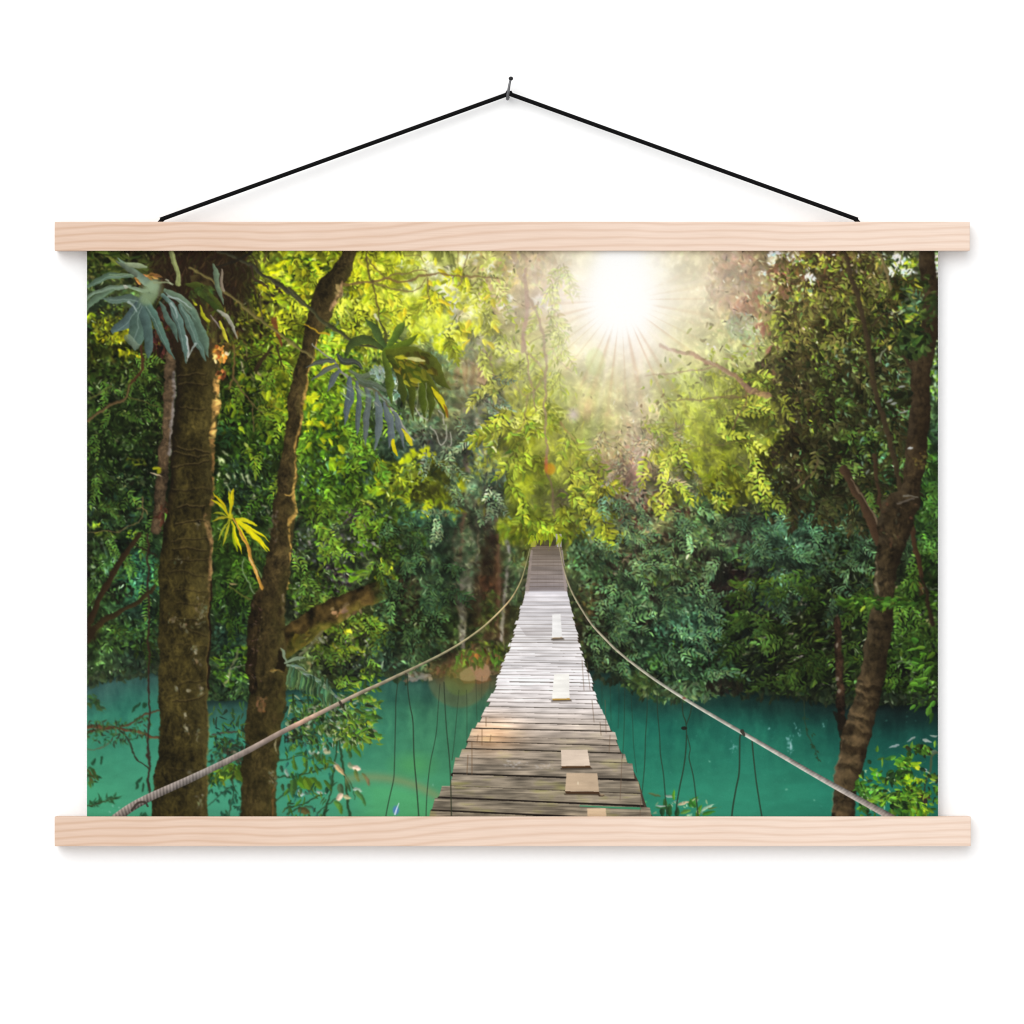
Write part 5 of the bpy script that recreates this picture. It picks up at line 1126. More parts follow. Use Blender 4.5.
def right_trunks():
    # thin stems
    for pts, w0, w1, c in (([(842, 246), (848, 268), (854, 288), (860, 305), (864, 325), (868, 345), (872, 370), (878, 400), (883, 420), (889, 440), (893, 460), (898, 482), (903, 498)], 4.6, 5, (58, 47, 32)), ([(880, 258), (886, 272), (892, 288)], 3, 2.5, (120, 105, 70)), ([(862, 358), (868, 368), (874, 380)], 2, 2, (70, 62, 34)), ([(873, 326), (880, 318), (888, 314)], 2.4, 1.6, (62, 52, 34)), ([(887, 348), (881, 354), (878, 362)], 1.2, 1.6, (130, 135, 110)), ([(874, 455), (877, 478), (880, 500), (884, 520)], 4, 4, (62, 46, 32)), ([(900, 352), (908, 362), (914, 372)], 4, 3.2, (52, 40, 28)), ([(870, 478), (885, 485), (893, 490)], 1.4, 1.6, (44, 40, 26)), ([(912, 525), (915, 545), (919, 562), (922, 575)], 4.6, 4.4, (62, 42, 28)), ([(922, 575), (926, 590), (932, 625)], 2.4, 4, (40, 30, 20))):
        line(pts, w0, w1, c, .96, -.16)
    line([(844, 470), (852, 486), (862, 502), (872, 520), (880, 540)], 8, 13, (62, 46, 32), 1, -.25)
    line([(851, 480), (862, 495), (872, 510), (878, 522)], 1.2, 2, (128, 112, 88), .75)
    line([(819, 462), (808, 478), (795, 490)], 1.4, 2.4, (100, 82, 55), .7)
    # low slim trunk
    bark([(836, 620, 8), (839, 650, 8), (840.5, 680, 7), (841, 705, 8), (842, 725, 8)], (58, 42, 30), (38, 28, 20), 120, .2)
    for x, y in ((838, 644), (838, 678), (839, 690)): blob(x, y, 1.6, 2.2, (150, 138, 120), .7)
    poly([(831, 712), (836, 722), (840, 740), (838, 750), (846, 735), (846, 715)], (24, 20, 14), .85)
    # main trunk
    T = [(926, 246, 16), (928.5, 270, 16.5), (931, 300, 17), (929, 330, 18), (923, 355, 21), (920, 375, 19), (920, 400, 19), (918, 430, 21), (916, 455, 22), (912, 478, 19), (908, 495, 22), (899, 512, 36), (893, 535, 31), (887, 560, 22), (884.5, 590, 21), (881, 620, 24), (876.5, 650, 24), (871, 675, 25), (866, 700, 26), (861, 718, 27), (854.5, 740, 29), (849.5, 765, 25), (845.5, 785, 22), (842, 820, 23)]
    b, m, u, v = bark(T, (66, 55, 36), (38, 31, 19), 130, .16)
    i0, i1, j0, j1 = b
    lay(b, m * np.clip(v, 0, 1) * .5, A((28, 21, 13)))
    lay(b, m * np.clip(-v - .05, 0, .8) * np.clip(.65 + .7 * noise(6, 162, 2)[j0:j1, i0:i1], 0, 1) * .5, A((112, 98, 74)))
    lay(b, m * np.clip((540 - GY[j0:j1, i0:i1]) / 80, 0, 1) * .30, A((50, 36, 24)))
    Yb = GY[j0:j1, i0:i1]
    q = Yb - .30 * v * 11
    rs = np.random.RandomState(41)
    knots = np.arange(430, 830, 4.0); val = rs.uniform(0, 1, len(knots)) ** 1.6
    for yk, add in ((440, .6), (460, .7), (580, .6), (627, .4), (681, .9), (694, .8), (714, 1.0), (726, .9), (738, .7), (757, .7), (778, .6), (806, .7)): val[np.argmin(abs(knots - yk))] = add
    for yk in (700, 708, 720, 732, 748, 766, 790): val[np.argmin(abs(knots - yk))] = 0
    band = np.interp(q + 2.5 * noise(6, 150, 2)[j0:j1, i0:i1], knots, val)
    nb = noise(5, 152, 2)[j0:j1, i0:i1]
    st = np.clip((Yb - 660) / 30, .28, 1) * np.clip(band * 1.15 + .35 * nb - .15, 0, 1) * np.clip(1.05 - .8 * np.clip(v, -.2, 1), 0, 1)
    lay(b, m * st * .8, A((126, 102, 70)))
    lay(b, m * np.clip(.25 - band, 0, 1) * 2.2 * np.clip((Yb - 660) / 30, 0, 1) * .8, A((34, 23, 13)))
    for i in range(40): blob(898 + U(-16, 16), U(500, 545), U(.8, 2), U(.8, 2), jit([(78, 78, 56), (90, 66, 46), (34, 26, 18)][R.randint(3)], .15), .5)
    litedge([(877, 562, 1.4), (876.5, 580, 2.4), (877, 598, 2)], (150, 138, 110), .8, 140)
    litedge([(843, 738, 1.6), (839, 755, 2), (835, 775, 2), (832.5, 795, 1.6), (831, 816, 1.6)], (150, 128, 98), .35, 141)
    litedge([(859, 684, 8), (857, 690, 6)], (150, 132, 96), .6, 142)
    blob(910.5, 450.5, 2.6, 1.2, (200, 205, 205), .9); line([(903, 495), (910, 496), (916, 497)], 2, 1.6, (120, 116, 104), .8); line([(898, 503), (906, 501), (912, 499)], 1.8, 2, (100, 92, 82), .8)
    for i in range(30): blob(920 + U(-7, 7), U(452, 468), U(.6, 1.6), U(.6, 1.4), jit((105, 92, 44), .15), .5)
    # leaves crossing in front of the trunk
    clump(930, 300, 8, 26, 40, 8, 2.4, [(46, 58, 26), (36, 44, 22), (70, 92, 40)], a=2.6, sp=.6, al=.9)
    clump(912, 340, 18, 14, 90, 9, 2.8, [(38, 50, 24), (30, 36, 20), (54, 74, 34)], a=.9, sp=.7)
    clump(880, 602, 40, 5, 110, 8, 1.8, [(55, 90, 28), (45, 72, 24), (76, 110, 38)], a=2.9, sp=.4)
    clump(905, 395, 10, 6, 20, 9, 2.3, [(36, 42, 22), (30, 32, 18)], a=2.9, sp=.5)
    for x, y in ((905, 386), (898, 402), (908, 410), (893, 400)): leaf(x, y, 9, 1.5, 2.8, (160, 165, 160), .85)

def fern_by_trunk():
    for pts in ([(288, 664, 2), (300, 670, 3), (318, 681, 3), (332, 692, 2.4), (341, 700, 1)], [(286, 662, 2), (296, 659, 4), (306, 657, 1)], [(287, 660, 2), (284, 652, 3), (281, 648, 1)]):
        stroke(pts, (128, 145, 118), .95)
    for i in range(17):
        t = i / 16; x = 291 + 46 * t; y = 665.5 + 31 * t
        leaf(x, y, 22 - 12 * t, 2.1, 1.75 - .35 * t, jit((72, 102, 66), .18), .95, .16)
        leaf(x, y, 16 - 9 * t, 1.9, .25 + .3 * t, jit((118, 140, 112), .12), .95, .12)
    for i in range(26): leaf(U(288, 330), U(675, 700), U(8, 16), 1.6, 1.6, jit([(40, 62, 36), (88, 118, 78)][R.randint(2)], .15), .85)

def near_leaves_left():
    # red-brown fallen boughs over the water on the left
    line([(84, 727), (98, 727), (112, 727.5), (122, 729), (138, 732), (152, 736), (162, 738)], 3.6, 2.2, (96, 62, 40), .95, -.3)
    line([(84, 733), (100, 730), (118, 728)], 3, 1.6, (88, 52, 34), .95, -.3)
    line([(120, 727), (135, 720), (148, 715), (162, 711)], 2.6, 1.6, (84, 60, 40), .95, -.2)
    line([(118, 730), (128, 741), (134, 753), (142, 763), (149, 769)], 1.6, 2, (44, 44, 30), .95)
    line([(116, 726), (114, 735), (109, 744), (104, 748), (95, 750), (87, 748)], 1.2, 1, (95, 92, 66), .8)
    line([(212, 735), (225, 732), (240, 730), (250, 728)], 1.8, 1.4, (76, 48, 38), .85)
    for i in range(150):
        x = U(87, 150); y = 728 + U(-8, 14) - (.12 * (x - 115) if x > 120 else 0)
        leaf(x, y, U(3, 7), U(.7, 1.2), R.normal(1.2, 1), jit([(52, 92, 48), (40, 70, 40), (72, 110, 52), (50, 44, 28)][R.randint(4)], .15), .8)
    for x, y, a in ((138, 704, 2.2), (141, 702, 2.1), (147, 704, 2), (145, 703, 1.9), (95, 759, 2), (102, 757, 1.8), (138, 783, 2.2), (144, 782, 1.9), (150, 782, 1.9), (143, 778, 2.5), (148, 778, 1.4)):
        leaf(x, y, U(6, 10), 1.7, a, (30, 62, 40), .9)
    for i in range(46):
        x = U(87, 116); leaf(x, 803 - (x - 87) * .15 + U(-3, 3), U(3, 6), 1, R.normal(.1, .8), jit((38, 70, 40), .2), .85)
    line([(87, 806), (102, 802), (116, 799)], 1.2, .8, (60, 58, 34), .85)
    clump(91, 775, 5, 9, 20, 7, 1.7, [(40, 70, 42), (62, 92, 44), (90, 80, 44)], a=1.0, sp=.6)
    clump(93, 700, 7, 7, 16, 8, 1.8, [(44, 68, 40), (60, 84, 44)], a=.8, sp=.6)
    for i in range(18): leaf(U(138, 148), U(811, 816), U(3, 6), .9, R.normal(1.7, .5), (34, 74, 48), .9)
    # hanging vine
    line([(147.5, 535), (148, 570), (148.5, 610), (149.5, 650), (149.5, 700), (149, 760), (149, 800)], 1.8, 2, (52, 34, 26), .95, -.2)
    # twigs in front of the water between the trunks
    clump(228, 752, 16, 16, 170, 6, 1.6, [(38, 64, 44), (52, 84, 50), (34, 42, 32), (62, 52, 38), (40, 100, 76)], a=1.3, sp=1, al=.85)
    for x, y in ((226, 770), (236, 768), (217, 775), (242, 772)):
        clump(x, y, 8, 5, 22, 9, 2.2, [(70, 100, 30), (52, 76, 28), (96, 120, 34)], a=1.3, sp=.7)
    line([(236, 765), (234, 780), (232, 795), (230, 816)], 1.4, 1, (46, 50, 30), .9)
    for i in range(46):
        x, y = U(210, 244), U(775, 814)
        leaf(x, y, U(4, 7), 1.5, R.normal(1.4, .6), jit((32, 70, 50), .2), .85)
    line([(210, 805), (225, 790), (236, 786)], 1, .8, (36, 54, 38), .8)
    # leafy stems right of the second trunk
    clump(325, 718, 32, 16, 330, 6, 1.9, [(62, 96, 40), (46, 70, 36), (86, 122, 46), (34, 42, 26), (120, 130, 100)], a=1.0, sp=.9)
    clump(350, 728, 22, 16, 150, 6, 2, [(82, 118, 40), (60, 90, 36), (115, 145, 50), (150, 160, 130)], a=.9, sp=.8)
    clump(300, 730, 16, 14, 130, 7, 1.7, [(44, 62, 36), (60, 78, 40), (36, 40, 28), (40, 100, 84)], a=1.0, sp=.9)
    for i in range(60): leaf(U(305, 372), U(700, 752), U(3, 5), 1.3, R.normal(.5, .8), jit((195, 200, 170), .1), .8)
    for x, y in ((362, 725), (366, 733), (372, 735), (358, 722), (375, 718), (366, 697), (372, 700)):
        leaf(x - 6, y, U(10, 14), 2.4, U(-.3, .4), jit((150, 180, 50), .1), .95)
    for pts, w0, w1 in (([(338, 735), (336, 755), (333, 775), (329, 795), (325, 816)], 1.6, 2.2), ([(339.5, 738), (342, 758), (344.5, 780), (347, 800), (350, 816)], 2, 2.8), ([(287, 806), (305, 802), (322, 793), (335, 783)], 2, 1.2), ([(288, 776), (305, 774), (320, 770), (333, 765)], 1.6, 1), ([(276, 761), (290, 758), (303, 755)], 1.4, 1), ([(287, 812), (300, 806)], 1.6, 1.6), ([(318, 816), (326, 806), (336, 798)], 1.2, 1), ([(276, 800), (290, 790), (300, 787)], 1.2, .9), ([(345, 773), (352, 785), (354, 800)], 1, .8), ([(277, 775), (294, 775)], 1.4, 1.2)):
        line(pts, w0, w1, (40, 62, 36), .95)
    N = [(60, 102, 30), (84, 126, 32), (48, 82, 34)]
    for x, y, L, w, a, c in ((303, 753, 14, 3, 1.4, (88, 118, 30)), (313, 752, 12, 3, .9, (60, 80, 36)), (321, 754, 12, 3.4, 1.2, (80, 112, 32)), (314, 751, 9, 2.4, 2.8, (170, 170, 140)), (322, 751, 9, 2.2, .3, (170, 165, 130)), (334, 762, 10, 3, .9, (175, 170, 140)), (328, 762, 9, 2.6, 2.0, (90, 118, 36)), (336, 765, 14, 3.6, .9, (196, 180, 158)), (347, 764, 12, 2.6, .25, (150, 165, 130)), (352, 766, 10, 3.4, .3, (215, 195, 170)), (354, 768, 14, 2.6, 1.2, (84, 112, 50)), (363, 773, 13, 2.4, 1.0, (90, 110, 60)), (366, 776, 10, 2, 1.2, (120, 90, 62)), (296, 776, 16, 5.5, .9, (80, 118, 26)), (306, 778, 18, 6, 1.1, (92, 124, 26)), (312, 778, 14, 4, .7, (70, 105, 30)), (293, 778, 18, 5, 1.6, (62, 92, 36)), (338, 785, 13, 4, 1.3, (72, 92, 62)), (345, 778, 14, 3, 1.2, (50, 84, 46)), (352, 787, 12, 3, .3, (196, 190, 168)), (355, 790, 16, 4, .8, (80, 110, 70)), (362, 794, 12, 2.4, 1.3, (60, 96, 50)), (335, 800, 9, 3, -.6, (205, 190, 168)), (334, 801, 12, 2.8, .9, (84, 120, 44)), (340, 805, 10, 2.4, 1.4, (70, 110, 40)), (342, 797, 9, 2.6, .2, (180, 190, 180)), (296, 790, 10, 3, .4, (170, 190, 180)), (305, 792, 10, 3, -.2, (60, 104, 76)), (318, 790, 8, 2.4, .2, (180, 195, 185)), (298, 808, 14, 4, .4, (72, 74, 36)), (304, 806, 10, 2.4, .3, (60, 100, 70)), (292, 760, 10, 3, 1.1, (72, 108, 30)), (282, 765, 8, 2.4, 1.2, (44, 72, 48)), (287, 768, 8, 2.2, 1.3, (150, 165, 130)), (282, 783, 9, 2.2, 1.3, (44, 70, 44)), (288, 782, 8, 2, 1.4, (50, 76, 44)), (353, 745, 14, 3.2, 1.1, (84, 112, 34)), (348, 748, 12, 2.4, 1.5, (60, 92, 40)), (356, 742, 9, 2, .4, (170, 185, 120))):
        leaf(x, y, L, w, a, jit(c, .06), .95, .16)

def near_leaves_low():
    """Leafage between the second trunk and the open water."""
    for i in range(420):
        x = U(286, 372); y = U(690, 742) - (x - 330) * .12
        leaf(x, y, U(4, 9), U(1, 2.1), R.normal(1.0, .8), jit([(66, 98, 40), (48, 72, 34), (92, 128, 46), (34, 44, 26), (130, 145, 110), (44, 90, 70)][R.randint(6)], .16), U(.7, .95), .12)
    for i in range(120):
        x = U(345, 378); y = U(672, 745)
        leaf(x, y, U(5, 10), U(1.2, 2.3), R.normal(.6, .7), jit([(100, 138, 40), (76, 110, 38), (150, 175, 50), (52, 76, 34)][R.randint(4)], .14), .9, .12)
    for i in range(90):
        x = U(284, 330); y = U(742, 815)
        leaf(x, y, U(5, 11), U(1, 2), R.normal(1.5, .6), jit([(52, 88, 44), (38, 66, 40), (72, 108, 36), (40, 96, 78)][R.randint(4)], .16), .85, .12)
    for i in range(60):
        x = U(212, 246); y = U(700, 750)
        leaf(x, y, U(5, 10), U(.9, 1.7), R.normal(1.3, .7), jit([(50, 78, 42), (66, 96, 40), (34, 52, 38)][R.randint(3)], .16), .85, .12)

def near_leaves_right():
    # over the far-right water
    line([(938, 752), (932, 756), (930, 770), (926, 780)], 2.6, 1.8, (72, 82, 56), .9)
    line([(926, 778), (924, 792), (922, 806)], 1.6, 1.2, (40, 48, 36), .9)
    line([(865, 797), (885, 792), (900, 780), (912, 770), (925, 762)], .8, .8, (60, 110, 90), .5)
    for x, y, L, w, a, c in ((900, 744, 13, 1.6, 2.75, (150, 165, 165)), (914, 738, 8, 1.4, 2.7, (150, 160, 158)), (922, 740, 10, 1.8, .1, (170, 178, 170)), (937, 735, 9, 1.4, 3.1, (150, 160, 150)), (937, 750, 12, 3, 2.7, (95, 110, 88)), (896, 755, 12, 2.4, 2.8, (50, 100, 40)), (885, 758, 8, 1.8, 2.9, (55, 84, 34))):
        leaf(x, y, L, w, a, c, .9)
    clump(917, 748, 12, 6, 50, 6, 2, [(64, 100, 34), (44, 70, 28), (90, 130, 44), (40, 44, 26)], a=1, sp=.9)
    clump(908, 762, 8, 6, 34, 7, 2.6, [(72, 120, 34), (56, 96, 30), (110, 160, 44)], a=2.4, sp=.8)
    clump(904, 773, 8, 7, 34, 7, 2.6, [(44, 80, 28), (62, 108, 32), (26, 42, 24)], a=2.4, sp=.8)
    for x, y in ((909, 779), (913, 765), (916, 780), (905, 781), (913, 811), (922, 808), (909, 788)): clump(x, y, 4, 2.2, 8, 6, 2.3, [(165, 195, 30), (140, 180, 34)], a=.4, sp=.8, k=.1)
    clump(873, 773, 5, 2, 8, 6, 2.2, [(78, 150, 34), (92, 165, 44)], a=.3, sp=.6); clump(881, 778, 3, 3, 7, 5, 1.9, (85, 120, 30), a=.8, sp=.6)
    clump(889, 779, 5, 3, 14, 6, 2.4, [(34, 62, 30), (28, 46, 26)], a=.3, sp=.9)
    clump(863, 787, 10, 5, 50, 6, 2, [(64, 112, 36), (50, 88, 32), (88, 140, 50)], a=.6, sp=.9)
    clump(865, 800, 8, 10, 60, 6, 1.9, [(50, 88, 34), (36, 60, 30), (64, 108, 38)], a=1.3, sp=.7)
    clump(882, 797, 16, 4, 60, 8, 1.9, [(76, 120, 38), (58, 92, 34), (105, 140, 56)], a=.1, sp=.5)
    clump(910, 795, 16, 9, 110, 7, 2.4, [(64, 104, 30), (44, 72, 26), (92, 140, 36), (34, 38, 22), (120, 150, 40)], a=.9, sp=.8)
    clump(900, 806, 10, 7, 50, 8, 2.6, [(40, 74, 28), (28, 48, 24), (60, 100, 34)], a=1.0, sp=.7)
    clump(918, 809, 12, 6, 60, 6, 2, [(84, 130, 30), (60, 94, 28), (125, 165, 36)], a=1.5, sp=.9)
    clump(925, 796, 4, 3, 9, 5, 2, (50, 34, 30)); clump(936, 776, 3, 5, 9, 6, 2, (38, 58, 36))
    blob(924.5, 771, 2.4, 1.8, (205, 200, 215), .95); blob(884, 808, 1.6, 2, (120, 200, 190), .7)
    for i in range(26): leaf(U(862, 935), U(765, 812), U(2.5, 4.5), 1.1, R.normal(.4, .9), (175, 200, 150), .75)
    for i in range(150):
        x = U(858, 937); y = 816 - abs(R.normal(0, 24)) - (x - 858) * .16
        leaf(x, y, U(4, 9), U(1.1, 2.4), R.normal(.4, 1.0), jit([(62, 104, 32), (46, 76, 28), (90, 138, 38), (30, 46, 24), (128, 166, 44)][R.randint(5)], .16), .9, .14)
    for i in range(26):
        y = U(640, 712); leaf(U(916, 937), y, U(7, 13), U(1.8, 3), R.normal(2.7, .4), jit([(60, 100, 28), (44, 74, 24), (84, 130, 40)][R.randint(3)], .15), .92, .14)
    # twig with sparse dark leaves hanging over the water
    line([(803, 700), (804, 722), (809, 738), (816, 752), (819, 760)], .9, .7, (44, 62, 44), .8)
    for i in range(16): y = U(715, 760); leaf(803 + (y - 715) * .33 + U(-3, 3), y, U(3, 5), 1, R.normal(1.2, .7), (38, 62, 40), .8)
    # plant beside the planks
    for x, y, L, w, a, c in ((665, 810, 12, 3, -1.7, (48, 92, 40)), (661, 816, 10, 3.4, -1.5, (36, 66, 34)), (669, 816, 12, 3.6, -1.6, (40, 70, 34)), (676, 816, 10, 3, -1.4, (36, 66, 34)), (670, 806, 16, 2, 3.0, (52, 104, 56)), (660, 796, 12, 1.4, 3.3, (100, 108, 70)), (664, 796, 12, 1.8, .05, (178, 176, 160)), (655, 806, 12, 1.2, 0, (180, 180, 160)), (673, 800, 10, 2.2, -1.5, (92, 150, 40)), (678, 804, 14, 2, -.2, (175, 180, 140)), (690, 806, 12, 4, -.9, (62, 126, 40)), (697, 806, 10, 3, -2.3, (56, 120, 40)), (697, 816, 12, 3.4, -1.2, (76, 140, 36)), (702, 810, 14, 1.8, -.5, (180, 200, 170)), (703, 813, 13, 2.6, -.1, (58, 120, 42)), (708, 808, 10, 1.4, -.1, (84, 110, 50)), (680, 812, 12, 2.4, -.3, (110, 130, 60)), (686, 816, 8, 2, -.6, (110, 190, 160)), (648, 800, 8, 1.6, 2.5, (80, 180, 130))):
        leaf(x, y, L, w, a, jit(c, .05), .95, .14)
    for i in range(26): leaf(U(650, 705), U(800, 815), U(2, 5), 1, R.normal(.2, .9), jit((160, 175, 140), .15), .7)

def bridge():
    L = [(533, 545), (530, 560), (528.5, 575), (525.5, 592), (521, 608), (518, 620), (514, 635), (511, 645), (505, 662), (500, 676), (497, 688), (490, 702), (485, 714), (479, 726), (470, 741), (466, 748), (459, 764), (456, 773), (450, 786), (440, 798), (434, 811), (430, 820)]
    Rr = [(561, 545), (563, 560), (565, 575), (567, 592), (570, 605), (573, 620), (577.5, 635), (579, 645), (583.5, 660), (589, 676), (593.5, 690), (597, 700), (603, 715), (610, 728), (614.5, 735), (619, 748), (624, 757), (634, 772), (639.5, 784), (643, 796), (648, 811), (657, 820)]
    def xl(y): return float(np.interp(y, [p[1] for p in L], [p[0] for p in L]))
    def xr(y): return float(np.interp(y, [p[1] for p in Rr], [p[0] for p in Rr]))
    b, m = polymask(L + Rr[::-1])
    lay(b, m, A((70, 58, 48)))
    # planks: top edge of each row (at the middle) and colour by distance
    seams = [545, 550, 554.5, 559.5, 562.5, 566, 570.5, 575, 579.5, 583, 587, 591.5, 597, 602, 605.5, 609, 613, 617, 620.5, 624.5, 628.5, 631.5, 634.5, 637.7, 640, 643, 647, 650.4, 653.2, 656.2, 660.4, 663, 666.4, 669.2, 672, 675.3, 679, 682.5, 686, 690.5, 694.2, 699, 702.8, 707.8, 713.3, 718.3, 723.8, 730.2, 738, 743.8, 751.2, 760.3, 777.5, 789.8, 802.5, 816, 832]
    strong = {591.5: .0, 643: .75, 650.4: .4, 675.3: .6, 682.5: .9, 690.5: .75, 699: .55, 707.8: .85, 713.3: .4, 723.8: .8, 730.2: .95, 738: .5, 743.8: .85, 751.2: .95, 760.3: .55, 777.5: 1.0, 789.8: .6, 802.5: 1.0, 816: 1.0}
    i0, i1, j0, j1 = b
    n_long = noise(1.6, 200, 2, 14)[j0:j1, i0:i1]; n_blot = noise(7, 204, 3, 3)[j0:j1, i0:i1]; n_fine = noise(1.3, 206, 1, 2)[j0:j1, i0:i1]
    gx, gy = GX[j0:j1, i0:i1], GY[j0:j1, i0:i1]
    ky = np.array([545, 560, 575, 590, 592.5, 600, 640, 680, 705, 725, 742, 760, 790, 816], np.float32)
    kc = np.array([(104, 92, 76), (134, 122, 112), (150, 138, 132), (146, 136, 136), (208, 204, 208), (214, 210, 213), (226, 222, 222), (242, 237, 238), (228, 219, 215), (206, 192, 180), (172, 157, 141), (154, 141, 125), (142, 130, 112), (136, 124, 106)], np.float32)
    base = np.stack([np.interp(gy, ky, kc[:, c]) for c in range(3)], -1)
    amp = np.interp(gy, [592, 700, 760, 816], [.05, .07, .13, .17])
    for k in range(len(seams) - 1):
        y0, y1 = seams[k], seams[k + 1]
        rs = R.uniform(-1, 1, 6)
        tl = 0.0 if y0 < 640 else np.interp(y0, [640, 720, 816], [.01, .022, .048])      # planks dip to the right
        def yy(x, y): return y + tl * (x - 545)
        ym = (y0 + y1) / 2
        jl, jr = rs[0] * (.7 + (ym - 545) / 120), rs[1] * (.7 + (ym - 545) / 120)
        pad = 1.2 + (ym - 545) / 80.0
        a, c_ = xl(ym) + jl, xr(ym) + jr
        pts = [(a, yy(a, y0)), (c_ - pad * .1, yy(c_, y0)), (c_ + pad * .5, yy(c_, y1)), (a - pad * .8, yy(a, y1))]
        pb, pm = polymask(pts)
        if pb is None: continue
        p0, p1, q0, q1 = pb
        X, Y = GX[q0:q1, p0:p1], GY[q0:q1, p0:p1]
        off = np.roll(n_long_full, int(rs[2] * 300), 1)[q0:q1, p0:p1]
        bl = np.roll(n_blot_full, int(rs[3] * 300), 1)[q0:q1, p0:p1]
        bs = np.stack([np.interp(Y, ky, kc[:, c]) for c in range(3)], -1)
        am = np.interp(ym, [592, 700, 760, 816], [.06, .09, .17, .23])
        f = 1 + am * off + am * .9 * bl + rs[4] * np.interp(ym, [592, 740], [.07, .06])
        fine = np.roll(n_fine_full, int(rs[5] * 200), 1)[q0:q1, p0:p1]
        f = f + am * .45 * fine
        col = bs * f[..., None]
        olive = np.clip(bl - .25, 0, 1) * np.interp(ym, [720, 780], [0, 1])
        col = col * (1 - olive[..., None] * A((.16, .12, .34)))
        # warm glow on the left ends half way down
        wx = np.exp(-((X - 492) / 26) ** 2 - ((Y - 733) / 17) ** 2)[..., None]
        col = col + wx * A((44, 16, -10))
        lay(pb, pm, np.clip(col, 8, 252))
        # lower edge in shade, upper edge catching light
        s = strong.get(y1, (.25 + .35 * abs(rs[5])) if y1 > 595 else .55)
        wd = (.6 + .85 * s if y1 < 700 else 1.2) + 1.5 * (s - .5) * (y1 > 720) + (2.0 if s >= 1 and y1 > 770 else .6 if s > .9 and y1 > 700 else 0)
        x0, x1 = a - pad * .6, c_ + pad * .3
        if y1 == 682.5: x0, x1 = 510, 594
        dk = np.interp(y1, [560, 600, 700, 760], [.36, .36, .24, .14])
        line([(x0, yy(x0, y1)), ((x0 + x1) / 2, yy((x0 + x1) / 2, y1) + .15 * rs[5]), (x1, yy(x1, y1))], wd, wd * .9, (255 * dk * .9, 240 * dk * .8, 225 * dk * .7), min(1, s + .1))
    # green water glimpsed through the lowest gap
    line([(580, 805.6), (610, 807.2), (640, 808.2)], 1.2, 2.2, (60, 140, 100), .9)
    # the steep far section: side boards
    line([(531.5, 551), (529.5, 570), (527, 591)], 2.4, 4, (150, 136, 128), .8)
    line([(562, 551), (563.5, 570), (566, 590)], 2, 3, (160, 146, 140), .8)
    for x in (538, 546, 553, 558): line([(x, 552), (x + (x - 546) * .12, 588)], .6, .6, (90, 78, 76), .12)
    line([(525.5, 592), (546, 592), (566.5, 592)], 1.2, 1.2, (225, 222, 230), .7)
    poly([(520, 627), (552, 627), (552, 636), (526, 636)], (150, 142, 140), .35)
    # posts at the far end
    poly([(555.5, 534), (561.5, 534), (561.5, 547), (557, 547)], (172, 164, 168), .9)
    poly([(536, 540), (555.5, 540), (555, 546), (537, 546)], (62, 52, 44), .8)
    poly([(531.5, 541), (536, 541), (535.5, 547), (530.5, 547)], (165, 165, 60), .9)
    for i in range(16): leaf(U(526, 562), U(530, 537), U(7, 11), 1.9, R.normal(1.6, .3), jit((150, 165, 30), .1), .95)
    # shadows of the hangers down the right side
    for x0, y0, x1, y1 in ((600, 722, 601, 735), (605, 700, 606, 733), (592, 700, 594, 722), (622, 755, 621, 780), (621, 780, 620, 800), (641, 790, 640, 816), (610, 735, 609, 752), (587, 662, 590, 690), (582, 660, 584, 690)):
        line([(x0, y0), (x1, y1)], .9, .8, (105, 84, 66), .5)
    for x0, y0, x1, y1 in ((482, 728, 482, 745), (491, 735, 490, 741), (472, 742, 472, 774), (468, 755, 467, 774), (451, 784, 451, 816), (478, 735, 477, 742), (486, 717, 486, 726)):
        line([(x0, y0), (x1, y1)], 1.0, 1.0, (110, 82, 56), .55)
    # loose boards laid on the deck
    def board(p, c, under, th):
        poly([(p[3][0] - 1.5, p[3][1] + th), (p[2][0] + 2.5, p[2][1] + th), (p[2][0] + 2.5, p[2][1] + th + 2), (p[3][0] - .5, p[3][1] + th + 2)], (60, 48, 36), .3)
        sh = [(x + .8, y + th) for x, y in p]
        poly([p[3], p[2], sh[2], sh[3]], under)
        line([(p[3][0], p[3][1] + th + .4), (p[2][0] + 1, p[2][1] + th + .4)], 1.4, 1.4, (45, 34, 24), .6)
        bb, mm = polymask(p)
        a0, a1, c0, c1 = bb
        nn = np.roll(n_long_full, 90, 0)[c0:c1, a0:a1]; n3 = np.roll(n_blot_full, 50, 0)[c0:c1, a0:a1]
        lay(bb, mm, np.clip(A(c) * (1 + .025 * nn + .05 * n3)[..., None], 0, 253))
    board([(552.3, 614.5), (560.5, 614), (562, 637), (552, 637.5)], (240, 238, 236), (170, 145, 110), 1.2)
    board([(554, 674), (569, 673.5), (569.5, 698), (552, 698.5)], (246, 243, 236), (190, 150, 70), 1.8)
    board([(561, 749.5), (587.5, 749.5), (590, 765.5), (561.3, 766)], (224, 204, 184), (84, 58, 34), 2.0)
    board([(566.5, 772.8), (597.2, 773), (599, 791.5), (565, 791)], (198, 174, 146), (74, 52, 34), 2.4)
    board([(587, 808.3), (605.5, 808), (607, 822), (588, 822)], (214, 186, 152), (74, 52, 34), 2)
    blob(578, 783, .8, 1.6, (228, 210, 180), .9); poly([(598, 794.5), (604, 794), (604.5, 796), (599, 796.3)], (60, 44, 32), .9); blob(602, 794.5, 2.4, .9, (170, 150, 120), .8)
    for x, y, n in ((512, 764, 18), (522, 763, 10), (541, 766, 14)):
        for i in range(n): blob(x + R.normal(0, 5), y + R.normal(0, 1.8), U(.6, 2), U(.4, .9), (200, 196, 192), .25)

n_long_full = None
n_blot_full = None
n_fine_full = None

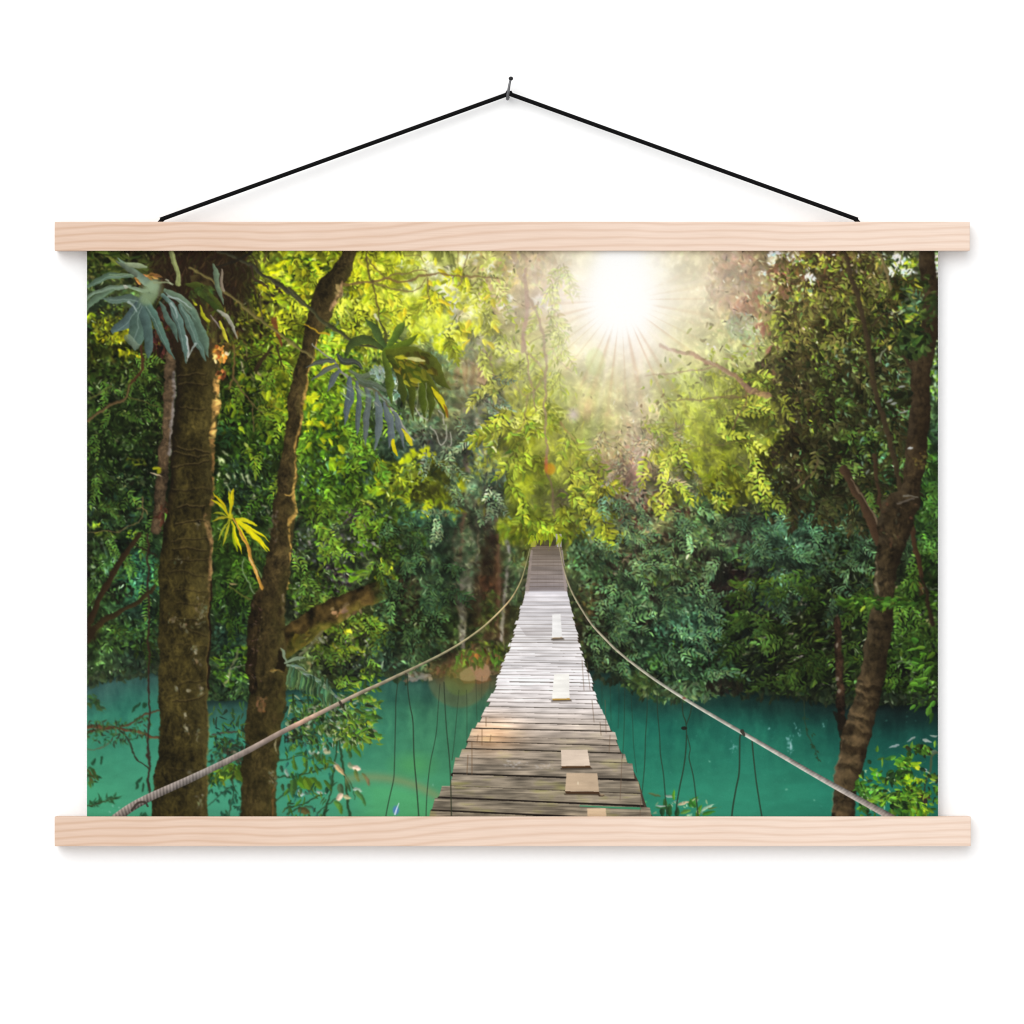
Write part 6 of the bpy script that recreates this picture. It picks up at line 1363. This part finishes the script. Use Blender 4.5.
def cables():
    # hangers
    H = [([(398, 680), (396, 700), (395.6, 720), (394.5, 765), (393.5, 780), (389, 800), (385.5, 818)], 1.2, 1.4, .8),
         ([(407.5, 674), (408, 690), (410, 705), (413, 722), (414, 755), (416.5, 785), (419, 818)], 1.2, 1.6, .9),
         ([(440, 684), (438, 710), (436, 735), (430, 765), (427, 795), (426, 818)], .8, 1.3, .8),
         ([(444, 682), (445, 705), (446.5, 728), (449.5, 760), (450.8, 785), (451.5, 815)], 1.2, 1.4, .85),
         ([(459, 690), (457, 712), (455, 735), (452, 760)], .8, 1.0, .6),
         ([(466.5, 690), (467, 712), (467, 745)], .9, .8, .6),
         ([(476, 680), (476.5, 705), (477, 720)], .7, .7, .55), ([(482, 676), (481.5, 700)], .7, .6, .5), ([(490, 670), (490, 690)], .7, .6, .4),
         ([(498, 640), (499, 672)], .7, .6, .5), ([(505, 620), (505, 655)], .6, .6, .45), ([(511, 608), (510.5, 645)], .6, .6, .45), ([(517, 598), (515, 622)], .6, .6, .45), ([(522, 585), (520, 606)], .6, .6, .4), ([(525.5, 575), (524, 595)], .6, .6, .4),
         ([(571, 592), (571, 606)], .8, .6, .5), ([(577, 604), (577, 630)], .8, .7, .5), ([(584, 612), (584, 655)], .8, .7, .5), ([(592, 625), (593, 690)], .8, .7, .45), ([(601, 636), (602, 705)], .8, .7, .45), ([(609, 645), (611, 720)], .8, .8, .45),
         ([(618, 672), (619, 700), (618, 728)], .9, .8, .5), ([(625, 675), (624.5, 705), (624, 730), (622.5, 758)], 1, 1, .6),
         ([(630, 680), (632.5, 720), (633.5, 745), (636.5, 772)], .8, .9, .55),
         ([(647, 690), (647, 712), (645.5, 735), (644.5, 765), (642, 792)], 1.1, 1.2, .75),
         ([(657, 692), (657.5, 712), (659.5, 735), (660.5, 755), (663.5, 775), (665.5, 800), (667, 818)], 1.1, 1.5, .8),
         ([(682, 702), (683, 714), (686, 724), (686, 745), (684, 765), (680, 785), (677, 802), (676, 812)], 1.3, 1.7, .92),
         ([(692, 702), (690, 714), (686.5, 724)], 1.3, 1.3, .85), ([(687, 735), (690, 748), (689, 758), (693, 775), (696, 798), (698, 815)], 1.0, 1.6, .85),
         ([(743, 734), (740, 736), (739.5, 750), (739, 772), (736, 788), (733, 805), (731.5, 818)], 1.8, 1.9, .95),
         ([(752, 741), (753.5, 758), (756, 780), (759, 800), (762, 818)], 1.6, 1.7, .92)]
    for pts, w0, w1, al in H: line(pts, w0 * .9, w1 * .9, (40, 50, 36), al * .82)
    blob(684, 728, 3, 1.8, (30, 26, 20), .9)
    # left cable with its twist
    C = [(112, 821, 9), (130, 808, 8.6), (148, 798, 8), (170, 788, 7.6), (190, 779, 7.2), (215, 767, 6.4), (250, 749.5, 5.8), (280, 733, 5.2), (303, 721.5, 4.8), (330, 708, 4.2), (360, 693, 3.7), (380, 684, 3.4), (400, 674.5, 3.0), (420, 665, 2.6), (440, 655, 2.3), (460, 643.5, 2), (480, 629.5, 1.8), (492, 619, 1.7), (504, 607, 1.6), (513, 596, 1.5), (521, 581, 1.3), (526, 565, 1.2), (530, 549, 1.0)]
    b, m, u, v = ribbon(C)
    i0, i1, j0, j1 = b
    gx = GX[j0:j1, i0:i1]
    tw = .15 * np.sin(u * 1.75 - v * 2.4) * np.clip((260 - gx) / 100, 0, 1)
    nz = noise(5, 300, 2)[j0:j1, i0:i1]
    kx = [112, 200, 285, 300, 330, 400, 440, 490, 505, 530]
    kc = np.array([(128, 116, 108), (132, 124, 118), (150, 132, 120), (196, 158, 136), (158, 140, 124), (150, 138, 112), (150, 142, 112), (178, 162, 122), (205, 175, 130), (130, 130, 90)], np.float32)
    col = np.stack([np.interp(gx, kx, kc[:, c]) for c in range(3)], -1)
    col = col * (1 + tw + .10 * nz + .34 * np.clip(v, -1, 1))[..., None]
    lay(b, m, np.clip(col, 10, 250))
    line([(132, 810), (138, 803), (145, 802), (148, 806)], 2.4, 2, (56, 46, 40), .85); line([(300, 722), (341, 703)], .1, .1, (0, 0, 0), 0)
    line([(340, 702), (343, 707)], 2.6, 2, (52, 44, 36), .9)
    for x, y in ((406, 673), (351, 699)): blob(x, y + 1.5, 1.2, 1.6, (50, 44, 34), .8)
    C = [(559, 543, 1.0), (562, 560, 1.3), (566.5, 578, 1.5), (573, 594, 1.7), (581, 608, 1.8), (592, 624.5, 2), (604, 637.5, 2.2), (620, 653, 2.4), (650, 676, 2.8), (686, 699.5, 3.2), (723, 721.5, 3.6), (743, 733, 3.8), (780, 754.5, 4.4), (810, 772, 4.8), (833, 785, 5.4), (862, 801, 6), (898, 821, 7)]
    b, m, u, v = ribbon(C)
    i0, i1, j0, j1 = b
    gx = GX[j0:j1, i0:i1]
    kc = np.array([(150, 140, 110), (168, 160, 136), (172, 170, 156), (178, 172, 162), (165, 158, 150), (150, 138, 130)], np.float32)
    col = np.stack([np.interp(gx, [559, 600, 680, 760, 820, 890], kc[:, c]) for c in range(3)], -1)
    tw = .05 * np.sin(u * 2.0 - v * 2.4) * np.clip((gx - 740) / 60, 0, 1)
    col = col * (1 + tw - .02 + .10 * noise(4, 302, 2)[j0:j1, i0:i1] + .34 * np.where(v < 0, -v, -v * 1.15))[..., None]
    lay(b, m, np.clip(col, 10, 250))
    line([(742, 731), (744, 735)], 4, 2.4, (48, 46, 38), .9); blob(684, 698, 1.8, 1.4, (130, 80, 60), .7)

def sunlight():
    """Flare of the low sun: hazy veil, white core, thin rays, ghost spots."""
    dx, dy = GX - SUN[0], GY - SUN[1]
    d = np.sqrt(dx * dx + (dy * .97) ** 2)
    th = np.arctan2(dy, dx)
    rs = np.random.RandomState(5)
    ray = np.zeros_like(d)
    for i in range(46):                                  # the aperture's regular star, strongest downwards
        a = -.35 + (math.pi + .7) * (i + rs.uniform(-.42, .42)) / 45; w = rs.uniform(.012, .042); s = rs.uniform(.15, 1.0) * (1 if i % 2 else -1)
        df = np.abs((th - a + math.pi) % (2 * math.pi) - math.pi)
        ray += s * np.exp(-(df / w) ** 2)
    ray = np.clip(ray, -1.0, 1.2) * (.55 + .45 * np.clip(np.sin(th), 0, 1))
    fall = np.exp(-np.clip(d - 32, 0, 999) / 74) * np.clip((d - 24) / 14, 0, 1)
    veil = .46 * np.exp(-(d / 74) ** 2) + .13 * np.exp(-(d / 150) ** 2)
    lop = np.exp(-((GX - 690) / 45) ** 2 - ((GY - 285) / 45) ** 2) * .14 + np.exp(-((GX - 560) / 40) ** 2 - ((GY - 300) / 50) ** 2) * .12
    IMG[:] += (A((255, 252, 230)) - IMG) * np.clip(veil + lop, 0, .9)[..., None]
    ring = 0.85 * np.exp(-np.clip(d - 32, 0, 999) / 13) + .26 * np.exp(-np.clip(d - 34, 0, 999) / 46)
    ring = np.clip(ring * (1 + .22 * ray), 0, 1)
    IMG[:] += (A((255, 247, 234)) - IMG) * ring[..., None] * .8
    k = fall * ray
    IMG[:] += np.clip(k, 0, 1)[..., None] * (A((255, 240, 226)) - IMG) * .62
    IMG[:] -= np.clip(-k, 0, 1)[..., None] * (IMG - A((200, 150, 120))) * .42
    # rosy column beneath
    pk = np.exp(-((GX - 628) / 22) ** 2) * np.exp(-((GY - 390) / 48) ** 2)
    IMG[:] += (A((222, 196, 168)) - IMG) * (pk * .2)[..., None]
    pk = np.exp(-((GX - 618) / 40) ** 2) * np.exp(-((GY - 462) / 22) ** 2)
    IMG[:] += (A((190, 156, 122)) - IMG) * (pk * .12)[..., None]
    # ghosts
    d2 = np.sqrt(((GX - 595) / 11) ** 2 + ((GY - 362) / 16) ** 2)
    IMG[:] += (A((205, 220, 150)) - IMG) * (np.clip((1 - d2) * 4, 0, 1) * .3)[..., None]
    d2 = np.sqrt(((GX - 573) / 7) ** 2 + ((GY - 415) / 8) ** 2)
    IMG[:] += (A((218, 196, 205)) - IMG) * (np.clip(1.2 - d2, 0, 1) * .7)[..., None]
    d2 = np.sqrt(((GX - 586) / 11) ** 2 + ((GY - 410) / 13) ** 2)
    IMG[:] += (A((225, 190, 145)) - IMG) * (np.clip(1.1 - d2, 0, 1) * .45)[..., None]
    d2 = np.sqrt(((GX - 550) / 5.6) ** 2 + ((GY - 469) / 6.0) ** 2)
    IMG[:] += (A((215, 140, 30)) - IMG) * (np.clip((1.2 - d2) * 2, 0, 1) * .62)[..., None]
    d2 = np.sqrt(((GX - 546) / 2.4) ** 2 + ((GY - 464) / 9) ** 2)
    IMG[:] += (A((195, 80, 50)) - IMG) * (np.clip(1.2 - d2, 0, 1) * .5)[..., None]
    # core: a round blaze that runs up past the upper edge
    ex = dx / (np.where(dx < 0, 34, 32) * (1 - .22 * np.clip(-dy / 50, 0, 1))); ey = np.where(dy < 0, dy / 84, dy / 40)
    ell = np.sqrt(ex * ex + ey * ey) - .10 * np.clip(ray, -1, 1) * (dy > -30) + .12 * noise(9, 810, 2) * np.clip((dx - 5) / 30, 0, 1)
    core = 1 / (1 + np.exp((ell - 1.0) * 6.5))
    IMG[:] += (A((255, 255, 253)) - IMG) * core[..., None]

def paint():
    global n_long_full, n_blot_full, n_fine_full, NZ, LS
    n_fine_full = noise(.9, 210, 1, 22)
    NZ = noise(4, 77, 3)
    n_long_full = noise(1.6, 200, 2, 14); n_blot_full = noise(7, 204, 3, 3)
    LS = .85
    forest()
    sunlit_canopy(); middle_distance(); dark_right_canopy(); left_forest(); right_understorey()
    LS = 1.0
    settle()
    accents()
    stems_centre()
    water()
    moss_trunk()
    near_leaves_left()
    backlit_leaves()
    left_trunks(); right_trunks()
    warp(.55, 3.2, 700); warp(.8, 14, 705, 1); soften(.55)
    near_leaves_right(); near_leaves_low(); fern_by_trunk()
    feather_leaves(); staghorn(); palm_leaf()
    warp(.5, 4, 720); warp(.9, 11, 725, 1); soften(.4)
    flare_on_water()
    bridge()
    cables()
    sunlight()
    IMG[:] = np.clip(IMG + R.normal(0, 1.6, IMG.shape[:2])[..., None], 0, 255)
    return IMG
# ---------------------------------------------------------------------------
# The scene: a textile poster between two wooden rails on a white wall.
# One picture pixel is one millimetre; x to the right, z up, the wall is y = 0
# and the viewer stands on the -y side.
# ---------------------------------------------------------------------------
import bpy, bmesh, math
from mathutils import Vector

sc = bpy.context.scene
COL = sc.collection

def X(px): return (px - 512.0) / 1000.0
def Z(py): return (512.0 - py) / 1000.0 + 1.5

def link(name, me, mat=None, parent=None):
    o = bpy.data.objects.new(name, me)
    COL.objects.link(o)
    if mat: me.materials.append(mat)
    if parent: o.parent = parent
    return o

def tag(o, label=None, cat=None, kind=None):
    if label: o['label'] = label
    if cat: o['category'] = cat
    if kind: o['kind'] = kind
    return o

def empty(name, loc):
    o = bpy.data.objects.new(name, None)
    o.location = loc; o.empty_display_size = .05
    COL.objects.link(o)
    return o

def bm_mesh(name, bm, smooth=False):
    me = bpy.data.meshes.new(name)
    bm.normal_update(); bm.to_mesh(me); bm.free()
    if smooth: me.polygons.foreach_set('use_smooth', [True] * len(me.polygons))
    return me

def box_mesh(name, sx, sy, sz, bev=.0006, seg=2):
    bm = bmesh.new()
    bmesh.ops.create_cube(bm, size=1)
    for v in bm.verts: v.co = (v.co.x * sx, v.co.y * sy, v.co.z * sz)
    if bev: bmesh.ops.bevel(bm, geom=bm.edges[:], offset=bev, segments=seg, affect='EDGES', profile=.6)
    return bm_mesh(name, bm)

def tube_mesh(name, pts, radii, sides=14, caps=True, ripple=0.0):
    """A round rod along pts (Vectors), smoothed, radius interpolated."""
    q = [2 * pts[0] - pts[1]] + pts + [2 * pts[-1] - pts[-2]]
    rr = [radii[0]] + list(radii) + [radii[-1]]
    P, Rd = [], []
    n = 8
    for i in range(1, len(q) - 2):
        for k in range(n):
            t = k / n
            P.append(.5 * (2 * q[i] + (q[i + 1] - q[i - 1]) * t + (2 * q[i - 1] - 5 * q[i] + 4 * q[i + 1] - q[i + 2]) * t * t + (3 * q[i] - q[i - 1] - 3 * q[i + 1] + q[i + 2]) * t ** 3))
            Rd.append(rr[i] + (rr[i + 1] - rr[i]) * t)
    P.append(q[-2]); Rd.append(rr[-2])
    bm = bmesh.new()
    rings = []
    up = Vector((0, -1, 0))
    for i, p in enumerate(P):
        d = (P[min(i + 1, len(P) - 1)] - P[max(i - 1, 0)]).normalized()
        a = d.cross(up)
        if a.length < 1e-4: a = d.cross(Vector((1, 0, 0)))
        a.normalize(); b = a.cross(d).normalized(); up = b
        rings.append([bm.verts.new(p + (a * math.cos(2 * math.pi * s / sides) + b * math.sin(2 * math.pi * s / sides)) * Rd[i]) for s in range(sides)])
    for r0, r1 in zip(rings, rings[1:]):
        for s in range(sides):
            bm.faces.new((r0[s], r0[(s + 1) % sides], r1[(s + 1) % sides], r1[s]))
    if caps:
        bm.faces.new(rings[0][::-1]); bm.faces.new(rings[-1])
    bmesh.ops.recalc_face_normals(bm, faces=bm.faces[:])
    return bm_mesh(name, bm, True)

# --- materials ------------------------------------------------------------------
def new_mat(name):
    m = bpy.data.materials.new(name); m.use_nodes = True
    nt = m.node_tree
    return m, nt, nt.nodes['Principled BSDF']

def node(nt, kind, **kw):
    n = nt.nodes.new(kind)
    for k, v in kw.items(): setattr(n, k, v)
    return n

def math_node(nt, op, a, b=None):
    n = node(nt, 'ShaderNodeMath', operation=op)
    for i, s in enumerate((a, b)):
        if s is None: continue
        if isinstance(s, (int, float)): n.inputs[i].default_value = s
        else: nt.links.new(s, n.inputs[i])
    return n.outputs[0]

def ramp(nt, fac, stops):
    n = node(nt, 'ShaderNodeValToRGB')
    e = n.color_ramp.elements
    while len(e) < len(stops): e.new(.5)
    for el, (p, c) in zip(e, stops): el.position = p; el.color = (*c, 1)
    nt.links.new(fac, n.inputs[0])
    return n.outputs[0]

def srgb(r, g, b, k=1.0):
    f = lambda c: ((c / 255 + .055) / 1.055) ** 2.4 if c > 10.3 else c / 255 / 12.92
    return (f(r) * k, f(g) * k, f(b) * k)

LIGHT = 1.39            # what a flat white surface facing the viewer returns here, before clipping

def wall_material():
    m, nt, p = new_mat('white_wall_paint')
    tc = node(nt, 'ShaderNodeTexCoord')
    n = node(nt, 'ShaderNodeTexNoise'); n.inputs['Scale'].default_value = 180; n.inputs['Detail'].default_value = 4
    nt.links.new(tc.outputs['Object'], n.inputs['Vector'])
    nt.links.new(ramp(nt, n.outputs['Fac'], [(.3, (.835, .835, .835)), (.7, (.85, .85, .85))]), p.inputs['Base Color'])
    bp = node(nt, 'ShaderNodeBump'); bp.inputs['Strength'].default_value = .05; bp.inputs['Distance'].default_value = .0004
    nt.links.new(n.outputs['Fac'], bp.inputs['Height']); nt.links.new(bp.outputs['Normal'], p.inputs['Normal'])
    p.inputs['Roughness'].default_value = .9; p.inputs['Specular IOR Level'].default_value = .1
    return m

def wood_material():
    """Pale pine: soft growth rings that climb across the board, fine pores, redder towards one end."""
    m, nt, p = new_mat('pale_pine')
    tc = node(nt, 'ShaderNodeTexCoord'); sep = node(nt, 'ShaderNodeSeparateXYZ')
    nt.links.new(tc.outputs['Object'], sep.inputs[0])
    x, y, z = sep.outputs
    st = node(nt, 'ShaderNodeMapping'); st.inputs['Scale'].default_value = (3.2, 5, 9)
    nt.links.new(tc.outputs['Object'], st.inputs['Vector'])
    wob = node(nt, 'ShaderNodeTexNoise'); wob.inputs['Scale'].default_value = 1.6; wob.inputs['Detail'].default_value = 2
    nt.links.new(st.outputs[0], wob.inputs['Vector'])
    bend = node(nt, 'ShaderNodeMapRange', interpolation_type='SMOOTHSTEP')
    for k, v in zip(('From Min', 'From Max', 'To Min', 'To Max'), (-.19, .02, 0, -1.9)): bend.inputs[k].default_value = v
    nt.links.new(x, bend.inputs['Value'])
    ph = math_node(nt, 'ADD', math_node(nt, 'MULTIPLY', z, 133), bend.outputs[0])
    ph = math_node(nt, 'ADD', ph, math_node(nt, 'MULTIPLY', x, -.8))
    ph = math_node(nt, 'ADD', ph, math_node(nt, 'MULTIPLY', wob.outputs['Fac'], 2.4))
    ph = math_node(nt, 'ADD', ph, math_node(nt, 'MULTIPLY', y, 60))
    tri = math_node(nt, 'FRACT', ph)
    fib = node(nt, 'ShaderNodeTexNoise'); fib.inputs['Scale'].default_value = 1; fib.inputs['Detail'].default_value = 5
    sf = node(nt, 'ShaderNodeMapping'); sf.inputs['Scale'].default_value = (28, 900, 900)
    nt.links.new(tc.outputs['Object'], sf.inputs['Vector']); nt.links.new(sf.outputs[0], fib.inputs['Vector'])
    big = node(nt, 'ShaderNodeTexNoise'); big.inputs['Scale'].default_value = 3.5; big.inputs['Detail'].default_value = 2
    nt.links.new(st.outputs[0], big.inputs['Vector'])
    K = 1.0 / LIGHT
    heart = ramp(nt, tri, [(0, srgb(233, 203, 181, K)), (.5, srgb(236, 207, 186, K)), (.80, srgb(222, 188, 163, K)), (1, srgb(231, 199, 176, K))])
    sap = ramp(nt, tri, [(0, srgb(249, 225, 207, K)), (.5, srgb(250, 227, 210, K)), (.82, srgb(239, 211, 191, K)), (1, srgb(247, 222, 204, K))])
    tone = node(nt, 'ShaderNodeMapRange')
    for k, v in zip(('From Min', 'From Max', 'To Min', 'To Max'), (-.40, .40, 0, 1)): tone.inputs[k].default_value = v
    nt.links.new(math_node(nt, 'ADD', x, math_node(nt, 'MULTIPLY', math_node(nt, 'SUBTRACT', big.outputs['Fac'], .5), .5)), tone.inputs['Value'])
    mix = node(nt, 'ShaderNodeMix', data_type='RGBA')
    nt.links.new(tone.outputs[0], mix.inputs['Factor']); nt.links.new(heart, mix.inputs['A']); nt.links.new(sap, mix.inputs['B'])
    f2 = node(nt, 'ShaderNodeMix', data_type='RGBA', blend_type='MULTIPLY'); f2.inputs['Factor'].default_value = 1
    nt.links.new(mix.outputs['Result'], f2.inputs['A'])
    nt.links.new(ramp(nt, fib.outputs['Fac'], [(.25, (.93, .92, .91)), (.6, (1, 1, 1))]), f2.inputs['B'])
    nt.links.new(f2.outputs['Result'], p.inputs['Base Color'])
    bp = node(nt, 'ShaderNodeBump'); bp.inputs['Strength'].default_value = .12; bp.inputs['Distance'].default_value = .0003
    nt.links.new(fib.outputs['Fac'], bp.inputs['Height']); nt.links.new(bp.outputs['Normal'], p.inputs['Normal'])
    p.inputs['Roughness'].default_value = .62; p.inputs['Specular IOR Level'].default_value = .18
    return m

def print_material():
    m, nt, p = new_mat('printed_canvas')
    a = node(nt, 'ShaderNodeVertexColor', layer_name='ink')
    nt.links.new(a.outputs['Color'], p.inputs['Base Color'])
    p.inputs['Roughness'].default_value = .75; p.inputs['Specular IOR Level'].default_value = .06
    return m

def plain(name, c, rough=.5, metal=0.0, spec=.5, bump=None):
    m, nt, p = new_mat(name)
    tc = node(nt, 'ShaderNodeTexCoord')
    n = node(nt, 'ShaderNodeTexNoise'); n.inputs['Scale'].default_value = bump or 300; n.inputs['Detail'].default_value = 3
    nt.links.new(tc.outputs['Object'], n.inputs['Vector'])
    nt.links.new(ramp(nt, n.outputs['Fac'], [(.3, tuple(q * .8 for q in c)), (.7, tuple(q * 1.2 for q in c))]), p.inputs['Base Color'])
    p.inputs['Roughness'].default_value = rough; p.inputs['Metallic'].default_value = metal; p.inputs['Specular IOR Level'].default_value = spec
    return m

def cord_material():
    m, nt, p = new_mat('black_braided_cord')
    tc = node(nt, 'ShaderNodeTexCoord')
    w = node(nt, 'ShaderNodeTexWave', wave_type='BANDS', bands_direction='DIAGONAL'); w.inputs['Scale'].default_value = 160; w.inputs['Distortion'].default_value = 1
    nt.links.new(tc.outputs['Object'], w.inputs['Vector'])
    nt.links.new(ramp(nt, w.outputs['Fac'], [(0, (.0015, .0015, .0016)), (1, (.005, .005, .0055))]), p.inputs['Base Color'])
    p.inputs['Roughness'].default_value = .85; p.inputs['Specular IOR Level'].default_value = .08
    return m

# --- setting ----------------------------------------------------------------------
bm = bmesh.new()
bmesh.ops.create_cube(bm, size=1)
for v in bm.verts: v.co = (v.co.x * 7, v.co.y * .12 + .06, v.co.z * 5)
wall = link('wall', bm_mesh('wall', bm), wall_material())
wall.location = (0, 0, 1.5)
tag(wall, kind='structure')

# --- the poster hanger ----------------------------------------------------------------
WOOD = wood_material()
SHEET_Y = -.0150                       # the canvas hangs this far off the wall
root = empty('poster_hanger', (X(512), SHEET_Y, Z(846)))
tag(root, 'jungle footbridge print hanging from a black cord between two pale wooden rails', 'wall hanging')

def child(name, me, mat, world, parent=root):
    o = link(name, me, mat, parent)
    base = Vector(root.location) if parent is root else Vector(root.location) + Vector(parent.location)
    o.location = Vector(world) - base
    return o

def rail(x0, x1, y0, y1, label):
    w, h = (x1 - x0) / 1000, (y1 - y0) / 1000
    cx, cz = X((x0 + x1) / 2), Z((y0 + y1) / 2)
    front = child('wooden_rail', box_mesh('rail_front', w, .0042, h, .0007), WOOD, (cx, SHEET_Y - .0002 - .0021, cz))
    front['label'] = label
    back = child('back_slat', box_mesh('rail_back', w - .0006, .0130, h - .0006, .0007), WOOD, (cx, SHEET_Y + .0006 + .0065, cz), front)
    return front

top = rail(55, 969.5, 222, 251, 'upper pale pine rail that the cord is tied to')
bottom = rail(55, 970.5, 816.3, 846, 'lower pale pine rail')

# the canvas: a fine sheet whose vertices carry the printed colour
paint()
RES = 1.75
nw, nh = int((PX1 - PX0) * RES) + 1, int((PY1 - PY0) * RES) + 1
ax = np.clip(np.linspace(0, CW - 1, nw), 0, CW - 1.001); ay = np.clip(np.linspace(0, CH - 1, nh), 0, CH - 1.001)
s2 = IMG
ix, iy = ax.astype(int), ay.astype(int); fx, fy = (ax - ix)[None, :, None], (ay - iy)[:, None, None]
g = (s2[iy][:, ix] * (1 - fx) + s2[iy][:, ix + 1] * fx) * (1 - fy) + (s2[iy + 1][:, ix] * (1 - fx) + s2[iy + 1][:, ix + 1] * fx) * fy
g = np.clip(g / 255.0, 0, 1)
lin = np.where(g <= .04045, g / 12.92, ((g + .055) / 1.055) ** 2.4) / LIGHT

x0w, x1w, z0w, z1w = X(PX0), X(PX1), Z(PY0 - 4), Z(PY1 + 4)     # the ends are clamped inside the rails
xs = np.linspace(x0w, x1w, nw); zs = np.linspace(Z(PY0), Z(PY1), nh); zs[0], zs[-1] = z0w, z1w
co = np.zeros((nh, nw, 3), np.float32)
co[..., 0] = xs[None] - root.location.x
co[..., 1] = 0
co[..., 2] = zs[:, None] - root.location.z
idx = np.arange(nh * nw).reshape(nh, nw)
q = np.stack([idx[:-1, :-1], idx[1:, :-1], idx[1:, 1:], idx[:-1, 1:]], -1).reshape(-1, 4)
me = bpy.data.meshes.new('canvas_print')
me.vertices.add(nh * nw); me.vertices.foreach_set('co', co.reshape(-1))
me.loops.add(q.size); me.loops.foreach_set('vertex_index', q.reshape(-1).astype(np.int32))
me.polygons.add(len(q)); me.polygons.foreach_set('loop_start', (np.arange(len(q)) * 4).astype(np.int32))
me.update(calc_edges=True)
at = me.color_attributes.new('ink', 'FLOAT_COLOR', 'POINT')
at.data.foreach_set('color', np.concatenate([lin, np.ones(lin.shape[:2] + (1,))], -1).astype(np.float32).reshape(-1))
canvas = link('canvas_print', me, print_material(), root)
canvas['label'] = 'printed picture of a plank footbridge over a green jungle river in low sun'
back = child('canvas_back', box_mesh('canvas_back', x1w - x0w - .0004, .0004, z0w - z1w - .0004, 0), plain('white_canvas_back', (.7, .7, .69), .9, 0, .1), ((x0w + x1w) / 2, SHEET_Y + .0004, (z0w + z1w) / 2), canvas)

# cord: from the upper rail up over the hook and down again
CY = SHEET_Y + .0002
HK = Vector((X(509), -.0082, Z(93.2)))
pts = [Vector((X(158), CY, Z(224.5))), Vector((X(163), CY, Z(219)))]
a, b = Vector((X(168), CY, Z(216.8))), HK + Vector((-.004, 0, -.0014))
pts += [a + (b - a) * t for t in (0, .25, .5, .75, 1)] + [HK]
c, d = HK + Vector((.004, 0, -.0014)), Vector((X(850), CY, Z(216.8)))
pts += [c + (d - c) * t for t in (0, .25, .5, .75, 1)] + [Vector((X(855), CY, Z(219))), Vector((X(860), CY, Z(224.5)))]
cord = child('hanging_cord', tube_mesh('hanging_cord', [p - Vector(root.location) for p in pts], [.00215] * len(pts), 12), cord_material(), root.location)

# --- the hook in the wall --------------------------------------------------------------
STEEL = plain('dull_grey_steel', (.105, .105, .11), .45, .75, .5)
DARK = plain('dark_steel_tip', (.012, .012, .013), .5, .5, .4)
hook = empty('wall_hook', (X(508), 0, Z(97)))
tag(hook, 'small bent grey nail in the white wall holding up the black cord', 'nail')
hp = [Vector((X(508.6), .006, Z(95.6))), Vector((X(508.4), -.003, Z(96.4))), Vector((X(507.8), -.0105, Z(98.2))), Vector((X(507.5), -.0138, Z(98.8))), Vector((X(507.7), -.0164, Z(96.2))), Vector((X(508.6), -.0166, Z(90))), Vector((X(509.6), -.0160, Z(84))), Vector((X(510.6), -.0154, Z(79.5)))]
rod = link('shaft', tube_mesh('shaft', [p - hook.location for p in hp], [.0013, .0013, .0014, .0015, .0015, .00135, .0012, .0011], 14), STEEL, hook)
bm = bmesh.new(); bmesh.ops.create_uvsphere(bm, u_segments=20, v_segments=14, radius=.0023)
for v in bm.verts: v.co = (v.co.x, v.co.y, v.co.z * .92)
hd = link('head', bm_mesh('head', bm, True), DARK, hook); hd.location = Vector((X(510.9), -.0154, Z(78.6))) - hook.location

# --- light, camera -----------------------------------------------------------------------
w = bpy.data.worlds.new('World'); sc.world = w; w.use_nodes = True
bg = w.node_tree.nodes['Background']
bg.inputs['Color'].default_value = (1, 1, 1, 1); bg.inputs['Strength'].default_value = .92
sun = bpy.data.lights.new('key_light', 'SUN'); sun.energy = 2.0; sun.angle = math.radians(54); sun.color = (1, .995, .985)
so = bpy.data.objects.new('key_light', sun); COL.objects.link(so)
so.rotation_euler = Vector((.42, 1.0, -.72)).to_track_quat('-Z', 'Y').to_euler()

cam = bpy.data.cameras.new('camera'); co_ = bpy.data.objects.new('camera', cam); COL.objects.link(co_)
D = 5.0
co_.location = (0, SHEET_Y - D, 1.5); co_.rotation_euler = (math.pi / 2, 0, 0)
cam.sensor_width = 36; cam.lens = 36 * D / 1.024; cam.clip_start = .1; cam.clip_end = 50
sc.camera = co_
sc.cycles.filter_width = 1.1
vs = sc.view_settings
vs.view_transform = 'Standard'; vs.look = 'None'; vs.exposure = 0; vs.gamma = 1; vs.use_curve_mapping = False
